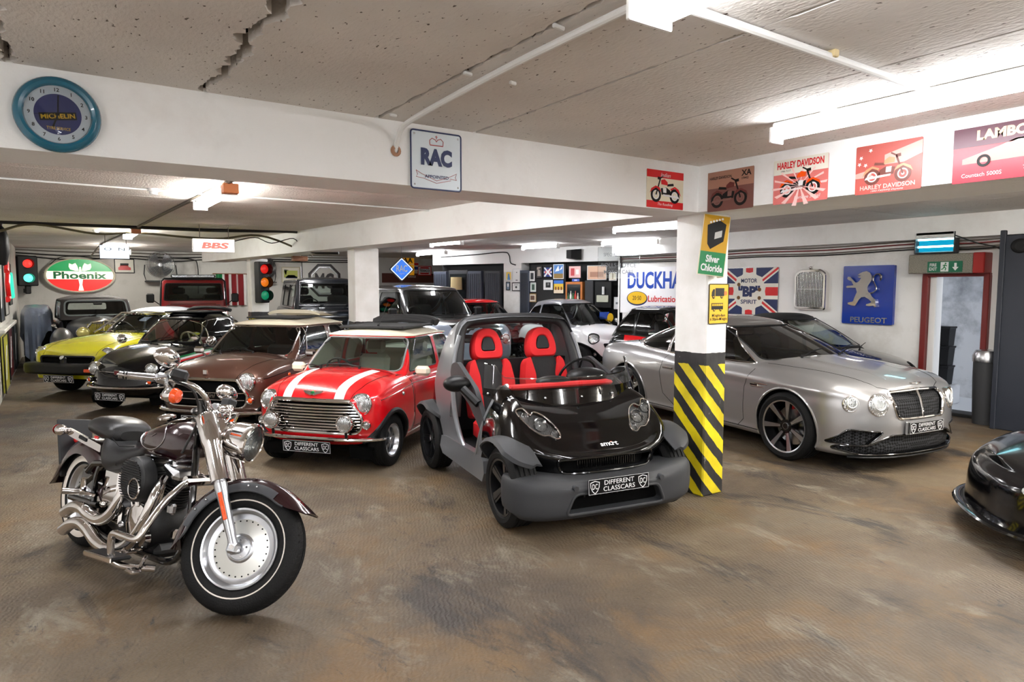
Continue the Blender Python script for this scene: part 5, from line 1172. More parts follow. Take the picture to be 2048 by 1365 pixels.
lo = intake([(-.42, .37), (.42, .37), (.62, .285), (.86, .265), (.88, .235), (.70, .185), (-.70, .185), (-.88, .235), (-.86, .265), (-.62, .285)], 'lower_intake', .05, rad=.03)
for sg in (1, -1):
    for y, z, r, w in ((.545, .665, .105, 1.0), (.775, .675, .078, 1.0)):
        p, n = c.b.proj([(sg*y, z)], 'x', 1, -.008)[0]; nn = (n+V3((.35, 0, 0))).normalized()
        hl = lamp(c.root, p, nn, r, .06, dome=.22, rim=.010)
        m = MB(); q = p+nn*.012; m.lathe([(r*.55, .0), (r*.62, .012), (r*.56, .02), (r*.5, .012)], q+V3((0, -sg*r*.12, r*.1)), nn, 28); m.build('inner_ring', M['white'], hl)
    p, n = c.b.proj([(sg*.60, .345)], 'x', 1, .0)[0]
plate(c.root, c.b.proj([(0, .435)], 'x', 1, .03)[0][0], (1, 0, 0))
m = MB(); p = c.b.proj([(0, .435)], 'x', 1, .012)[0][0]; m.box(p, (.02, .56, .13), .008); m.build('plate_holder', SV, c.root)
p = c.b.proj([(2.13, 0)], 'z', 1, .006)[0][0]; m = MB(); m.ell(p, (.03, .02, .012))
for sg in (1, -1): m.prism([(0, 0), (.02, .0), (.012, .07), (-.012, .08)], 0, .006, lambda a, b, h, sg=sg: p+V3((a, sg*b, h+.002)))
m.build('bonnet_badge', M['chrome'], c.root)
c.wheels(make_wheel(.355, .275, .272, 'seven'), (1.373, -1.373), .825, .355)
c.under(-2.2, 2.0, .75, .22); m = MB(); m.box((-.5, 0, .32), (2.6, 1.4, .05)); m.box((-1.75, 0, .72), (.06, 1.4, .5)); m.box((1.05, 0, .7), (.05, 1.4, .5)); m.build('cabin_floor', M['darkcloth'], c.root)
HD = mat('tan_hide', (150, 132, 108), .5)
for y in (-.38, .38): c.seat(-.15, y, .52, HD, .58, .5)
c.dash(.82, .68, .95, M['black'], .35, .2); c.steering(.42, -.38, .86, M['black'], .18)
c.wiper((1.06, -.35, 1.03), (.92, .15, 1.09)); c.wiper((1.06, .25, 1.03), (.92, .60, 1.07))
b = MB(); b.tube([p+V3((.015, 0, -.01)) for p, n in c.b.proj([(y*.045, .165) for y in range(-19, 20)], 'x', 1, 0)], .02, 8, flat=.6); b.build('splitter', M['black'], c.root)
c.done([SV], SV, SV)
# ---------------- brown small saloon
BR = paint('brown_metallic_paint', (78, 50, 40), .5, .34)
c = Car('mini_car', 'small metallic brown saloon with cream roof and chrome-edged grille', 2.50, 9.40, 221.2, sc=1.037)
mini_like(c, BR, BR, M['cream'], False)
c.wheels(make_wheel(.255, .15, .14, 'steel'), (1.018, -1.018), .60, .255)
for sg in (1, -1): c.mirror((.50, sg*.80, .93), sg, M['chrome'], (.06, .15, .09), (.52, sg*.68, .86))
plate(c.root, (1.475, 0, .235), (1, 0, 0))
m = MB(); m.box((1.378, 0, .775), (.03, .05, .05), .004); m.build('bonnet_badge', M['chrome'], c.root)
p = c.b.proj([(.06, .515)], 'x', 1, -.03)[0][0]; text('Mini', c.root, M['chrome'], face_mat(p, (1, 0, 0)), .15, .05, 'grille_script', .01, .002, shear=.3)
m = MB(); m.box((-.12, 0, 1.332), (.50, .72, .02), .008); m.build('sunroof_opening', bpy.data.materials['black_fabric'], c.root)
m = MB(); G = []
for i in range(13):
    y = -.40+.8*i/12; k = 1-(abs(y)/.40)**4; G.append([(-.42, y, 1.345+.03*k), (-.40, y, 1.37+.055*k), (-.62, y, 1.365+.05*k), (-.80, y, 1.33)])
m.grid(G); m.build('folded_sunroof', M['cream'], c.root)
for y in (-.28, .28): c.seat(-.2, y, .48, M['darkcloth'], .40, .44, False)
c.steering(.30, -.30, .80, r=.18); c.done([BR], BR, M['cream'])
# ---------------- black tiny saloon with tricolour side stripe
BK = paint('black_car_paint', (5, 6, 10), 0, .12, .3)
c = Car('bubble_car', 'tiny black rounded saloon with green, white and red side stripe', 1.77, 11.75, 221.2, sc=1.07)
c.body(1.42, -1.45, [(-1.45, .50), (-1.0, .62), (-.2, .655), (.6, .65), (1.1, .61), (1.42, .52)], [(-1.45, .33), (-1, .22), (1, .22), (1.42, .26)],
       [(-1.45, .55), (-1.2, .72), (-.8, .82), (0, .845), (.5, .85), (.9, .80), (1.2, .70), (1.35, .60), (1.42, .53)], [(-1.45, .58), (-1.2, .78), (-.6, .9), (.45, .90), (.75, .875), (1.0, .81), (1.2, .73), (1.33, .65), (1.40, .56)],
       [(0, .06, .10, .1), (.15, .02, .03, .05), (.4, 0, .0, 0), (.7, .01, .01, .02), (.9, .04, .03, .06), (1, .12, .08, .13)], af=.45, nf=2.5, ar=.5, nr=2.4, nc=12, nv=20, ns=56)
c.cabin((.58, -1.05, [(0, .56)], .22, 2.8, .5, 2.4), (.15, -.62, [(0, .46)], .2, 2.8, .4, 2.4), [(0, .83)], [(-.6, 1.22), (.15, 1.235)], crown=.085, bulge=.02, lip=.04)
c.hollow(); c.arches((.92, -.92), .25, .285, BK, .014)
c.win([(-.50, .90), (.50, .90), (.43, 1.215), (-.43, 1.215)], 'x', 1, 'windscreen', trim=M['rubber'], tr=.012, rad=.09)
c.win([(-.4, .95), (.4, .95), (.33, 1.19), (-.33, 1.19)], 'x', -1, 'rear_window', trim=M['rubber'], rad=.09)
c.wins([(.44, .875), (-.30, .875), (-.30, 1.2), (-.02, 1.215), (.17, 1.19)], 'door_window', trim=M['chrome'], tr=.008, rad=[.03, .04, .06, .15, .08])
c.wins([(-.38, .88), (-.80, .90), (-.68, 1.12), (-.38, 1.19)], 'quarter_window', trim=M['chrome'], tr=.006)
for sg in (1, -1):
    c.line([(.30, .88), (.20, 1.19)], 'y', sg, 'quarterlight_bar', M['chrome'], .007, c.g)
    for k, mi in enumerate(('green', 'white', 'red')):
        z = lambda x, k=k: .775-.026*k-(.09 if x > .8 else .0)-(0 if x < .45 else .05*min(1, (x-.45)/.35))*1.0
        xs = [1.0-.1*i for i in range(21)]; P = [(x, .80-.024*k-.11*max(0, (x-.3))**1.5) for x in xs]; Q = [(x, .80-.024*(k+1)-.11*max(0, (x-.3))**1.5) for x in xs]
        c.b.knife(P+Q[::-1], 'y', sg, 'mat', k+1, thr=.1)
    lamp(c.root, (1.27, sg*.455, .60), (1, sg*.12, .08), .085, .09); lamp(c.root, (1.33, sg*.475, .455), (1, sg*.2, 0), .038, .05, 'indicator', lens=M['amber'])
    lamp(c.root, (.50, sg*.76, .93), (1, 0, .1), .065, .06, 'door_mirror', lens=M['chrome'], dome=.6)
    c.line([(.50, .85), (.48, .3), (-.38, .3), (-.36, .85)], 'y', sg, 'door_gap', M['dark'], .003)
    c.line([(1.34, sg*.40), (.9, sg*.50), (.58, sg*.53)], 'z', 1, 'bonnet_gap', M['dark'], .003)
c.bumper(1.45, .375, M['chrome'], .032, .06, .93, flat=.6, name='front_bumper'); plate(c.root, (1.50, .02, .27), (1, 0, 0), s=.9)
p = c.b.proj([(0, .56)], 'x', 1, .012)[0][0]; m = MB(); m.box(p, (.03, .10, .075), .02)
for sg in (1, -1): m.tube([q for q, n in c.b.proj([(sg*(.05+.05*i), .56) for i in range(6)], 'x', 1, .006)], .008, 6)
m.build('nose_badge', M['chrome'], c.root); m = MB(); m.box(p+V3((.014, 0, 0)), (.012, .072, .05), .01); m.build('badge_enamel', mat('badge_maroon', (96, 26, 28), .25), c.root)
m = MB(); m.tube(spline([(-.45, -.38, 1.32), (-.43, -.25, 1.352), (-.46, 0, 1.362), (-.43, .25, 1.352), (-.45, .38, 1.32)], 6), .038, 8, flat=.7); m.box((-.15, 0, 1.312), (.55, .66, .02), .008); m.build('folded_sunroof', bpy.data.materials['black_fabric'], c.root)
RSE = mat('maroon_leather', (130, 22, 26), .5)
for y in (-.26, .26): c.seat(-.2, y, .45, RSE, .40, .4, False)
m = MB(); m.box((-.2, 0, .3), (1.7, 1.0, .05)); m.box((.52, 0, .6), (.05, 1.0, .5)); m.box((-.95, 0, .6), (.05, .9, .5)); m.build('cabin_floor', M['darkcloth'], c.root)
c.dash(.44, .46, .88, BK, .2, .12); c.steering(.28, .26, .88, mat('ivory_wheel', (205, 196, 170), .4), .17, spokes=2)
c.wiper((.60, -.15, .905), (.52, .12, .965)); c.wiper((.60, .2, .905), (.52, .44, .95)); c.wheels(make_wheel(.25, .14, .15, 'steel'), (.92, -.92), .56, .25)
c.under(-1.3, 1.25, .5, .24); c.done([BK, M['green'], M['white'], M['red']], BK, BK)
# ---------------- lime yellow sports car with silver hardtop
LY = paint('lime_yellow_paint', (170, 164, 8), 0, .22)
c = Car('sports_car', 'lime yellow sports car with black rubber bumper and pale hardtop', 1.53, 14.3, 224.6, sc=1.08)
c.body(1.86, -1.95, [(-1.95, .66), (-1.2, .755), (0, .76), (.9, .755), (1.5, .735), (1.86, .66)], [(-1.95, .36), (-1.3, .24), (1.3, .24), (1.86, .30)],
       [(-1.95, .72), (-1.5, .80), (-.6, .84), (.4, .86), (1.0, .845), (1.5, .79), (1.75, .72), (1.86, .62)], [(-1.95, .75), (-1.4, .86), (.5, .925), (.9, .91), (1.3, .855), (1.6, .775), (1.78, .69), (1.85, .62)],
       [(0, .05, .0, .05), (.15, .02, .0, .02), (.4, 0, .0, 0), (.7, .012, .0, .01), (.9, .04, .02, .04), (1, .10, .05, .12)], af=.30, nf=3.2, ar=.35, nr=3, nc=12, nv=20, ns=60)
c.cabin((.62, -1.25, [(0, .60)], .25, 3, .4, 2.6), (.14, -.82, [(0, .50)], .22, 3, .35, 2.6), [(0, .84)], [(-.8, 1.20), (.14, 1.215)], crown=.09, bulge=.015, lip=.035)
c.hollow(); c.arches((1.155, -1.155), .29, .34, LY, .012)
c.win([(-.56, .92), (.56, .92), (.465, 1.2), (-.465, 1.2)], 'x', 1, 'windscreen', trim=M['chrome'], tr=.014, rad=.07)
c.wins([(.46, .87), (-.45, .87), (-.45, 1.19), (.12, 1.195)], 'door_window', trim=M['chrome'], tr=.009)
c.wins([(-.52, .87), (-.85, .88), (-.76, 1.13), (-.52, 1.18)], 'quarter_window', trim=M['chrome'], tr=.009)
c.win([(-.45, .93), (.45, .93), (.38, 1.15), (-.38, 1.15)], 'x', -1, 'rear_window', trim=M['chrome'])
gp = rpoly([(-.47, .625), (.47, .625), (.42, .50), (-.42, .50)], .04); hl = c.b.knife(gp, 'x', 1, 'cut'); L = c.b.loop(gp, 'x', 1, .004); m = MB(); m.tube(L, .016, 8, True); o = m.build('grille_frame', M['black'], c.root); hl.push(-.05).obj('grille_backing', M['dark'], o)
p = V3((1.90, 0, .60)); m = MB(); m.box(p-V3((.01, 0, .06)), (.05, .11, .17), .02); m.build('grille_divider', M['black'], c.root); m = MB(); m.cyl(p+V3((.012, 0, .02)), p+V3((.02, 0, .025)), .035, n=8); m.build('nose_badge', M['steel'], c.root)
B = shell(1.98, 1.55, [(1.55, .76), (1.98, .74)], [(1.55, .38), (1.98, .37)], [(1.55, .53), (1.98, .535)], [(1.55, .53), (1.98, .535)], [(0, .02, .03, 0), (.2, 0, 0, 0), (.8, 0, 0, 0), (1, .03, .03, 0)], af=.22, nf=3.6, ar=.02, nr=8, nc=6, nv=10, ns=10)
bo = B.obj('front_bumper', M['black'], c.root); m = MB(); m.box((1.97, .5, .44), (.03, .16, .05), .01); m.build('bumper_lamp', M['amber'], bo)
plate(c.root, (1.965, -.02, .31), (1, 0, -.1))
for sg in (1, -1):
    lamp(c.root, (1.70, sg*.585, .665), (1, sg*.08, .12), .095, .10)
    c.line([(1.78, sg*.46), (1.3, sg*.50), (.72, sg*.53)], 'z', 1, 'bonnet_gap', M['dark'], .003); c.line([(.45, .86), (.42, .3), (-.45, .3), (-.50, .84)], 'y', sg, 'door_gap', M['dark'], .003)
m = MB()
for i in range(14): m.box((.70, -.42+.065*i, .926), (.04, .02, .012), .004)
m.box((.70, 0, .92), (.03, .9, .008)); m.build('scuttle_vents', M['black'], c.root)
c.wiper((.66, -.2, .94), (.55, .15, 1.0)); c.wiper((.66, .25, .94), (.55, .5, .98)); c.dash(.50, .54, .89, M['black'], .25, .14); c.steering(.28, -.32, .90, r=.19)
for y in (-.3, .3): c.seat(-.3, y, .42, M['darkcloth'], .5, .45)
m = MB(); m.box((-.2, 0, .3), (1.7, 1.2, .05)); m.box((.56, 0, .6), (.05, 1.2, .5)); m.box((-1.1, 0, .6), (.05, 1.2, .5)); m.build('cabin_floor', M['darkcloth'], c.root)
c.wheels(make_wheel(.30, .165, .18, 'minilite'), (1.155, -1.155), .62, .30); c.under(-1.7, 1.6, .6, .25)
HT = mat('pale_hardtop', (196, 200, 208), .35, 0, .4)
m = MB(); m.tube([(.66, -.60, .90), (.40, -.57, 1.04), (.145, -.50, 1.215)], .016, 8); m.tube([(.66, .60, .90), (.40, .57, 1.04), (.145, .50, 1.215)], .016, 8); m.tube([(.145, -.50, 1.215), (.19, 0, 1.235), (.145, .50, 1.215)], .014, 8); m.build('screen_frame', M['chrome'], c.root)
c.done([LY], HT, HT)
# ---------------- grey pre-war style drophead at the back
GP = paint('gunmetal_paint', (112, 112, 112), .6, .32)
c = Car('vintage_car', 'grey vintage drophead with bulbous wings and yellowed headlamps beneath the oval sign', .74, 18.0, 274, sc=1.06)
c.body(1.35, -2.1, [(-2.1, .55), (-1.2, .68), (0, .66), (.5, .56), (.9, .42), (1.35, .30)], [(-2.1, .4), (1.35, .40)], [(-2.1, .75), (-1.0, 1.0), (.3, 1.02), (.8, 1.0), (1.2, .97), (1.35, .94)], [(-2.1, .8), (-1.0, 1.05), (.3, 1.10), (.9, 1.08), (1.25, 1.06), (1.35, 1.03)],
       [(0, .05, .02, .1), (.3, 0, 0, 0), (.7, .01, .0, .02), (.9, .05, .02, .06), (1, .12, .05, .14)], af=.25, nf=2.6, ar=.5, nr=2.4)
c.cabin((.55, -1.3, [(0, .64)], .12, 4, .3, 3), (.30, -1.05, [(0, .61)], .12, 4, .3, 3), [(0, 1.02)], [(0, 1.42)], crown=.09, bulge=.01, lip=.05)
c.hollow(); TR_ = mat('silver_trim', (160, 172, 176), .3, .5)
c.win([(-.57, 1.11), (.57, 1.11), (.545, 1.405), (-.545, 1.405)], 'x', 1, 'windscreen', trim=TR_, tr=.016, rad=.09); c.win([(-.38, 1.18), (.38, 1.18), (.36, 1.33), (-.36, 1.33)], 'x', -1, 'rear_window', M['clear'], rad=.04)
c.wins([(.36, 1.06), (-.5, 1.06), (-.5, 1.38), (.26, 1.38)], 'door_window', trim=TR_)
for sg in (1, -1):
    m = MB(); G = []
    for i in range(17):
        t = i/16; a = pi*(1-t); row = []
        for j in range(9):
            b = pi*j/8; r = .36; yy = .68+.17*cos(b)*-1*sg*sg; zz = .33+.50*sin(a)*(.62+.38*sin(b)); xx = 1.08-.62*cos(a)*(.75+.25*sin(b)); row.append((xx, sg*yy, max(.30, zz)))
        G.append(row)
    m.grid(G); m.ell((1.12, sg*.68, .60), (.50, .21, .30), 24, 16); m.build('front_wing', GP, c.root)
    lamp(c.root, (1.42, sg*.36, .80), (1, 0, 0), .115, .16, lens=mat('yellowed_lens', (206, 196, 120), .12, .35, 1) if sg > 0 else bpy.data.materials['yellowed_lens'])
    lamp(c.root, (1.5, sg*.46, .55), (1, 0, 0), .07, .1, 'fog_lamp'); m = MB(); m.ell((-1.25, sg*.66, .55), (.55, .18, .42), 20, 14); m.build('rear_wing', GP, c.root)
    m = MB(); m.ell((.95, sg*.80, .93), (.10, .05, .035)); m.tube([(.95, sg*.80, .93), (1.0, sg*.72, .86)], .015, 6); m.build('wing_lamp', M['chrome'], c.root)
m = MB()
for i in range(19): y = -.27+.03*i; m.tube([(1.36+.03*(1-(y/.27)**2), y, .48), (1.36+.03*(1-(y/.27)**2), y, .97-.06*(abs(y)/.27)**3)], .007, 6)
m.tube([(1.375, -.29, .45), (1.38, -.29, .88), (1.40, -.2, .99), (1.41, 0, 1.03), (1.40, .2, .99), (1.38, .29, .88), (1.375, .29, .45)], .022, 8); m.tube([(1.41, 0, .45), (1.41, 0, 1.03)], .016, 8); m.box((1.34, 0, .72), (.02, .56, .5)); m.build('radiator_grille', M['chrome'], c.root)
m = MB(); m.tube(spline([(1.45, -.82, .40), (1.62, -.5, .40), (1.67, 0, .40), (1.62, .5, .40), (1.45, .82, .40)], 6), .045, 8, flat=.6); m.tube([(1.64, -.2, .4), (1.2, -.2, .42)], .02); m.tube([(1.64, .2, .4), (1.2, .2, .42)], .02); m.build('front_bumper', M['chrome'], c.root); m = MB(); m.box((.46, .02, 1.345), (.03, .16, .05), .015); m.build('rear_view_mirror', M['black'], c.root)
c.wheels(make_wheel(.34, .16, .22, 'steel'), (1.1, -1.25), .64, .34); c.dash(.36, .58, 1.08, M['black'], .2, .12); m = MB(); m.box((-.4, 0, .5), (1.7, 1.2, .05)); m.box((-.75, 0, .85), (.2, 1.1, .5), .08); m.build('cabin_floor', M['darkcloth'], c.root)
c.wiper((.58, -.15, 1.09), (.53, .2, 1.14)); c.wiper((.58, .3, 1.09), (.53, .55, 1.14))
CT = mat('charcoal_hood_cloth', (62, 58, 58), .85, 0, 0, .2, 120); c.done([GP], CT, CT)
# ---------------- red off-roader with light bar
RD = paint('dark_red_paint', (120, 8, 12), 0, .3)
def boxy(c, bm, gm, rm, L=(1.9, -1.9), Wd=.84, hood=1.28, belt=1.25, gl=(.55, -1.7, .42, -1.65), tops=(1.95, .74), wh=(.39, .24, 1.25), nose=1.15, crown=.03, ws=(1.36, 1.86, .66, .66), side=None, glass=None, rnd=.10, hoodmi=None):
    xf, xr = L
    c.body(xf, xr, [(xr, Wd), (xf, Wd*.97)], [(xr, .5), (xf, .5)], [(xr, belt), (gl[0]+.1, belt), (gl[0]+.3, hood-.05), (xf-.25, nose), (xf, nose-.12)], [(xr, belt), (gl[0], hood), (xf-.3, nose+.06), (xf-.05, nose)],
           [(0, .03, .03, .03), (.2, 0, 0, 0), (.75, 0, 0, 0), (.92, .015, .02, .02), (1, .05, .06, .06)], af=.16, nf=3.6, ar=.12, nr=4, nc=8, nv=14, ns=50, capp=3)
    c.cabin((gl[0], gl[1], [(0, Wd-.06)], rnd, 4, .12, 4), (gl[2], gl[3], [(0, tops[1])], rnd, 4, .12, 4), [(0, min(belt, hood)-.04)], [(0, tops[0])], crown=crown, bulge=.005, lip=.045)
    c.hollow(.05, .8); c.arches((wh[2], -wh[2]), wh[0], wh[0]+.06, M['black'], .035)
    z0, z1, w0, w1 = ws; c.win([(-w0, z0), (w0, z0), (w1, z1), (-w1, z1)], 'x', 1, 'windscreen', glass, M['black'], .012, .05)
    for k, q in enumerate(side or []): c.wins(q, 'side_window', glass=glass, trim=M['black'], tr=.008, rad=.04)
    c.win([(-.5, z0), (.5, z0), (.48, z1-.05), (-.48, z1-.05)], 'x', -1, 'rear_window', glass, M['black'])
    c.wheels(make_wheel(wh[0], wh[1], wh[0]*.58, 'minilite'), (wh[2], -wh[2]), Wd-.1, wh[0])
    c.under(xr+.2, xf-.2, Wd-.12, .48); m = MB(); m.box((-.4, 0, .75), (2.2, 1.3, .05)); m.build('cabin_floor', M['darkcloth'], c.root)
    c.dash(gl[0]-.05, Wd-.15, hood, M['black'], .3, .18); c.steering(gl[0]-.4, -.38, hood, r=.2)
    for y in (-.4, .4): c.seat(gl[0]-.95, y, hood-.35, M['darkcloth'], .55, .5)
    lamp(c.root, (xf, Wd*.68, nose-.28), (1, 0, 0), .10, .06); lamp(c.root, (xf, -Wd*.68, nose-.28), (1, 0, 0), .10, .06)
    m = MB(); m.box((xf+.12, 0, .62), (.12, Wd*2, .18), .04); m.tube([(xf-.1, .4, .62), (xf+.12, .4, .62)], .04); m.tube([(xf-.1, -.4, .62), (xf+.12, -.4, .62)], .04); m.build('front_bumper', M['black'], c.root)
    m = MB(); m.box((xf+.005, 0, nose-.3), (.03, .62, .26), .01); m.build('grille', M['black'], c.root); c.done(bm, gm, rm)
c = Car('off_roader', 'dark red boxy off-roader with roof light bar and flat windscreen', 2.95, 18.6, 259)
DKG = paint('dark_grey_paint', (46, 50, 56), 0, .35)
boxy(c, [RD], RD, DKG, (1.75, -2.0), .80, 1.36, 1.33, (.62, -1.9, .46, -1.85), (1.96, .71), (.39, .24, 1.2), 1.22, .035, (1.47, 1.88, .66, .62), [[(.44, 1.36), (-.55, 1.36), (-.55, 1.86), (.36, 1.86)], [(-.62, 1.36), (-1.7, 1.36), (-1.7, 1.86), (-.62, 1.86)]], M['glassdark'])
m = MB(); m.box((.42, 0, 2.06), (.09, 1.0, .075), .02); m.box((.40, .4, 2.02), (.03, .03, .08)); m.box((.40, -.4, 2.02), (.03, .03, .08)); o = m.build('light_bar', M['black'], c.root)
m = MB(); m.box((.468, 0, 2.06), (.012, .94, .05)); m.build('light_bar_lens', M['lens'], o)
m = MB(); m.tube([(.66, -.73, 1.34), (.52, -.71, 1.93), (.50, -.64, 2.0), (.50, .64, 2.0), (.52, .71, 1.93), (.66, .73, 1.34)], .022, 8); m.build('screen_frame_tube', M['black'], c.root)
for sg in (1, -1): c.mirror((.78, sg*.93, 1.53), sg, M['black'], (.06, .17, .22), (.62, sg*.76, 1.38))
m = MB(); m.box((.90, 0, 1.385), (.06, 1.0, .012), .004); m.build('scuttle_vent', M['dark'], c.root)
# ---------------- black off-roader behind the second pillar
c = Car('off_roader', 'black off-roader with hard top and flat windscreen left of the second pillar', 5.62, 16.5, 262, sc=1.12)
JB = paint('off_roader_black', (12, 14, 18), 0, .18, .4)
boxy(c, [JB], JB, JB, (1.45, -1.9), .84, 1.17, 1.14, (.60, -1.75, .40, -1.7), (1.74, .68), (.40, .25, .95), 1.10, .06, (1.24, 1.68, .66, .60), [[(.44, 1.18), (-.35, 1.18), (-.35, 1.66), (.33, 1.66)], [(-.45, 1.18), (-1.2, 1.18), (-1.2, 1.66), (-.45, 1.66)]], M['glass'])
c.wiper((.72, -.30, 1.20), (.60, .05, 1.29)); c.wiper((.72, .25, 1.20), (.60, .60, 1.29))
m = MB(); m.tube([(.62, -.68, 1.215), (.39, -.62, 1.715), (.38, .62, 1.715), (.62, .68, 1.215)], .012, 8, True); m.build('screen_surround', M['steel'], c.root)
for y in (-.3, .3): m = MB(); m.box((1.0, y, 1.17), (.3, .12, .012), .004); m.build('bonnet_vent', M['steel'], c.root)
m = MB(); m.tube([(-1.4, -.3, 1.79), (-1.42, -.3, 2.1)], .008, 6); m.build('aerial', M['steel'], c.root)
# ---------------- silver blue off-roader with black bonnet
c = Car('off_roader', 'pale silver off-roader with black bonnet panel and black roof right of the second pillar', 6.32, 12.6, 274, sc=.95)
SB = paint('pale_silver_blue', (150, 160, 178), .4, .3); BR2 = paint('gloss_black_panel', (16, 16, 18), 0, .2)
WW = (2.25, -2.2)
c.body(2.25, -1.95, [(-1.95, .93), (1.4, .98), (2.25, .90)], [(-1.95, .45), (2.25, .42)], [(-1.95, 1.22), (.9, 1.22), (1.3, 1.20), (1.9, 1.12), (2.2, 1.02), (2.25, .97)], [(-1.95, 1.22), (.9, 1.30), (1.5, 1.27), (1.95, 1.20), (2.18, 1.08), (2.25, 1.0)],
       [(0, .06, .08, .06), (.15, 0, 0, 0), (.7, .0, .0, 0), (.9, .03, .03, .03), (1, .10, .10, .08)], af=.40, nf=2.8, ar=.2, nr=3.6, nc=14, nv=18, ns=60, capp=3)
c.b.knife([(.85, -.62), (1.5, -.62), (2.4, -.52), (2.4, .52), (1.5, .62), (.85, .62)], 'z', 1, 'mat', 1, cond=lambda p: p.z > .8)
c.cabin((.98, -1.85, [(0, .86)], .3, 3, .15, 4), (.42, -1.75, [(0, .74)], .25, 3, .15, 4), [(0, 1.18)], [(-1.75, 1.84), (.42, 1.84)], crown=.07, bulge=.03, lip=.06)
c.hollow(.06, .9); c.arches((1.4, -1.2), .40, .46, M['black'], .03)
c.win([(-.80, 1.31), (.80, 1.31), (.66, 1.82), (-.66, 1.82)], 'x', 1, 'windscreen', M['glass'], M['black'], .012, .05)
c.wins([(.70, 1.24), (-.40, 1.24), (-.40, 1.78), (.36, 1.78)], 'side_window', glass=M['glassdark'], trim=M['black']); c.wins([(-.5, 1.24), (-1.5, 1.24), (-1.5, 1.78), (-.5, 1.78)], 'side_window', glass=M['glassdark'], trim=M['black'])
for sg in (1, -1): c.mirror((.62, sg*1.05, 1.36), sg, M['black'], (.12, .18, .2), (.66, sg*.88, 1.26)); c.line([(.85, 1.2), (.80, .6)], 'y', sg, 'door_gap', M['dark'], .004); p, n = c.b.proj([(1.0, 1.0)], 'y', sg, .006)[0]; m = MB(); m.box(p, (.07, .02, .30), .006); m.build('wing_panel', M['black'], c.root); lamp(c.root, (2.2, sg*.62, .86), (1, 0, 0), .10, .08)
c.wiper((1.0, -.5, 1.315), (.90, .1, 1.36)); c.wiper((1.0, .2, 1.315), (.90, .7, 1.35)); c.wheels(make_wheel(.39, .25, .25, 'seven'), (1.4, -1.2), .84, .39); c.under(-1.8, 2.0, .8, .45)
c.dash(.72, .72, 1.30, M['black'], .35, .2); c.steering(.3, -.4, 1.30, r=.2)
for y in (-.42, .42): c.seat(-.35, y, .9, M['darkcloth'], .55, .5)
m = MB(); m.box((-.5, 0, .7), (2.8, 1.5, .05)); m.build('cabin_floor', M['darkcloth'], c.root); c.done([SB, BR2], BR2, BR2)
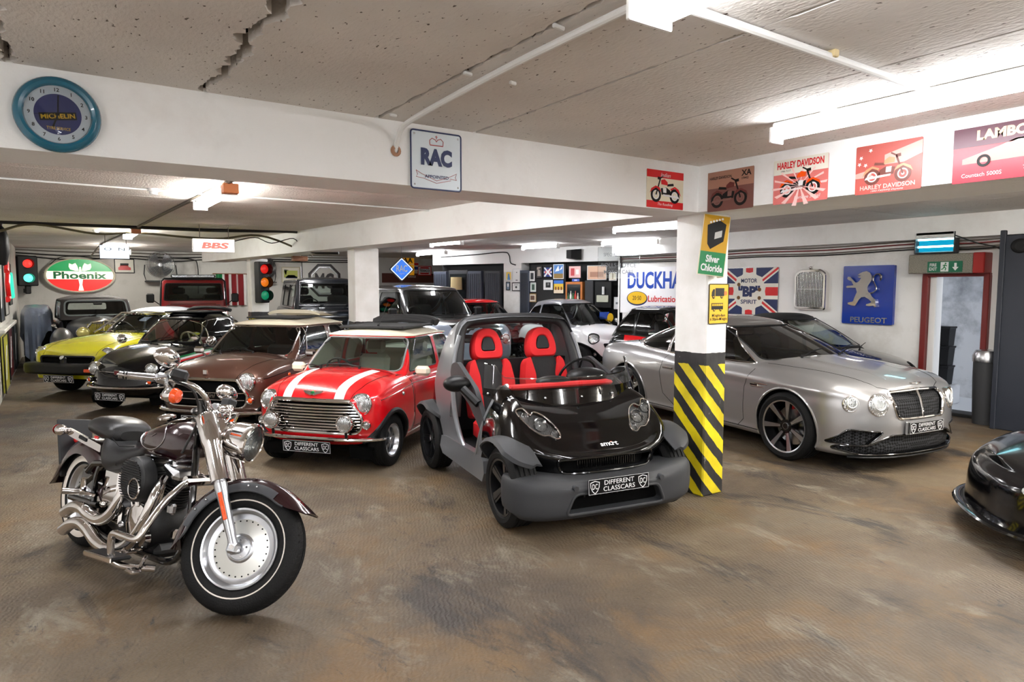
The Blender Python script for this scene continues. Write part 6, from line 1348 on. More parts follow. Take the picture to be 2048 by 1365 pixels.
# ---------------- small two seaters
def tiny(c, bm, cell, rm, glass='glass', style='loop', roofm=None):
    c.body(1.33, -1.36, [(-1.36, .70), (-.9, .81), (.9, .81), (1.33, .72)], [(-1.36, .32), (1.33, .26)], [(-1.36, .86), (-.7, .98), (0, .96), (.6, .94), (.95, .90), (1.2, .80), (1.33, .68)], [(-1.36, .88), (0, 1.02), (.72, 1.02), (1.0, .96), (1.2, .85), (1.32, .71)],
           [(0, .08, .08, .1), (.12, .02, .02, .03), (.3, 0, 0, 0), (.55, .0, .01, .0), (.8, .03, .02, .03), (.93, .07, .05, .07), (1, .13, .09, .14)], af=.45, nf=2.7, ar=.4, nr=2.8, nc=14, nv=20, ns=60)
    c.cabin((.80, -1.18, [(0, .70)], .32, 2.6, .2, 3.4), (.14, -.80, [(0, .54)], .25, 2.8, .2, 3.4), [(0, .93)], [(-.8, 1.47), (.14, 1.475)], crown=.06, bulge=.025, lip=.05)
    c.hollow(.05, .7); c.arches((.936, -.936), .30, .345, None, wy=.45)
    for ax in (.936, -.936):
        for sg in (1, -1): c.line([(ax+.348*cos(t), .30+.348*sin(t)) for t in [pi*(-.1+1.2*i/22) for i in range(23)]], 'y', sg, 'wheel_arch_lip', M['black'], .014)
    for sg in (1, -1):
        if cell: c.b.knife([(.62, .99), (.50, .93), (.42, .60), (.36, .40), (-.40, .38), (-.52, .55), (-.70, .96), (-1.5, 1.2), (-1.5, .72), (-.95, .70), (-.60, .46), (-.56, .2), (.56, .2), (.60, .5), (.70, .93)], 'y', sg, 'mat', 1)
        P = [(x*sg, z) for x, z in ((.40, .80), (.50, .835), (.62, .80), (.665, .70), (.62, .63), (.52, .655), (.42, .72))]; P = [(p.x, p.y) for p in spline([(*p, 0) for p in P], 5, True)]
        k = c.b.knife(P, 'x', 1, 'cut', d=.03, thr=.03)
        if k.F:
            m = MB(); m.tube(c.b.loop(P, 'x', 1, .003, .03), .013, 6, True); o = m.build('headlamp', M['black'], c.root); k.push(-.004).obj('lens', M['lens'], o)
        c.mirror((.52, sg*.88, 1.05), sg, M['alloy'] if not cell else M['black'], (.10, .16, .12), (.58, sg*.70, .98))
        c.line([(.50, .95), (.46, .55), (.36, .36)], 'y', sg, 'door_gap', M['dark'], .003)
    c.win([(-.63, 1.0), (.63, 1.0), (.50, 1.455), (-.50, 1.455)], 'x', 1, 'windscreen', M[glass], M['black'], .010, .07)
    c.wins([(.56, .985), (-.44, .985), (-.44, 1.43), (-.05, 1.45), (.13, 1.42)], 'door_window', glass=M[glass], trim=M['black'], rad=[.04, .03, .03, .2, .1]); c.wins([(-.50, .985), (-.96, 1.02), (-.74, 1.36), (-.50, 1.42)], 'quarter_window', glass=M['glassdark'], trim=M['black'])
    c.win([(-.5, 1.02), (.5, 1.02), (.45, 1.38), (-.45, 1.38)], 'x', -1, 'rear_window', M['glassdark'], M['black'])
    gp = rpoly([(-.36, .62), (.36, .62), (.30, .50), (-.30, .50)], .03); h = c.b.knife(gp, 'x', 1, 'cut'); m = MB(); m.tube(c.b.loop(gp, 'x', 1, .002), .01, 6, True); o = m.build('grille', M['black'], c.root); h.push(-.02).obj('grille_mesh', M['black'], o)
    for sg in (1, -1): p, n = c.b.proj([(sg*.56, .40)], 'x', 1, -.01)[0]; lamp(c.root, p, n, .04, .03, 'fog_lamp', bez=M['black'])
    c.wheels(make_wheel(.30, .18, .19, style), (.936, -.936), .70, .30); c.under(-1.2, 1.1, .66, .25); c.dash(.55, .6, 1.0, M['black'], .3, .18); c.steering(.22, -.32, .95)
    for y in (-.33, .33): c.seat(-.28, y, .56, M['darkcloth'], .6, .44)
    m = MB(); m.box((-.2, 0, .32), (1.5, 1.25, .05)); m.build('cabin_floor', M['darkcloth'], c.root); c.wiper((.80, -.3, 1.02), (.74, .2, 1.04)); c.done([bm, cell or bm], cell or rm, rm)
WH = paint('white_car_paint', (232, 233, 236), 0, .25); SC_ = paint('silver_cell', (150, 152, 158), .5, .3)
c = Car('city_car', 'small white two-seater city car with silver roof and shield-shaped headlamp', 9.70, 11.72, -86, sc=.98)
tiny(c, WH, None, SC_)
m = MB(); m.box((.58, .45, 1.20), (.012, .30, .16)); o = m.build('windscreen_sticker', M['blue'], c.root); o.location = (-.06, 0, -.02); m = MB(); m.cyl((.52, .64, 1.13), (.53, .64, 1.13), .10, n=24); m.build('windscreen_badge', M['yellow'], c.root)
RB = paint('bright_red_panel', (224, 14, 22), 0, .25); BC = paint('black_cell', (6, 6, 7), 0, .15, .3)
c = Car('city_car', 'small red and black two-seater city car between the silver coupe and the right wall', 9.50, 8.55, -86, sc=.93)
tiny(c, RB, BC, BC)
c = Car('city_car', 'dark two-seater city car with red roof between pale off-roader and white car', 8.6, 14.0, 267, sc=.97)
tiny(c, BC, None, RB)
# ---------------- black coupe against the right wall
BKC = paint('deep_black_paint', (6, 6, 8), 0, .12, .3)
c = Car('soft_top_car', 'black soft-top car parked along the white wall beyond the silver coupe', 9.38, 6.12, -88, sc=.93)
c.body(1.95, -1.25, [(-1.25, .76), (-.8, .86), (1, .86), (1.95, .74)], [(-1.25, .35), (1.95, .26)], [(-1.25, .9), (-.8, .98), (.6, .93), (1.2, .88), (1.6, .80), (1.95, .66)], [(-1.25, .92), (-.8, 1.02), (.85, 1.0), (1.3, .93), (1.65, .84), (1.93, .69)],
       [(0, .06, .08, .08), (.12, .02, .0, .02), (.35, 0, 0, 0), (.7, .0, .02, .0), (.9, .04, .05, .05), (1, .12, .10, .13)], af=.55, nf=2.5, ar=.5, nr=2.6, nc=14, nv=20, ns=64)
c.cabin((1.05, -1.12, [(0, .73)], .35, 2.6, .5, 2.6), (.22, -.62, [(0, .56)], .28, 2.8, .45, 2.6), [(0, .94)], [(-.8, 1.40), (.22, 1.425)], crown=.06, bulge=.03, lip=.05)
c.hollow(.06, .7); c.arches((1.22, -.72), .31, .355, None, wy=.45)
c.win([(-.67, 1.0), (.67, 1.0), (.52, 1.41), (-.52, 1.41)], 'x', 1, 'windscreen', M['glass'], M['black'], .012, .06)
c.wins([(.78, .96), (-.40, .96), (-.40, 1.38), (-.1, 1.40), (.22, 1.37)], 'door_window', glass=M['glass'], trim=M['steel'], rad=[.04, .03, .03, .3, .12]); c.wins([(-.46, .96), (-.86, .98), (-.72, 1.18), (-.46, 1.34)], 'quarter_window', glass=M['glass'], trim=M['steel'], rad=[.03, .05, .15, .03])
for sg in (1, -1):
    P = circ(sg*.56, .72, .12, 24, ry=.075); k = c.b.knife(P, 'x', 1, 'cut', thr=.03)
    if k.F: m = MB(); m.tube(c.b.loop(P, 'x', 1, .002), .008, 6, True); o = m.build('headlamp', M['black'], c.root); k.push(-.01).obj('lens', M['lens'], o)
    c.line([(.8, .93), (.76, .4)], 'y', sg, 'door_gap', M['dark'], .003)
c.wiper((1.06, -.4, 1.0), (.96, .2, 1.04)); c.wiper((1.06, .2, 1.0), (.94, .62, 1.04)); c.wheels(make_wheel(.31, .2, .21, 'five'), (1.22, -.72), .74, .31); c.under(-1.1, 1.6, .7, .25); c.dash(.8, .62, .98, M['black'], .3, .18); c.steering(.38, -.35, .92)
for y in (-.35, .35): c.seat(-.15, y, .52, M['leather'], .55, .46)
m = MB(); m.box((-.2, 0, .3), (2.0, 1.3, .05)); m.build('cabin_floor', M['darkcloth'], c.root); SFT = mat('black_hood_cloth', (20, 20, 22), .85, 0, 0, .2, 150); c.done([BKC], SFT, SFT)
# ---------------- nose of a black car at the right edge
c = Car('black_sports_car', 'black low car whose nose just enters at the right edge', 6.80, .42, 128)
c.body(2.1, -2.2, [(-2.2, .8), (0, .95), (2.1, .82)], [(-2.2, .3), (2.1, .16)], [(-2.2, .85), (0, .85), (1.2, .72), (2.1, .52)], [(-2.2, .87), (0, .95), (1.2, .8), (2.08, .55)], [(0, .04, .0, .1), (.2, .0, .03, 0), (.5, 0, .04, 0), (.8, .03, .06, .03), (1, .12, .14, .12)], af=.6, nf=2.4, ar=.5, nr=2.5, nc=12, nv=18, ns=60)
c.cabin((.8, -1.7, [(0, .7)], .4, 2.5, .6, 2.4), (.05, -.8, [(0, .54)], .3, 2.6, .4, 2.4), [(0, .85)], [(0, 1.22)], crown=.05, bulge=.03); c.arches((1.25, -1.3), .33, .375, None, wy=.5)
c.win([(-.62, .93), (.62, .93), (.5, 1.2), (-.5, 1.2)], 'x', 1, 'windscreen', M['glassdark'], M['black']); c.wins([(.5, .9), (-.6, .9), (-.5, 1.18), (0, 1.18)], 'door_window', glass=M['glassdark'])
for sg in (1, -1):
    P = circ(sg*.62, .47, .15, 24, ry=.05); k = c.b.knife(P, 'x', 1, 'cut', thr=.03)
    if k.F: k.obj('headlamp', M['lens'], c.root)
b = MB(); b.tube([p+V3((.03, 0, 0)) for p, n in c.b.proj([(y*.045, .17) for y in range(-18, 19)], 'x', 1, 0)], .035, 8, flat=.5); b.build('splitter', M['blackgloss'], c.root)
c.wheels(make_wheel(.33, .24, .24, 'five'), (1.25, -1.3), .80, .33); c.under(-2, 1.9, .7, .2); c.done([BKC], BKC, BKC)
# ---------------- sheeted vehicle at the far left
def sheet():
    m, nt, b = newmat('plastic_sheet'); b.inputs['Base Color'].default_value = srgb(120, 130, 150); b.inputs['Roughness'].default_value = .28; b.inputs['Coat Weight'].default_value = .3
    tc = nt.nodes.new('ShaderNodeTexCoord'); n = nt.nodes.new('ShaderNodeTexNoise'); n.inputs['Scale'].default_value = 5; n.inputs['Detail'].default_value = 5
    bp = nt.nodes.new('ShaderNodeBump'); bp.inputs['Strength'].default_value = .6; bp.inputs['Distance'].default_value = .05; nt.links.new(tc.outputs['Object'], n.inputs['Vector']); nt.links.new(n.outputs['Fac'], bp.inputs['Height']); nt.links.new(bp.outputs[0], b.inputs['Normal']); return m
t = thing('covered_vehicle', 'vehicle under a crumpled grey plastic sheet in the far left corner', 'covered car', (-.34, 18.5, 0), R(0))
m = MB(); m.box((0, .4, .55), (.5, 2.2, .7), .12); m.build('vehicle_body', M['dark'], t)
for y in (-.4, 1.2): q = MB(); q.cyl((-.24, y, .3), (.24, y, .3), .3); q.build('wheel', M['rubber'], t)
m = MB(); G = []
for i in range(49):
    a = 2*pi*i/48; row = []
    for j in range(15):
        v = j/14; e = 3.5; r = 1/((abs(cos(a))**e+abs(sin(a))**e)**(1/e)); f = .035*sin(a*17+v*2)*v+.02*sin(a*31)*v
        k = min(1, v*2.2) if v < .45 else 1+.08*(v-.45); x = (.29*r*cos(a))*k*(1+f*2); y = .4+(1.2*r*sin(a))*k*(1+f); z = 1.38-.06*v-.0*v if v < .35 else 1.36-1.0*((v-.35)/.65)*(.85+.35*sin(a*3+1))
        row.append((x, y, max(.14, z+.02*sin(x*9+y*5))))
    G.append(row)
m.grid(G); m.build('plastic_sheet', sheet(), t)
# ---------------- signs and fittings
def flat(parent, name, m, polys, X, h=.0008, z=.0):
    b = MB()
    for i, p in enumerate(polys): b.prism(p, z, z+h+.0002*i)
    o = b.build(name, m, parent); o.matrix_local = X; return o
def panel(name, label, cat, o, n, w, h, m, t=.012, up=(0, 0, 1), rim=None, rr=.004, rad=.01, group=None):
    """flat board centred at o facing n; children are placed in its own frame (x right, y up, z out)"""
    r = thing(name, label, cat, o, 0, group); r.matrix_world = face_mat(o, n, up)
    b = MB(); b.prism(rpoly([(-w/2, -h/2), (w/2, -h/2), (w/2, h/2), (-w/2, h/2)], rad), -t, 0); b.build('board', m, r)
    if rim: b = MB(); b.tube([(x, y, 0) for x, y in rpoly([(-w/2, -h/2), (w/2, -h/2), (w/2, h/2), (-w/2, h/2)], rad)], rr, 6, True); b.build('rim', rim, r)
    return r
T_ = lambda x, y, z=.0005, a=0: Matrix.Translation((x, y, z)) @ Matrix.Rotation(a, 4, 'Z')
def rect(x, y, w, h): return [(x-w/2, y-h/2), (x+w/2, y-h/2), (x+w/2, y+h/2), (x-w/2, y+h/2)]
def pic_bike(r, x, y, s, body, dk, lt, flip=1, three=False):
    """printed picture of a motorcycle, wheelbase s"""
    def P(pts): return [(x+flip*a*s, y+b*s) for a, b in pts]
    def ring(b, cx, cy, ro, ri, z):
        b.lathe([(ri*s, z), (ri*s, z+.0006), (ro*s, z+.0006), (ro*s, z)], (x+flip*cx*s, y+cy*s, 0), (0, 0, 1), 28)
    b = MB()
    for cx in (-.5, .5): ring(b, cx, 0, .27, .17, .001)
    b.prism(P([(-.3, .05), (.2, .02), (.25, .25), (-.05, .30), (-.25, .2)]), .001, .0016); b.prism(P([(-.45, .38), (-.1, .34), (-.08, .42), (-.42, .47)]), .001, .0017)
    for p, q, w in (((.5, 0), (.27, .62), .03), ((.27, .62), (.1, .72), .025), ((.27, .6), (.42, .62), .05)):
        d = V3((q[0]-p[0], q[1]-p[1], 0)).normalized(); nn = (-d.y*w, d.x*w); b.prism(P([(p[0]-nn[0], p[1]-nn[1]), (q[0]-nn[0], q[1]-nn[1]), (q[0]+nn[0], q[1]+nn[1]), (p[0]+nn[0], p[1]+nn[1])]), .0012, .002)
    b.build('printed_picture', dk, r)
    b = MB(); b.prism(P([(-.12, .38), (.22, .40), (.24, .55), (.05, .60), (-.1, .5)]), .001, .0022); b.prism(P([(-.84, .02), (-.72, .26), (-.5, .36), (-.26, .26), (-.3, .2), (-.5, .29), (-.7, .15)]), .001, .0022); b.prism(P([(.22, .12), (.32, .28), (.52, .33), (.74, .22), (.82, .05), (.7, .15), (.5, .26), (.34, .18)]), .001, .0022); b.build('printed_picture', body, r)
    b = MB()
    for cx in (-.5, .5): ring(b, cx, 0, .17, .13, .001); ring(b, cx, 0, .05, 0.01, .001)
    b.prism(P([(-.75, -.08), (.1, -.02), (.12, .04), (-.7, 0)]), .001, .0024); b.prism(P([(-.05, .1), (.12, .1), (.14, .28), (-.04, .28)]), .001, .0023); b.build('printed_picture', lt, r)
PB = lambda n, c: mat(n, c, .3)
# clock
NY = (0, -1, 0); NX = (-1, 0, 0); FY = 3.74
t = thing('wall_clock', 'round teal wall clock with numbered white dial on the front beam', 'clock', (0, 0, 0)); t.matrix_world = face_mat((.052, FY-.005, 2.575), NY)
b = MB(); b.lathe([(0, 0), (.165, 0), (.168, .02), (.16, .04), (.145, .05), (.132, .045), (.126, .026)], n=56); b.build('clock_case', mat('teal_plastic', (16, 92, 116), .25, 0, .4), t)
b = MB(); b.lathe([(.127, .024), (0, .0241)], n=48); b.build('dial', mat('dial_white', (214, 220, 226), .4), t); b = MB(); b.lathe([(.090, .0243), (.090, .0247), (0, .0248)], n=48); b.build('dial_disc', mat('dial_blue', (38, 48, 112), .35), t)
for k in range(1, 13): a = pi/2-k*pi/6; text(str(k), t, M['black'], T_(.108*cos(a), .108*sin(a), .0245), None, .0165, 'numeral', .02)
b = MB(); b.box((0, -.008, .0252), (.142, .034, .0006), rot=Matrix.Rotation(.13, 3, 'Z')); b.build('name_bar', M['black'], t); text('MICHELIN', t, M['yellow'], T_(0, -.008, .026, .13), .13, .021, 'lettering', .03); text('TYRE SERVICE', t, M['yellow'], T_(0, -.062, .0252), .09, .013, 'lettering', .01)
b = MB(); b.box((.002, .042, .030), (.005, .085, .001), rot=Matrix.Rotation(-.06, 3, 'Z')); b.box((-.01, -.028, .029), (.007, .06, .001), rot=Matrix.Rotation(-.35, 3, 'Z')); b.box((-.045, -.006, .031), (.09, .0015, .0008), rot=Matrix.Rotation(.06, 3, 'Z')); b.cyl((0, 0, .026), (0, 0, .033), .006); b.build('clock_hands', M['black'], t)
b = MB(); b.lathe([(.128, .03), (.06, .037), (0, .039)], n=40); b.build('clock_glass', M['clear'], t)
# RAC plate
r = panel('enamel_sign', 'white enamel sign with crown, large navy letters and ribbon on the front beam', 'sign', (1.98, FY-.014, 2.57), NY, .345, .345, mat('pale_enamel', (214, 224, 230), .25), rim=M['navy'], rr=.005, rad=.02)
text('RAC', r, M['navy'], T_(0, .02), .215, .105, 'lettering', .06); text('APPOINTED', r, M['navy'], T_(0, -.097), .165, .02, 'lettering', .02)
rk = PB('thin_red_print', (170, 70, 70)); b = MB()
for sg in (1, -1): b.tube([(sg*.045, .095, .001), (sg*.047, .12, .001), (sg*.03, .135, .001), (sg*.008, .127, .001), (0, .115, .001)], .0025, 6)
b.tube([(-.045, .093, .001), (.045, .093, .001)], .003, 6); b.tube([(0, .13, .001), (0, .152, .001)], .0025, 6); b.tube([(-.008, .145, .001), (.008, .145, .001)], .002, 6)
b.tube([(-.14, -.065, .001), (-.10, -.085, .001), (0, -.12, .001), (.10, -.085, .001), (.14, -.065, .001), (.13, -.09, .001), (.14, -.105, .001), (.09, -.10, .001)], .0015, 5); b.tube([(-.14, -.065, .001), (-.13, -.09, .001), (-.14, -.105, .001), (-.09, -.11, .001), (0, -.135, .001), (.10, -.11, .001)], .0015, 5); b.build('crown_print', rk, r)
for x in (-.15, .15):
    for y in (-.15, .15): b = MB(); b.ell((x, y, .001), (.006, .006, .003), 10, 6); b.build('rivet', M['steel'], r)
# posters of motorcycles
r = panel('tin_poster', 'small red-banded poster of a red motorcycle on a white ground', 'poster', (4.005, FY-.006, 2.56), NY, .41, .29, PB('cream_print', (222, 214, 188)), .004)
flat(r, 'band', M['red'], [rect(0, .116, .41, .058), rect(0, -.118, .41, .054)], T_(0, 0)); text('Indian', r, M['ink'], T_(0, .112), .11, .03, 'lettering', .0, shear=.3); text('The Roadking', r, M['ink'], T_(0, -.118), .17, .026, 'lettering', 0, shear=.3); pic_bike(r, 0, -.045, .21, M['red'], M['black'], M['ink'], -1)
for yy, w, lab, bg, bd in ((3.425, .43, 'brown sepia poster of an old motorcycle, first on the side beam', (112, 70, 62), (96, 36, 32)),):
    r = panel('tin_poster', lab, 'poster', (4.394, yy, 2.555), NX, w, .31, PB('sepia_print', bg), .004); flat(r, 'band', PB('sepia_light', (160, 116, 96)), [rect(0, .09, w, .13)], T_(0, 0)); text('HARLEY DAVIDSON', r, M['black'], T_(-.09, .105), .21, .022, 'lettering', .02); text('XA', r, M['black'], T_(.15, .115), .09, .045, 'lettering', .03); text('1942', r, M['black'], T_(.14, .075), .06, .018, 'lettering', .02); pic_bike(r, -.01, -.07, .22, PB('rust_print', bd), M['black'], PB('sepia_mid', (120, 84, 76)))
r = panel('tin_poster', 'white and red poster of an orange motorcycle with bold red title', 'poster', (4.394, 2.83, 2.555), NX, .42, .315, PB('rose_print', (206, 110, 104)), .004); flat(r, 'band', PB('ivory_print', (224, 222, 208)), [rect(0, .105, .42, .105)], T_(0, 0))
flat(r, 'rays', PB('ray_print', (236, 196, 190)), [[(.0, -.02), (.21*cos(a)*1.0-.01, -.02+.14*sin(a)), (.21*cos(a+.12), -.02+.14*sin(a+.12))] for a in [2*pi*i/14 for i in range(14)]], T_(0, -.02)); text('HARLEY DAVIDSON', r, M['red'], T_(0, .115), .36, .05, 'lettering', .04); text('Heritage Softail', r, M['ink'], T_(.06, -.125), .2, .03, 'lettering', 0, shear=.3); text('1986 FLST', r, M['black'], T_(-.11, .075), .08, .012, 'lettering'); pic_bike(r, 0, -.06, .20, M['amber'], M['black'], M['ink'])
r = panel('tin_poster', 'faded red and white flag poster with a motorcycle, third on the side beam', 'poster', (4.394, 2.225, 2.555), NX, .41, .31, PB('faded_red_print', (176, 84, 76)), .004)
flat(r, 'flag', PB('faded_rose', (214, 160, 150)), [[(-.02, .08), (.205, .14), (.205, .06), (.1, .02), (-.02, .02)], [(-.205, -.02), (-.1, .0), (-.1, -.05), (-.205, -.05)]], T_(0, 0)); [flat(r, 'star', M['ink'], [[(x+.014*(1 if i % 2 else .45)*sin(pi*i/5), y+.014*(1 if i % 2 else .45)*cos(pi*i/5)) for i in range(10)]], T_(0, 0)) for x, y in ((-.17, .08), (-.11, .12), (-.18, .04), (-.14, .03))]; text('HARLEY DAVIDSON', r, PB('pale_rose', (226, 190, 184)), T_(0, -.115), .34, .028, 'lettering', .02); text('1993 FXDWG Daytona', r, M['ink'], T_(0, -.142), .2, .014, 'lettering', 0, shear=.3); pic_bike(r, .0, -.05, .19, PB('peach_print', (214, 140, 104)), PB('umber_print', (110, 60, 52)), M['ink'])
r = panel('tin_poster', 'crimson poster of a low sports car, at the right edge of the picture', 'poster', (4.394, 1.50, 2.555), NX, .70, .31, PB('crimson_print', (170, 34, 52)), .004); flat(r, 'band', PB('dark_plum', (78, 20, 44)), [rect(0, .10, .70, .11)], T_(0, 0)); text('LAMBORGHINI', r, PB('gold_print', (226, 186, 150)), T_(.02, .105), .50, .058, 'lettering', .05); text('Countach 5000S', r, M['ink'], T_(-.2, -.115), .2, .022, 'lettering'); text('The Original Supercar', r, M['ink'], T_(.15, -.105), .3, .024, 'lettering', 0, shear=.2)
flat(r, 'printed_car', PB('salmon_print', (224, 120, 112)), [[(-.30, -.02), (-.12, .03), (-.04, .06), (.10, .06), (.22, .02), (.30, .01), (.31, -.04), (-.30, -.05)]], T_(0, 0)); flat(r, 'printed_glass', M['ink'], [[(-.09, .03), (-.03, .052), (.08, .052), (.11, .03)]], T_(0, 0, .003))
for x in (-.19, .20): b = MB(); b.lathe([(.02, .003), (.02, .0036), (.035, .0036)], (x, -.04, 0), (0, 0, 1), 20); b.build('printed_wheel', M['black'], r)
# signs on the front pillar
r = thing('battery_sign', 'green and yellow battery sign with gothic lettering hung on the striped pillar', 'sign'); r.matrix_world = face_mat((4.505, 3.655, 2.14), (-.46, -.88, .05), (.14, 0, 1))
b = MB(); b.prism([(-.115, -.25), (.115, -.25), (.115, .25), (-.115, .25)], -.012, 0); b.prism([(.115, -.25), (.10, -.25), (.10, .0)], -.10, -.012, caps=(1, 1)); b.build('board', mat('cream_edge', (214, 206, 180), .4), r)
flat(r, 'panel_print', PB('mustard_print', (196, 150, 20)), [rect(0, .095, .218, .30)], T_(0, 0)); flat(r, 'panel_print', M['green'], [rect(0, -.15, .218, .19)], T_(0, 0)); text('Silver\nChloride', r, M['ink'], T_(0, -.15, .002), .185, .135, 'lettering', .03)
flat(r, 'printed_battery', M['black'], [[(-.06, -.005), (-.075, .15), (.025, .20), (.085, .17), (.075, .03), (-.03, -.045)]], T_(0, .01, .0018)); flat(r, 'printed_label', PB('pale_label', (190, 190, 186)), [[(-.005, .04), (.055, .065), (.055, .12), (-.005, .095)]], T_(0, .01, .003)); flat(r, 'printed_caps', M['ink'], [circ(-.05+.024*i, .175+.009*i, .009, 12) for i in range(5)], T_(0, .01, .003))
r = panel('loading_sign', 'yellow square sign with lorry and bus pictograms on the striped pillar', 'sign', (4.655, 3.712, 1.655), NY, .25, .335, M['yellow'], .006, rim=M['black'], rr=.004, rad=.012); Kk = M['black']
flat(r, 'lorry_pictogram', Kk, [rect(.01, .10, .115, .068), [(-.095, .065), (-.055, .065), (-.055, .125), (-.075, .125), (-.092, .10)], circ(-.07, .06, .016, 16), circ(.035, .06, .016, 16)], T_(0, 0)); flat(r, 'bus_pictogram', Kk, [rect(-.02, -.02, .15, .055), circ(-.06, -.05, .014, 16), circ(.025, -.05, .014, 16)], T_(0, 0)); flat(r, 'bus_windows', M['yellow'], [rect(-.078+.026*i, -.008, .02, .018) for i in range(6)], T_(0, 0, .0026)); flat(r, 'pictogram_wheels', M['yellow'], [circ(x, y, .006, 10) for x, y in ((-.07, .06), (.035, .06), (-.06, -.05), (.025, -.05))], T_(0, 0, .0026))
flat(r, 'orange_dot', PB('orange_dot', (220, 110, 30)), [circ(.085, .09, .02, 18)], T_(0, 0)); text("M'night-8am\n6·30pm-M'night", r, Kk, T_(0, -.115), .22, .062, 'lettering', .012)
# right wall
RX = 10.4
r = panel('oil_banner', 'large white lubrication banner with bold blue lettering on the right wall', 'sign', (RX-.014, 9.66, 1.72), NX, 2.6, .98, mat('banner_white', (238, 238, 240), .5), .01); text('DUCKHAMS', r, PB('banner_blue', (16, 62, 160)), T_(-.08, .22, .002), 1.98, .36, 'lettering', .03); text('Lubrication', r, M['red'], T_(-.03, -.17, .002), .85, .13, 'lettering', .02)
b = MB(); b.lathe([(0, .003), (.31, .003), (.31, 0)], n=40); o = b.build('oval', M['navy'], r); o.matrix_local = T_(-.78, -.17) @ Matrix.Diagonal((1, .5, 1, 1)); b = MB(); b.lathe([(0, .004), (.285, .004), (.285, 0)], n=40); o = b.build('oval', M['yellow'], r); o.matrix_local = T_(-.78, -.16) @ Matrix.Diagonal((1, .47, 1, 1)); text('20·50', r, M['black'], T_(-.78, -.16, .005), .26, .09, 'lettering')
r = panel('flag_sign', 'enamel sign with union flag behind petrol lettering on the right wall', 'sign', (RX-.012, 7.62, 1.72), NX, 1.18, .84, M['navy'], .012, rim=M['steel'], rr=.005); W2 = mat('worn_white_enamel', (226, 222, 210), .3, var=.12, vscale=6)
for a in (1, -1):
    L2 = math.hypot(.59, .42); flat(r, 'flag_bar', W2, [[(.59*a*1-.09, .42), (.59*a, .42), (.59*a, .36), (-.59*a+.09, -.42), (-.59*a, -.42), (-.59*a, -.36)] if a > 0 else [(-.59, .36), (-.59, .42), (-.50, .42), (.59, -.36), (.59, -.42), (.50, -.42)]], T_(0, 0)); flat(r, 'flag_bar', M['red'], [[(.565, .42), (.59, .42), (.59, .39), (-.56, -.42), (-.59, -.42), (-.59, -.40)] if a > 0 else [(-.59, .39), (-.59, .42), (-.56, .42), (.59, -.39), (.59, -.42), (.56, -.42)]], T_(0, 0, .0012))
flat(r, 'flag_bar', W2, [rect(0, 0, 1.18, .28), rect(0, 0, .28, .84)], T_(0, 0, .002)); flat(r, 'flag_bar', M['red'], [rect(0, 0, 1.18, .15), rect(0, 0, .15, .84)], T_(0, 0, .003)); flat(r, 'burst', W2, [[((.36 if i % 2 else .33)*cos(pi*i/12)*1.0, (.36 if i % 2 else .33)*sin(pi*i/12)) for i in range(24)]], T_(0, 0, .004)); text('MOTOR', r, M['navy'], T_(0, .19, .006), .34, .075, 'lettering', .02); text('"BP"', r, M['navy'], T_(0, 0, .006), .46, .20, 'lettering', .06); text('SPIRIT', r, M['navy'], T_(0, -.19, .006), .34, .075, 'lettering', .02)
RU = mat('rust', (110, 78, 40), .8); [(lambda k: (k.cyl((x, y, .002), (x, y, .008), .035, n=14), k.build('rust_spot', RU, r)))(MB()) for x, y in ((-.22, -.12), (.22, -.12), (-.22, .12), (.22, .03))]
t = thing('radiator_shell', 'chrome upright car radiator grille mounted on the right wall', 'radiator grille'); t.matrix_world = face_mat((RX, 6.39, 1.76), NX); b = MB(); P = rpoly([(-.28, -.34), (.28, -.34), (.28, .26), (.18, .33), (-.18, .33), (-.28, .26)], .05)
b.grid([[(a*k, c*k, h) for a, c in P] for k, h in ((1, 0), (1, .09), (.96, .11), (.86, .11), (.84, .09), (.84, .02))], cv=True); b.build('shell', M['chrome'], t); b = MB(); [b.box((-.225+.0265*i, -.01, .085), (.011, .60, .03), .003) for i in range(18)]; b.box((0, 0, .07), (.46, .012, .02)); b.build('slats', M['steel'], t); b = MB(); b.box((0, 0, .03), (.47, .58, .02)); b.build('backing', M['dark'], t); b = MB(); b.ell((0, .35, .08), (.03, .03, .03)); b.prism([(-.06, .36), (0, .35), (.06, .40), (.02, .37)], .075, .085); b.build('mascot', M['chrome'], t)
r = panel('blue_sign', 'blue illuminated sign with chrome rampant lion on the right wall', 'sign', (RX-.06, 5.455, 1.675), NX, .78, .90, mat('royal_blue_sign', (10, 50, 150), .25, 0, .5), .06, rad=.02); f2 = lambda x, y: ((x-537)/537*.78, (490-y)/610*.90)
LN = [(440, 285), (460, 268), (495, 250), (535, 243), (570, 258), (588, 290), (593, 330), (575, 365), (555, 395), (548, 425), (560, 455), (585, 480), (605, 510), (635, 535), (640, 580), (648, 612), (632, 618), (622, 600), (575, 605), (540, 600), (545, 585), (590, 572), (598, 560), (570, 535), (525, 510), (490, 515), (465, 540), (445, 575), (425, 605), (390, 602), (345, 590), (345, 572), (400, 560), (415, 520), (440, 460), (430, 430), (425, 415), (370, 415), (330, 418), (318, 405), (330, 395), (385, 392), (400, 388), (375, 345), (345, 335), (328, 320), (335, 298), (360, 300), (385, 325), (420, 360), (440, 360), (460, 345), (480, 312), (455, 310), (445, 300), (485, 290), (470, 288)]
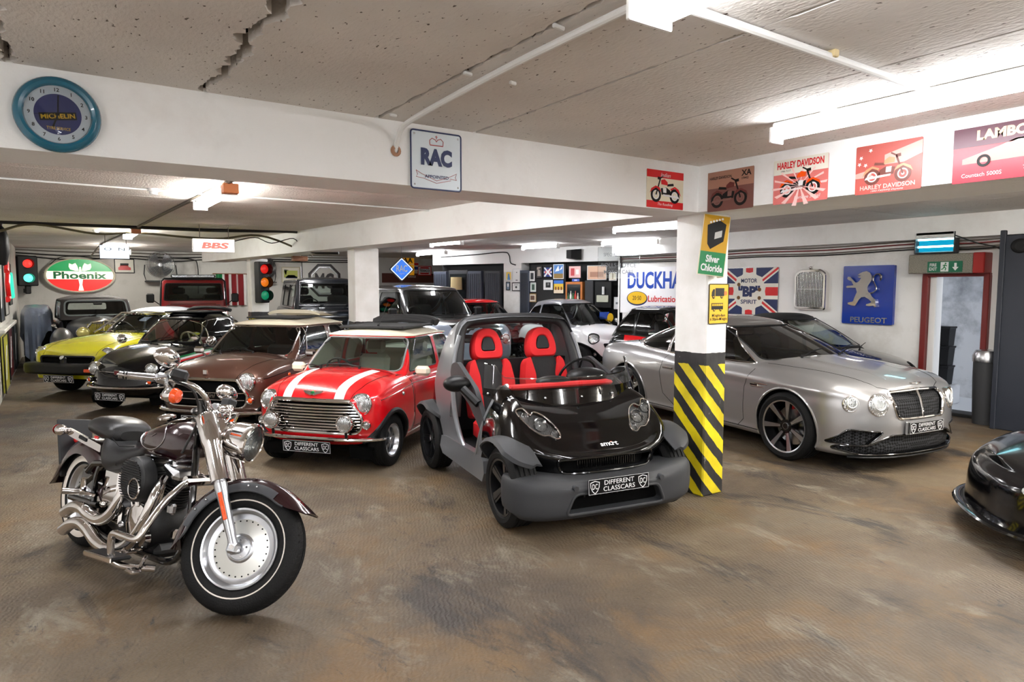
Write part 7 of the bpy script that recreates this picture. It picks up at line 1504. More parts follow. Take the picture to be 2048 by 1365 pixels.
b = MB(); b.prism([f2(*p) for p in LN], 0, .045); b.tube([(*f2(*p), .03) for p in [(540, 480), (610, 465), (640, 440), (640, 410), (620, 370), (602, 335), (607, 300), (632, 280), (665, 274), (685, 292), (684, 328), (672, 345)]], [.016, .014, .013, .012, .011, .011, .012, .014, .016, .02, .018, .006], 8); b.build('lion_emblem', M['chrome'], r); text('PEUGEOT', r, M['steel'], T_(.03, -.385, .004), .56, .085, 'lettering', .02)
r = panel('fire_exit_sign', 'green fire exit sign with running figure above the doorway', 'sign', (10.152, 4.31, 2.075), NX, .44, .15, mat('exit_green', (12, 100, 70), .4), .006); text('FIRE\nEXIT', r, M['ink'], T_(-.145, 0), .10, .10, 'lettering', .02); flat(r, 'figure_panel', M['ink'], [rect(0, 0, .10, .13)], T_(0, 0)); b = MB(); b.cyl((.012, .045, .002), (.012, .045, .004), .011, n=12)
for p, q in (((.008, .03), (-.005, -.005)), ((-.005, -.005), (.018, -.02)), ((.018, -.02), (.01, -.05)), ((-.005, -.005), (-.02, -.03)), ((-.02, -.03), (-.04, -.035)), ((.006, .025), (.03, .01)), ((.006, .025), (-.02, .015))): b.tube([(*p, .003), (*q, .003)], .006, 6)
b.build('figure', M['green'], r); flat(r, 'arrow', M['ink'], [[(.12, .05), (.15, .05), (.15, -.005), (.175, -.005), (.135, -.055), (.095, -.005), (.12, -.005)]], T_(0, 0))
t = thing('insect_killer', 'glowing blue insect killer lamp above the fire exit', 'insect lamp', (10.22, 4.46, 2.26)); b = MB(); b.box((0, 0, .28), (.12, .50, .05), .01); b.box((0, -.255, .15), (.13, .03, .30), .01); b.box((0, .255, .15), (.12, .02, .30), .01); b.box((0, 0, .015), (.12, .5, .03), .01); b.box((.05, 0, .15), (.02, .5, .28)); b.build('lamp_case', mat('dark_case', (40, 42, 46), .4), t)
b = MB(); [b.cyl((-.02, -.23, z), (-.02, .23, z), .013, n=10) for z in (.10, .20)]; b.build('lamp_tube', emat('uv_tube', (170, 245, 255), 10), t); b = MB(); b.box((.036, 0, .15), (.008, .48, .24)); b.build('glow_panel', emat('uv_panel', (0, 150, 190), .9), t); b = MB(); [b.tube([(-.062, -.24, z), (-.062, .24, z)], .0022, 5) for z in [.04+.02*i for i in range(12)]]; b.build('guard', M['steel'], t)
t = thing('steel_cabinet', 'tall dark navy panel cabinet beside the fire exit', 'cabinet', (9.79, 2.6, 0)); b = MB(); b.box((.2, 0, 1.22), (.4, 1.84, 2.44), .01); b.box((0, .90, 1.25), (.06, .06, 2.5), .008); b.build('cabinet_body', mat('navy_steel', (24, 29, 40), .55, bump=.15, bscale=300), t); b = MB(); b.ell((-.01, .72, 2.30), (.02, .10, .09)); b.cyl((-.03, .72, 2.30), (-.005, .72, 2.30), .05); b.build('vent', M['black'], t)
t = thing('litter_bin', 'grey bin with silver lid between the doorway and dark cabinet', 'bin', (10.05, 3.70, 0)); b = MB(); b.lathe([(0, 0), (.13, 0), (.15, .6), (.15, .82), (0, .82)], n=28); b.build('bin_body', M['grey'], t); b = MB(); b.lathe([(.16, .82), (.165, .9), (.13, .97), (0, .99)], n=28); b.build('bin_lid', M['steel'], t)
for k in range(3): o = thing('crate', ('lowest', 'middle', 'topmost')[k]+' black crate of the stack seen through the doorway', 'crate', (11.3, 4.74, .02+.3*k+.28), group='crates outside'); b = MB(); b.lathe([(.0, 0), (.13, 0), (.15, .26), (.165, .27), (.165, .295), (0, .295)], n=4, a0=pi/4, a1=pi/4+2*pi); b.build('crate_body', M['black'], o)
o = thing('rubble_block', 'low concrete block under the crate stack outside', 'block', (11.3, 4.74, 0)); b = MB(); b.box((0, 0, .15), (.4, .34, .30), .02); b.build('block', CW, o)
# ---------------- far end fittings
BY = 21.19
def on_back(x, z): return (x*1.0375, BY, 1.8+(z-1.8)*1.0375)
# oval illuminated sign
t = thing('oval_sign', 'large oval green, white and red illuminated sign with leaf emblem on the back wall', 'sign'); t.matrix_world = face_mat((.60, BY, 2.10), NY)
E2 = lambda a, c, n=64: [(a*cos(2*pi*i/n), c*sin(2*pi*i/n)) for i in range(n)]
b = MB(); b.grid([[(x*k, y*k, h) for x, y in E2(.80, .45)] for k, h in ((1, 0), (1, .20), (.985, .22), (.95, .225), (.93, .21))], cv=True); b.build('sign_rim', M['cream'], t)
lit = lambda n, c, e: mat(n, c, .3, emit=c, es=e)
b = MB(); b.prism(E2(.75, .42), .19, .205); b.build('sign_face', lit('lit_cream', (238, 234, 216), .55), t)
def seg(z0, z1, n=30): 
    P = []
    for i in range(n+1): z = z0+(z1-z0)*i/n; P.append((.745*math.sqrt(max(0, 1-(z/.418)**2)), z))
    return P+[(-x, z) for x, z in P[::-1]]
b = MB(); b.prism(seg(.105, .417), .20, .208); b.build('sign_band', lit('lit_green', (12, 140, 74), .45), t); b = MB(); b.prism(seg(-.417, -.105), .20, .208); b.build('sign_band', lit('lit_red', (222, 30, 26), .5), t)
text('Phoenix', t, M['green'], T_(0, -.0, .211), 1.18, .19, 'lettering', .03); LC = bpy.data.materials['lit_cream']; b = MB()
b.prism([(-.05, -.107), (.05, -.107), (.03, -.25), (.06, -.40), (-.06, -.40), (-.03, -.25)], .2, .211); b.prism([(-.025, .1), (.025, .1), (.02, .22), (-.02, .22)], .2, .211)
for sg in (1, -1): b.prism([(sg*.03, .12), (sg*.10, .115), (sg*.22, .15), (sg*.25, .22), (sg*.24, .31), (sg*.17, .28), (sg*.10, .32), (sg*.06, .24)], .2, .211)
b.build('leaf_emblem', LC, t)
# traffic lights
def signal(label, p, n, cols, s=.31, w=.27):
    t = thing('traffic_light', label, 'traffic light'); t.matrix_world = face_mat(p, n); k = len(cols); b = MB(); b.box((0, 0, .10), (w, s*k+.04, .20), .02); b.build('signal_case', M['black'], t)
    for i, (c, e) in enumerate(cols):
        y = (k-1)*s/2-i*s; o = MB(); o.lathe([(.10, .20), (.07, .235), (0, .25)], (0, y, 0), (0, 0, 1), 24); o.build('signal_lens', lit('signal_%s' % ('red', 'amber', 'green')[i if k == 3 else i*2], c, e) if True else None, t)
        h = MB(); h.lathe([(.115, .19), (.118, .34)], (0, y, 0), (0, 0, 1), 24, -.3, pi+.3); h.lathe([(.112, .34), (.109, .19)], (0, y, 0), (0, 0, 1), 24, -.3, pi+.3); h.build('signal_hood', M['black'], t)
    return t
t = signal('red and green traffic light on the back wall at far left', (-.55, 21.0, 2.20), (.2, -1, 0), (((240, 40, 34), 1.6), ((70, 235, 190), 2.2)), .36, .42); b = MB(); b.box((0, -.47, .08), (.12, .22, .1), .02); b.box((0, -.50, -.05), (.1, .1, .3)); b.build('bracket', M['black'], t)
signal('three lamp traffic light on the third pillar', (3.80, 15.59, 1.90), (.4, -1, 0), (((170, 22, 16), .7), ((190, 96, 16), .55), ((12, 110, 76), .5)), .29, .26)
# fans
def fan(label, p, n, r, grp=None):
    t = thing('wall_fan', label, 'fan'); t.matrix_world = face_mat(p, n); b = MB()
    b.lathe([(r, -.09), (r*1.01, 0), (r, .09)], n=40); b.lathe([(r*.98, .09), (r*.98, -.09)], n=40); b.build('fan_ring', mat('fan_grey', (120, 122, 124), .4, .6) if 'fan_grey' not in bpy.data.materials else bpy.data.materials['fan_grey'], t)
    g = MB()
    for k in range(1, 10): g.tube([(r*k/10*cos(a), r*k/10*sin(a), .10+.02*(1-k/10)) for a in [2*pi*i/32 for i in range(32)]], .006, 5, True)
    for k in range(12): a = 2*pi*k/12; g.tube([(0, 0, .12), (r*cos(a), r*sin(a), .09)], .003, 5)
    g.build('guard', M['steel'], t); bl = MB()
    for k in range(4):
        a = 2*pi*k/4+.3; bl.grid([[V3((q*cos(a+e), q*sin(a+e), (e-.3)*.12)) for e in (.0, .3, .6, .9)] for q in (r*.18, r*.5, r*.88)])
    bl.build('fan_blades', M['alloy'], t); h = MB(); h.lathe([(0, .13), (r*.14, .125), (r*.17, .05), (r*.17, -.1), (0, -.12)], n=24); h.build('hub', M['alloy'], t)
    s = MB(); s.tube([(-r*1.05, 0, 0), (-r*1.12, -r*.7, -.02), (-r*1.0, -r*1.22, -.02), (r*1.0, -r*1.22, -.02), (r*1.12, -r*.7, -.02), (r*1.05, 0, 0)], .014, 6); s.box((0, -r*1.25, -.12), (r*2.2, .03, .34), .005); s.box((0, 0, -.18), (.06, .06, .16)); s.build('fan_stand', M['whitemat'] if False else M['grey'], t); return t
fan('grey caged wall fan above the red off-roader', (2.46, 20.80, 2.40), (-.1, -1, 0), .36); fan('grey caged fan partly behind the three lamp traffic light', (5.25, 20.9, 2.36), (.25, -1, 0), .34)
# framed pictures on the back wall
def framed(label, p, n, w, h, fm, mount, art, cat='picture', grp=None):
    r = panel('framed_picture', label, cat, p, n, w, h, mount, .02, rim=fm, rr=.012, rad=.002, group=grp)
    for nm, m, P in art: flat(r, nm, m, P, T_(0, 0))
    return r
mt = PB('mount_board', (226, 222, 208)); car_shape = lambda x, y, w, h: [(x-w/2, y-h/2), (x+w/2, y-h/2), (x+w/2, y), (x+w*.36, y+h*.1), (x+w*.26, y+h/2), (x-w*.3, y+h/2), (x-w*.4, y+h*.08), (x-w/2, y)]
framed('framed print of a red car right of the oval sign', on_back(1.57, 2.345), NY, .46, .37, M['black'], mt, [('printed_car', M['red'], [car_shape(0, -.04, .30, .14)]), ('printed_roof', M['black'], [rect(-.0, .045, .2, .06)])])
framed('framed print of a blue car under palms, left of the octagon sign', on_back(5.9, 2.16), NY, .54, .46, mat('pale_frame', (190, 180, 150), .5), mt, [('printed_lawn', PB('lawn_print', (186, 196, 96)), [rect(0, .02, .42, .22)]), ('printed_palm', PB('palm_print', (40, 66, 44)), [[(-.16, .0), (-.14, .0), (-.12, .12), (-.05, .14), (-.2, .16), (-.2, .1)]]), ('printed_car', M['navy'], [car_shape(.02, -.06, .36, .10)])])
# octagon marque board
r = panel('octagon_board', 'white board with large black octagon emblem behind the black off-roader', 'sign', on_back(7.02, 2.0), NY, 1.62, 1.55, PB('board_white', (232, 230, 224)), .03, rim=M['grey'], rr=.012); oc = lambda k: [(k*cos(pi/8+pi*i/4), k*sin(pi/8+pi*i/4)) for i in range(8)]
b = MB(); b.grid([[(x, y, .0), (x, y, .03)] for x, y in oc(.56)], cu=True); O1, O2 = oc(.56), oc(.49)
for i in range(8): j = (i+1) % 8; b.prism([O1[i], O1[j], O2[j], O2[i]], .0, .03)
O3, O4 = oc(.46), oc(.43)
for i in range(8): j = (i+1) % 8; b.prism([O3[i], O3[j], O4[j], O4[i]], .0, .03, mi=1)
o = b.build('octagon_frame', [mat('dark_brown_enamel', (44, 30, 28), .3), M['steel']], r); o.matrix_local = T_(-.1, .0); text('MG', r, bpy.data.materials['dark_brown_enamel'], T_(-.1, -.02, .01), .62, .50, 'lettering', .04)
r = panel('telephone_sign', 'blue edged telephone sign left of the second pillar', 'sign', on_back(8.2, 2.36), NY, .78, .30, PB('sign_white', (230, 232, 236)), .05, rim=M['blue'], rr=.018); text('Public\ntelephone', r, M['black'], T_(.1, 0), .4, .16, 'lettering'); b = MB(); b.tube([(-.28, .09, .004), (-.31, .04, .004), (-.31, -.04, .004), (-.28, -.09, .004)], [.03, .012, .012, .03], 8); b.build('receiver_print', M['black'], r)
b = MB(); b.cyl(on_back(6.1, 2.62), V3(on_back(6.1, 2.62))+V3((0, -.12, 0)), .09); tag(b.build('sounder', M['black']), 'round black sounder on the back wall beside the octagon board', 'alarm')
# signs around the far brown board
r = panel('brown_signboard', 'long brown board under the small petrol signs at the back', 'sign board', (10.15, 21.17, 2.10), NY, 2.0, .32, mat('brown_board', (92, 46, 34), .5), .02); text('GARAGE', r, M['ink'], T_(.1, .05), .3, .07)
r = panel('hexagon_sign', 'small red and white hexagonal petrol sign on the brown board', 'sign', (10.72, 21.13, 2.36), NY, .50, .30, M['ink'], .03, rim=M['red'], rr=.015); text('TEXACO', r, M['black'], T_(0, 0), .40, .09, 'lettering', .03); flat(r, 'band', M['red'], [[(-.2, .07), (.2, .07), (.14, .12), (-.14, .12)], [(-.2, -.07), (.2, -.07), (.14, -.12), (-.14, -.12)]], T_(0, 0))
r = panel('yellow_sign', 'tall yellow sign with doubled letter above the brown board', 'sign', (10.05, 21.05, 2.55), (-.2, -1, 0), .44, .70, mat('yellow_amber', (232, 160, 24), .4, emit=(232, 160, 24), es=.15), .05); text('AA', r, M['black'], T_(0, .15, .002), .34, .18, 'lettering', .03); flat(r, 'emblem', M['black'], [[(-.15, -.2), (.15, -.2), (.1, -.1), (-.05, -.08)]], T_(0, 0)); flat(r, 'band', M['ink'], [rect(0, .02, .44, .02)], T_(0, 0))
r = panel('service_sign', 'little white sign with red and blue print beside the yellow sign', 'sign', (10.40, 21.12, 2.50), NY, .16, .30, M['ink'], .02); flat(r, 'band', M['red'], [rect(0, .08, .16, .08)], T_(0, 0)); flat(r, 'band', M['blue'], [rect(0, -.06, .16, .10)], T_(0, 0))
# diamond lamp sign
def hang(t, xs, top, b0=0.0):
    b = MB()
    for x in xs: b.tube([(x, top, -.03), (x, top+.25, -.03)], .006, 5)
    b.build('chain', M['wire'], t)
t = thing('diamond_sign', 'blue diamond lamp sign hanging at the back right of the second pillar', 'sign'); t.matrix_world = face_mat((6.95, 14.9, 2.22), (-.35, -1, 0)); q = lambda k: [(k, 0), (0, k), (-k, 0), (0, -k)]
b = MB(); b.prism(rpoly(q(.30), .03), -.14, 0); b.build('sign_case', M['grey'], t); b = MB(); b.prism(rpoly(q(.27), .03), 0, .008); b.build('sign_face', lit('lit_white', (240, 244, 250), .6), t); b = MB(); b.prism(rpoly(q(.245), .03), .002, .012); b.build('sign_panel', lit('lit_blue', (30, 96, 190), .7), t); text('RAC', t, M['ink'], T_(0, .02, .014), .26, .16, 'lettering', .02); text('Agent', t, M['ink'], T_(0, -.11, .014), .12, .04); b = MB(); b.tube([(0, .29, -.07), (0, .60, -.07)], .006, 5); b.build('chain', M['wire'], t)
# hanging lit signs
t = thing('hanging_sign', 'small lit white box sign with two wide letters near the oval sign', 'sign'); t.matrix_world = face_mat((1.0, 15, 2.465), (-.05, -1, 0)); b = MB(); b.box((0, 0, -.05), (.50, .26, .10), .006); b.build('sign_case', M['black'], t); b = MB(); b.box((0, 0, .002), (.485, .245, .006)); b.build('sign_face', emat('lit_panel_cool', (226, 240, 255), 1.3), t); text('O  N', t, M['black'], T_(0, .055, .006), .34, .055); text('MARTIN', t, M['black'], T_(-.0, .10, .006), .18, .012) if False else None; hang(t, (-.15, .2), .13)
t = thing('hanging_sign', 'warm lit white box sign with red initials under the ceiling', 'sign'); t.matrix_world = face_mat((2.13, 11.5, 2.45), (-.12, -1, 0)); b = MB(); b.box((0, 0, -.05), (.62, .215, .10), .01); b.build('sign_case', M['white'], t); b = MB(); b.box((0, 0, .002), (.60, .20, .006)); b.build('sign_face', emat('lit_panel_warm', (255, 240, 226), 1.7), t); text('BBS', t, mat('lit_red_letters', (235, 90, 80), .4, emit=(240, 100, 90), es=1.1), T_(.02, .0, .006), .40, .10, 'lettering', .05, shear=.15); hang(t, (-.2, .22), .105)
t = thing('etched_glass_sign', 'clear etched acrylic sign hanging on chains before the far cabinets', 'sign'); t.matrix_world = face_mat((9.75, 10.35, 2.30), (-.72, -.69, 0)); b = MB(); b.box((0, 0, 0), (.86, .64, .012), .003); b.build('acrylic_sheet', M['clear'], t); EI = mat('etched_print', (150, 154, 158), .6)
text('SPECIAL RETAILERS', t, EI, T_(.03, .17, .008), .68, .07); text('OF', t, EI, T_(0, .07, .008), None, .04); text('ROLLS-ROYCE', t, EI, T_(0, -.05, .008), .72, .09); text('MOTOR CARS', t, EI, T_(0, -.19, .008), .60, .08, bold=.01)
b = MB()
for x in (-.36, .36):
    for i in range(8): c0 = V3((x, .32+.03*i, 0)); b.tube([c0+V3((.008*cos(a), .018*sin(a), 0) if i % 2 else (0, .018*sin(a), .008*cos(a))) for a in [2*pi*k/10 for k in range(10)]], .0028, 5, True)
b.build('chain', M['steel'], t)
# ---------------- cabinets and frames at the back right
DK, SLT = mat('charcoal_panel', (34, 36, 42), .5), mat('slate_blue_panel', (62, 68, 82), .5)
def cab(name, label, cat, s0, s1, z0, z1, d, m, grp=None):
    t = thing(name, label, cat, tuple(cs((s0+s1)/2, 0, z0)), 0, grp); t.rotation_euler = (0, 0, math.atan2(-CE.y, -CE.x)); b = MB(); b.box((0, -d/2 if False else -d/2, (z1-z0)/2), (s1-s0, d, z1-z0), .006); b.build('carcass', m, t); return t
for s0, s1, m, lab in ((5.95, 6.4, SLT, 'slate cabinet at the left end of the far dark cabinets'), (4.75, 5.2, SLT, 'ribbed slate panel second from the white pier'), (4.15, 4.62, DK, 'ribbed charcoal panel next to the white pier'), (3.25, 3.52, SLT, 'narrow slate panel right of the white pier')):
    t = cab('cabinet', lab, 'cabinet', s0, s1, 0, 2.22, .12, m, 'cabinets along the far partition'); b = MB(); w = s1-s0; [b.box((-w/2+.04+(w-.08)*i/6, -.125, 1.1), (.012, .012, 2.1)) for i in range(7)]; b.build('ribs', DK if m is SLT else SLT, t)
t = cab('glass_door', 'dark glazed door with engraved shields at the far end', 'door', 5.25, 5.9, 0, 2.25, .06, DK); b = MB(); b.box((0, -.07, 1.2), (.56, .01, 1.9)); b.build('door_glass', mat('dark_glass', (20, 24, 28), .08), t); b = MB(); b.lathe([(.16, 0), (.15, .34), (0, .34)], (0.05, -.2, 1.72), n=24); o = b.build('barrel_lamp', mat('parchment', (196, 176, 130), .7), t)
for x, z in ((-.1, 1.5), (.12, 1.35)): q = MB(); shield(q, 0, 0, .2, .004); o = q.build('shield_print', M['steel'], t); o.matrix_local = face_mat((x, -.08, z), NY)
bs = cab('display_board', 'black display wall carrying framed photographs', 'board', 2.22, 3.24, 0, 2.36, .05, mat('black_board', (12, 12, 13), .6))
FRM = {'w': M['ink'], 'k': M['black'], 'g': mat('gilt_frame', (150, 120, 70), .4, .4)}
def pic(label, s0, s1, z1, z0, fm, bg, art, d=.072):
    r = panel('framed_picture', label, 'picture', cs((s0+s1)/2, d, (z0+z1)/2), CN, abs(s0-s1), z1-z0, PB('print_%d' % len(bpy.data.materials), bg), .015, rim=FRM[fm], rr=.010, rad=.002, group='frames on the far partition')
    for c, P in art: flat(r, 'printed_picture', PB('ink_%d' % len(bpy.data.materials), c), P, T_(0, 0))
pic('narrow white-mounted portrait at top left of the black display wall', 3.25, 3.11, 2.19, 1.95, 'w', (210, 210, 206), [((40, 44, 50), [rect(0, 0, .09, .16)])]); pic('dark figure photograph beside the union flag print', 3.06, 2.88, 2.32, 2.02, 'k', (48, 44, 46), [((150, 140, 130), [[(-.05, -.1), (.05, -.1), (.03, .05), (-.04, .08)], [(-.07, .06), (.04, .1), (.05, .13), (-.06, .12)]])])
pic('union flag print with red arrow on the black display wall', 2.84, 2.59, 2.29, 2.04, 'k', (36, 62, 130), [((226, 226, 226), [[(-.12, -.02), (.12, -.02), (.12, .02), (-.12, .02)], [(-.12, .11), (-.08, .12), (.12, -.1), (.08, -.12)], [(.12, .11), (.08, .12), (-.12, -.1), (-.08, -.12)]]), ((206, 30, 40), [[(-.09, -.03), (0, -.03), (0, -.08), (.09, 0), (0, .08), (0, .03), (-.09, .03)]])])
pic('landscape photograph with blue sky on the black display wall', 2.55, 2.27, 2.35, 2.0, 'w', (84, 130, 190), [((232, 236, 240), [[(-.1, .0), (0, .15), (.02, .02)], [(.02, .03), (.11, .14), (.1, .06)]]), ((140, 112, 60), [rect(0, -.11, .27, .12)])]); pic('black and white photograph in pale mount, centre of the display wall', 2.83, 2.58, 1.96, 1.73, 'w', (214, 214, 212), [((40, 40, 42), [rect(0, 0, .14, .13)]), ((170, 170, 170), [circ(.0, .02, .03, 12)])])
pic('yellow shopfront print below the landscape', 2.55, 2.26, 1.97, 1.63, 'k', (214, 178, 60), [((60, 110, 190), [rect(0, .12, .28, .09)]), ((224, 206, 180), [rect(0, -.12, .28, .10)]), ((120, 60, 40), [rect(-.08, -.04, .04, .08), rect(.0, -.04, .04, .08), rect(.08, -.04, .04, .08)])]); pic('small green-tinted portrait below the narrow portrait', 3.22, 3.07, 1.90, 1.68, 'w', (190, 206, 196), [((60, 80, 70), [rect(0, 0, .08, .14)])])
pic('small gilt-framed print at lower left of the display wall', 3.27, 3.06, 1.62, 1.42, 'g', (206, 196, 180), [((96, 70, 56), [rect(0, 0, .12, .11)])]); pic('painting of a yellow and blue figure on the white pier', 4.01, 3.84, 2.19, 1.97, 'w', (226, 190, 60), [((70, 130, 190), [[(-.04, -.1), (.05, -.1), (.02, .06), (-.02, .06)]])], .03); pic('small dark photo frame on the white pier', 4.0, 3.89, 1.92, 1.72, 'k', (120, 140, 160), [((220, 220, 220), [rect(0, .02, .05, .08)])], .03)
pic('long white document on the white pier', 3.78, 3.57, 2.26, 1.92, 'w', (226, 226, 224), [((60, 60, 60), [circ(0, .08, .015, 10), rect(0, -.12, .06, .02)])], .03); pic('certificate in black frame on the white pier', 3.81, 3.57, 1.90, 1.70, 'k', (228, 228, 226), [((50, 50, 50), [circ(0, -.01, .03, 12), rect(0, .05, .14, .01)])], .03)
t = cab('display_cabinet', 'orange wood cabinet with glazed door holding bottles', 'cabinet', 1.70, 2.16, 1.0, 1.92, .16, mat('orange_wood', (176, 104, 44), .45, var=.2)); b = MB(); b.box((0, -.165, .46), (.36, .01, .80)); b.build('glazed_door', mat('cabinet_glass', (36, 42, 44), .08), t)
for i, c_ in enumerate(((40, 90, 50), (220, 220, 214), (60, 110, 60), (190, 50, 40), (210, 200, 180))): o = MB(); o.lathe([(0, 0), (.025, 0), (.025, .15), (.01, .2), (.01, .25), (0, .25)], (-.13+.065*i, -.19, .40+.05*(i % 2)), n=12); o.build('bottle', PB('bottle_%d' % i, c_), t)
pic('pink print in dark frame above the orange cabinet', 2.14, 1.80, 2.31, 2.01, 'k', (226, 180, 176), [((190, 60, 66), [rect(-.06, 0, .1, .18)]), ((240, 236, 230), [rect(.07, 0, .08, .12)])], .04); pic('small blue screen on top of the orange cabinet', 2.02, 1.80, 2.0, 1.92, 'k', (60, 90, 180), [((200, 210, 240), [rect(0, 0, .08, .03)])], .1)
cab('grey_locker', 'plain grey locker right of the orange cabinet', 'locker', 1.42, 1.64, 0, 1.95, .14, M['grey']); pic('large warm sepia print above the dark shelves', 1.62, 1.12, 2.30, 1.97, 'w', (214, 170, 140), [((160, 110, 84), [rect(0, -.04, .36, .12)])], .05)
t = cab('open_shelves', 'dark open shelves with pale boxes at the far right', 'shelves', .95, 1.38, 1.3, 1.92, .12, M['black']); b = MB(); b.box((0, -.14, .22), (.30, .04, .16)); b.build('shelf_box', M['leather'], t); b = MB(); b.cyl((.02, -.15, .32), (.02, -.15, .5), .03); b.build('vase', M['ink'], t); pic('white notice on the dark partition near the banner', 1.04, .86, 2.14, 1.95, 'w', (226, 220, 200), [((150, 130, 90), [rect(0, 0, .03, .12)])], .05)
pic('pale car print low beside the banner', .90, .62, 1.55, 1.28, 'w', (228, 230, 232), [((120, 124, 130), [rect(0, 0, .2, .05)])], .06)
t = thing('loudspeaker', 'black loudspeaker fixed high on the far white beam', 'speaker', tuple(cs(1.9, .22, 2.58))); b = MB(); b.prism([(-.16, -.10), (.16, -.13), (.16, .13), (-.16, .10)], -.09, .09, lambda a, c, h: (a, h, c)); b.build('speaker_case', M['black'], t)
# ---------------- left wall: leaning boards
for i, (y, z0, z1, w, c, lab) in enumerate(((13.6, 1.25, 2.3, .9, (60, 66, 74), 'tall dark grey panel nearest on the left wall'), (14.9, 1.3, 2.45, 1.0, (206, 206, 200), 'white panel with red script on the left wall'), (16.4, 1.45, 2.25, .9, (40, 44, 46), 'black panel with teal stroke farther along the left wall'), (13.9, .1, 1.0, 1.2, (180, 176, 60), 'yellow edged board leaning low on the left wall'), (15.4, .15, 1.05, 1.2, (90, 24, 28), 'dark red board leaning low on the left wall'), (17.2, .15, 1.0, 1.0, (30, 30, 34), 'black and white board leaning low on the left wall'))):
    r = panel('wall_board', lab, 'board', (-.70, y, (z0+z1)/2), (1, 0, 0), w, z1-z0, PB('board_%d' % i, c), .03, rim=M['black'], rr=.01); h = (z1-z0)/2
    if i == 1: b = MB(); b.tube(spline([(-.2, .2, .02), (0, .35, .02), (.15, .15, .02), (-.1, -.05, .02), (.1, -.25, .02), (-.2, -.3, .02)], 5), .05, 8); b.build('red_script', M['red'], r)
    elif i == 2: b = MB(); b.tube([(-.2, .2, .01), (.2, -.25, .01)], .05, 8); b.build('teal_stroke', lit('teal_tube', (60, 220, 190), .6), r)
    else: flat(r, 'stripe', M['ink'] if i != 1 else M['red'], [[(-w*.3, -h*.6), (-w*.1, -h*.6), (w*.3, h*.6), (w*.1, h*.6)]], T_(0, 0))
t = thing('shelf_ledge', 'narrow grey ledge along the left wall', 'ledge', (-.70, 15.0, 1.10)); b = MB(); b.box((0, 0, 0), (.10, 4.0, .06), .01); b.build('ledge', WG, t)
b = MB(); b.lathe([(0, 0), (.05, .02), (.09, .2), (.09, .42), (.06, .55), (.02, .6), (.03, .66)], n=20, o=(-.62, 12.9, 2.12)); tag(b.build('hanging_lantern', M['black']), 'black lantern hanging at the left picture edge', 'lantern')
# ---------------- pipes and cables
def cable(name, label, pts, r, m, cat='cable', n=8, parts=None):
    t = MB(); t.tube(spline(pts, 5), r, n); return tag(t.build(name, m), label, cat)
t = thing('conduit_pipe', 'white conduit bending from the nearest light into a hole in the front beam', 'pipe'); b = MB(); b.tube(spline([(1.66, 1.60, 2.745), (1.67, 2.4, 2.75), (1.70, 3.1, 2.75), (1.715, 3.52, 2.74), (1.715, 3.66, 2.715), (1.715, 3.715, 2.66), (1.715, 3.75, 2.60)], 6), .016, 10); b.build('pipe', M['whitemat'], t); b = MB(); b.lathe([(.014, .0), (.034, .002), (.026, .010), (.014, .012)], (1.715, 3.738, 2.605), NY, 14); b.build('hole_edge', mat('raw_brick', (170, 130, 104), .9), t)
t = thing('conduit_pipe', 'straight white conduit between the two nearest lights', 'pipe'); b = MB(); b.tube([(1.74, 1.63, 2.755), (3.56, 1.63, 2.755)], .017, 10); b.build('pipe', M['whitemat'], t); b = MB(); b.box((2.72, 1.63, 2.765), (.03, .06, .03), .004); b.build('pipe_clip', mat('masking_tape', (206, 186, 140), .7), t)
for i, (x, y, l) in enumerate(((1.61, 2.72, .05), (1.61, 2.05, .06), (1.86, 2.72, .04), (1.64, 3.6, .045))): b = MB(); b.box((x, y, 2.772), (l, .018, .016), .004, Matrix.Rotation(.2, 3, 'Z')); tag(b.build('cable_clip', M['whitemat']), ('loose white clip on the ceiling beside the bent conduit, second from the beam', 'loose white clip on the ceiling beside the bent conduit, nearest to the light', 'loose white clip on the ceiling right of the bent conduit', 'loose white clip on the ceiling above the conduit hole')[i], 'clip', 'ceiling clips')
cable('ceiling_cable', 'thick black cable crossing the ceiling above the lit initials sign', [(-.7, 12.6, 2.76), (.5, 12.5, 2.76), (2.2, 12.3, 2.75), (3.75, 12.0, 2.76), (3.80, 11.95, 2.55), (3.82, 11.9, 2.42), (4.2, 11.6, 2.40)], .028, M['cable']); cable('ceiling_cable', 'brown sagging hose below the thick black ceiling cable', [(-.65, 12.4, 2.6), (-.2, 12.5, 2.74), (.6, 12.6, 2.64), (1.2, 12.6, 2.68), (2.3, 12.5, 2.62), (3.0, 12.2, 2.69), (3.75, 12.4, 2.48), (4.3, 13.4, 2.42)], .018, mat('olive_hose', (80, 72, 48), .6))
cable('ceiling_cable', 'trunking run linking the two lights with orange end caps', [(1.38, 4.2, 2.76), (1.38, 6.6, 2.765), (1.25, 10, 2.765), (1.1, 14.5, 2.765), (.95, 18, 2.765), (.85, 20.9, 2.6)], .02, M['wire']); cable('ceiling_cable', 'thin black cable looping from the lit initials sign to the spine beam', [(2.4, 11.5, 2.52), (2.8, 11.7, 2.62), (3.1, 11.8, 2.54), (3.5, 11.9, 2.64), (3.78, 12.4, 2.48)], .008, M['cable'])
for i, (z, sag, m) in enumerate(((2.66, .05, 'cable'), (2.60, .09, 'cable'), (2.74, .03, 'wire'))): cable('wall_cable', ('black cable slung along the back wall, upper', 'black cable slung along the back wall, lower', 'pale cable highest along the back wall')[i], [(-.75, 21.1, z), (.4, 21.1, z-sag), (1.6, 21.1, z-.02), (2.8, 21.1, z-sag), (4.0, 21.1, z), (6.0, 21.1, z-.03), (8.5, 21.1, z)], .016, M[m])
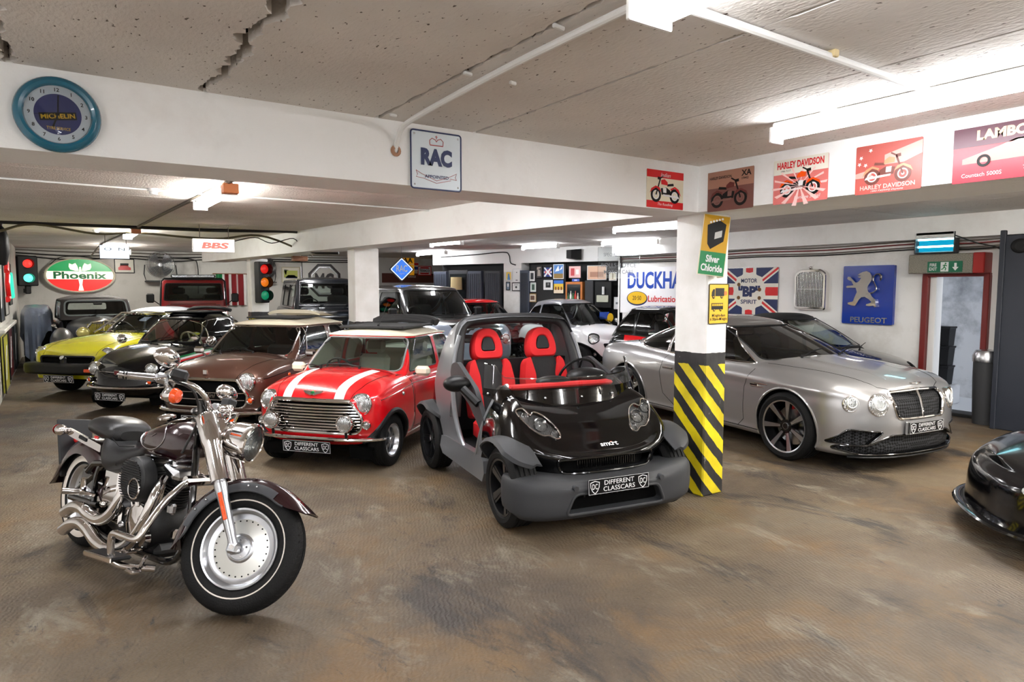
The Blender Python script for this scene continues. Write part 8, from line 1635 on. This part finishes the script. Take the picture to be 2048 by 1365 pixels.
cable('wall_cable', 'thin black cable draped above the oval sign', [(-.2, 21.0, 2.15), (.1, 21.05, 2.52), (.5, 21.05, 2.60), (1.0, 21.05, 2.56), (1.4, 21.05, 2.62)], .010, M['cable']); cable('wall_cable', 'black cable dropping behind the red off-roader from the fan', [(2.6, 21.1, 2.62), (3.3, 21.1, 2.58), (3.45, 21.1, 2.4), (3.45, 21.1, 1.6)], .016, M['cable'])
for i, z in enumerate((2.45, 2.41, 2.36, 2.33)): cable('wall_cable', ('grey cable clipped under the wall beam, topmost run', 'red cable under the wall beam, second run', 'grey cable under the wall beam, third run', 'black cable under the wall beam, lowest run')[i], [(10.37, 10.9, z), (10.37, 9, z-.015), (10.37, 7.5, z), (10.37, 6.2, z-.02), (10.37, 4.8, z+.01), (10.3, 4.1, z-.02), (10.35, 3.55, z-.0)], .010, [M['wire'], mat('red_cable', (120, 40, 40), .6), M['wire'], M['cable']][i])
cable('wall_conduit', 'grey cable down the spine beam between the first two pillars', [(4.10, 7.75, 2.77), (4.09, 7.75, 2.6), (4.09, 7.75, 2.42)], .012, M['wire']); cable('ceiling_cable', 'long thin cable across the ceiling behind the front beam', [(-.6, 7.6, 2.77), (1.0, 7.65, 2.765), (2.6, 7.7, 2.77), (4.08, 7.75, 2.77)], .009, M['whitemat'])
cable('wall_cable', 'black cable hanging from the far white beam to the white pier', [tuple(cs(6.2, .04, 2.62)), tuple(cs(5.0, .04, 2.66)), tuple(cs(4.1, .04, 2.70)), tuple(cs(3.9, .05, 2.62)), tuple(cs(3.85, .05, 2.42)), tuple(cs(3.7, .04, 2.36))], .014, M['cable']); cable('power_lead', 'black lead drooping from the insect killer to the dark cabinet', [(10.15, 4.2, 2.5), (10.05, 3.9, 2.38), (9.95, 3.62, 2.3), (9.95, 3.56, 2.22)], .009, M['cable'])
for i, (x, y) in enumerate(((.87, 7.65), (.65, 13.7))): t = thing('smoke_detector', ('white smoke detector left of the nearer orange capped light', 'white smoke detector left of the farther orange capped light')[i], 'smoke detector', (x, y, ZC)); b = MB(); b.lathe([(0, -.06), (.035, -.058), (.04, -.03), (.055, -.028), (.055, 0)], n=24); b.build('detector', M['white'], t)
t = thing('fuse_box', 'brown junction box under the spine beam near the second pillar', 'junction box', (4.05, 13.4, 2.355)); b = MB(); b.box((0, 0, 0), (.30, .12, .10), .01); b.build('box', M['wood'], t)
t = thing('flag_drape', 'green, white and red flag hanging on the back wall behind the red off-roader', 'flag', (4.35, 21.12, 1.25)); b = MB(); b.grid([[(-.42+.84*i/24, -.05*sin(i*1.3)-.03*sin(i*.6), z) for z in (0, .3, .6, .92-.0*i)] for i in range(25)]); b.mi = 0
b.m = [0 if i//3 < 5 else 1 if i//3 < 7 else 2 if (i//3) % 6 < 4 else 1 for i in range(len(b.f))]; b.build('flag_cloth', [M['green'], M['whitemat'], mat('crimson_cloth', (130, 24, 30), .8)], t); b = MB(); b.tube([(-.5, .02, .93), (.5, .02, .93)], .015, 8); b.build('flag_pole', M['wood'], t)
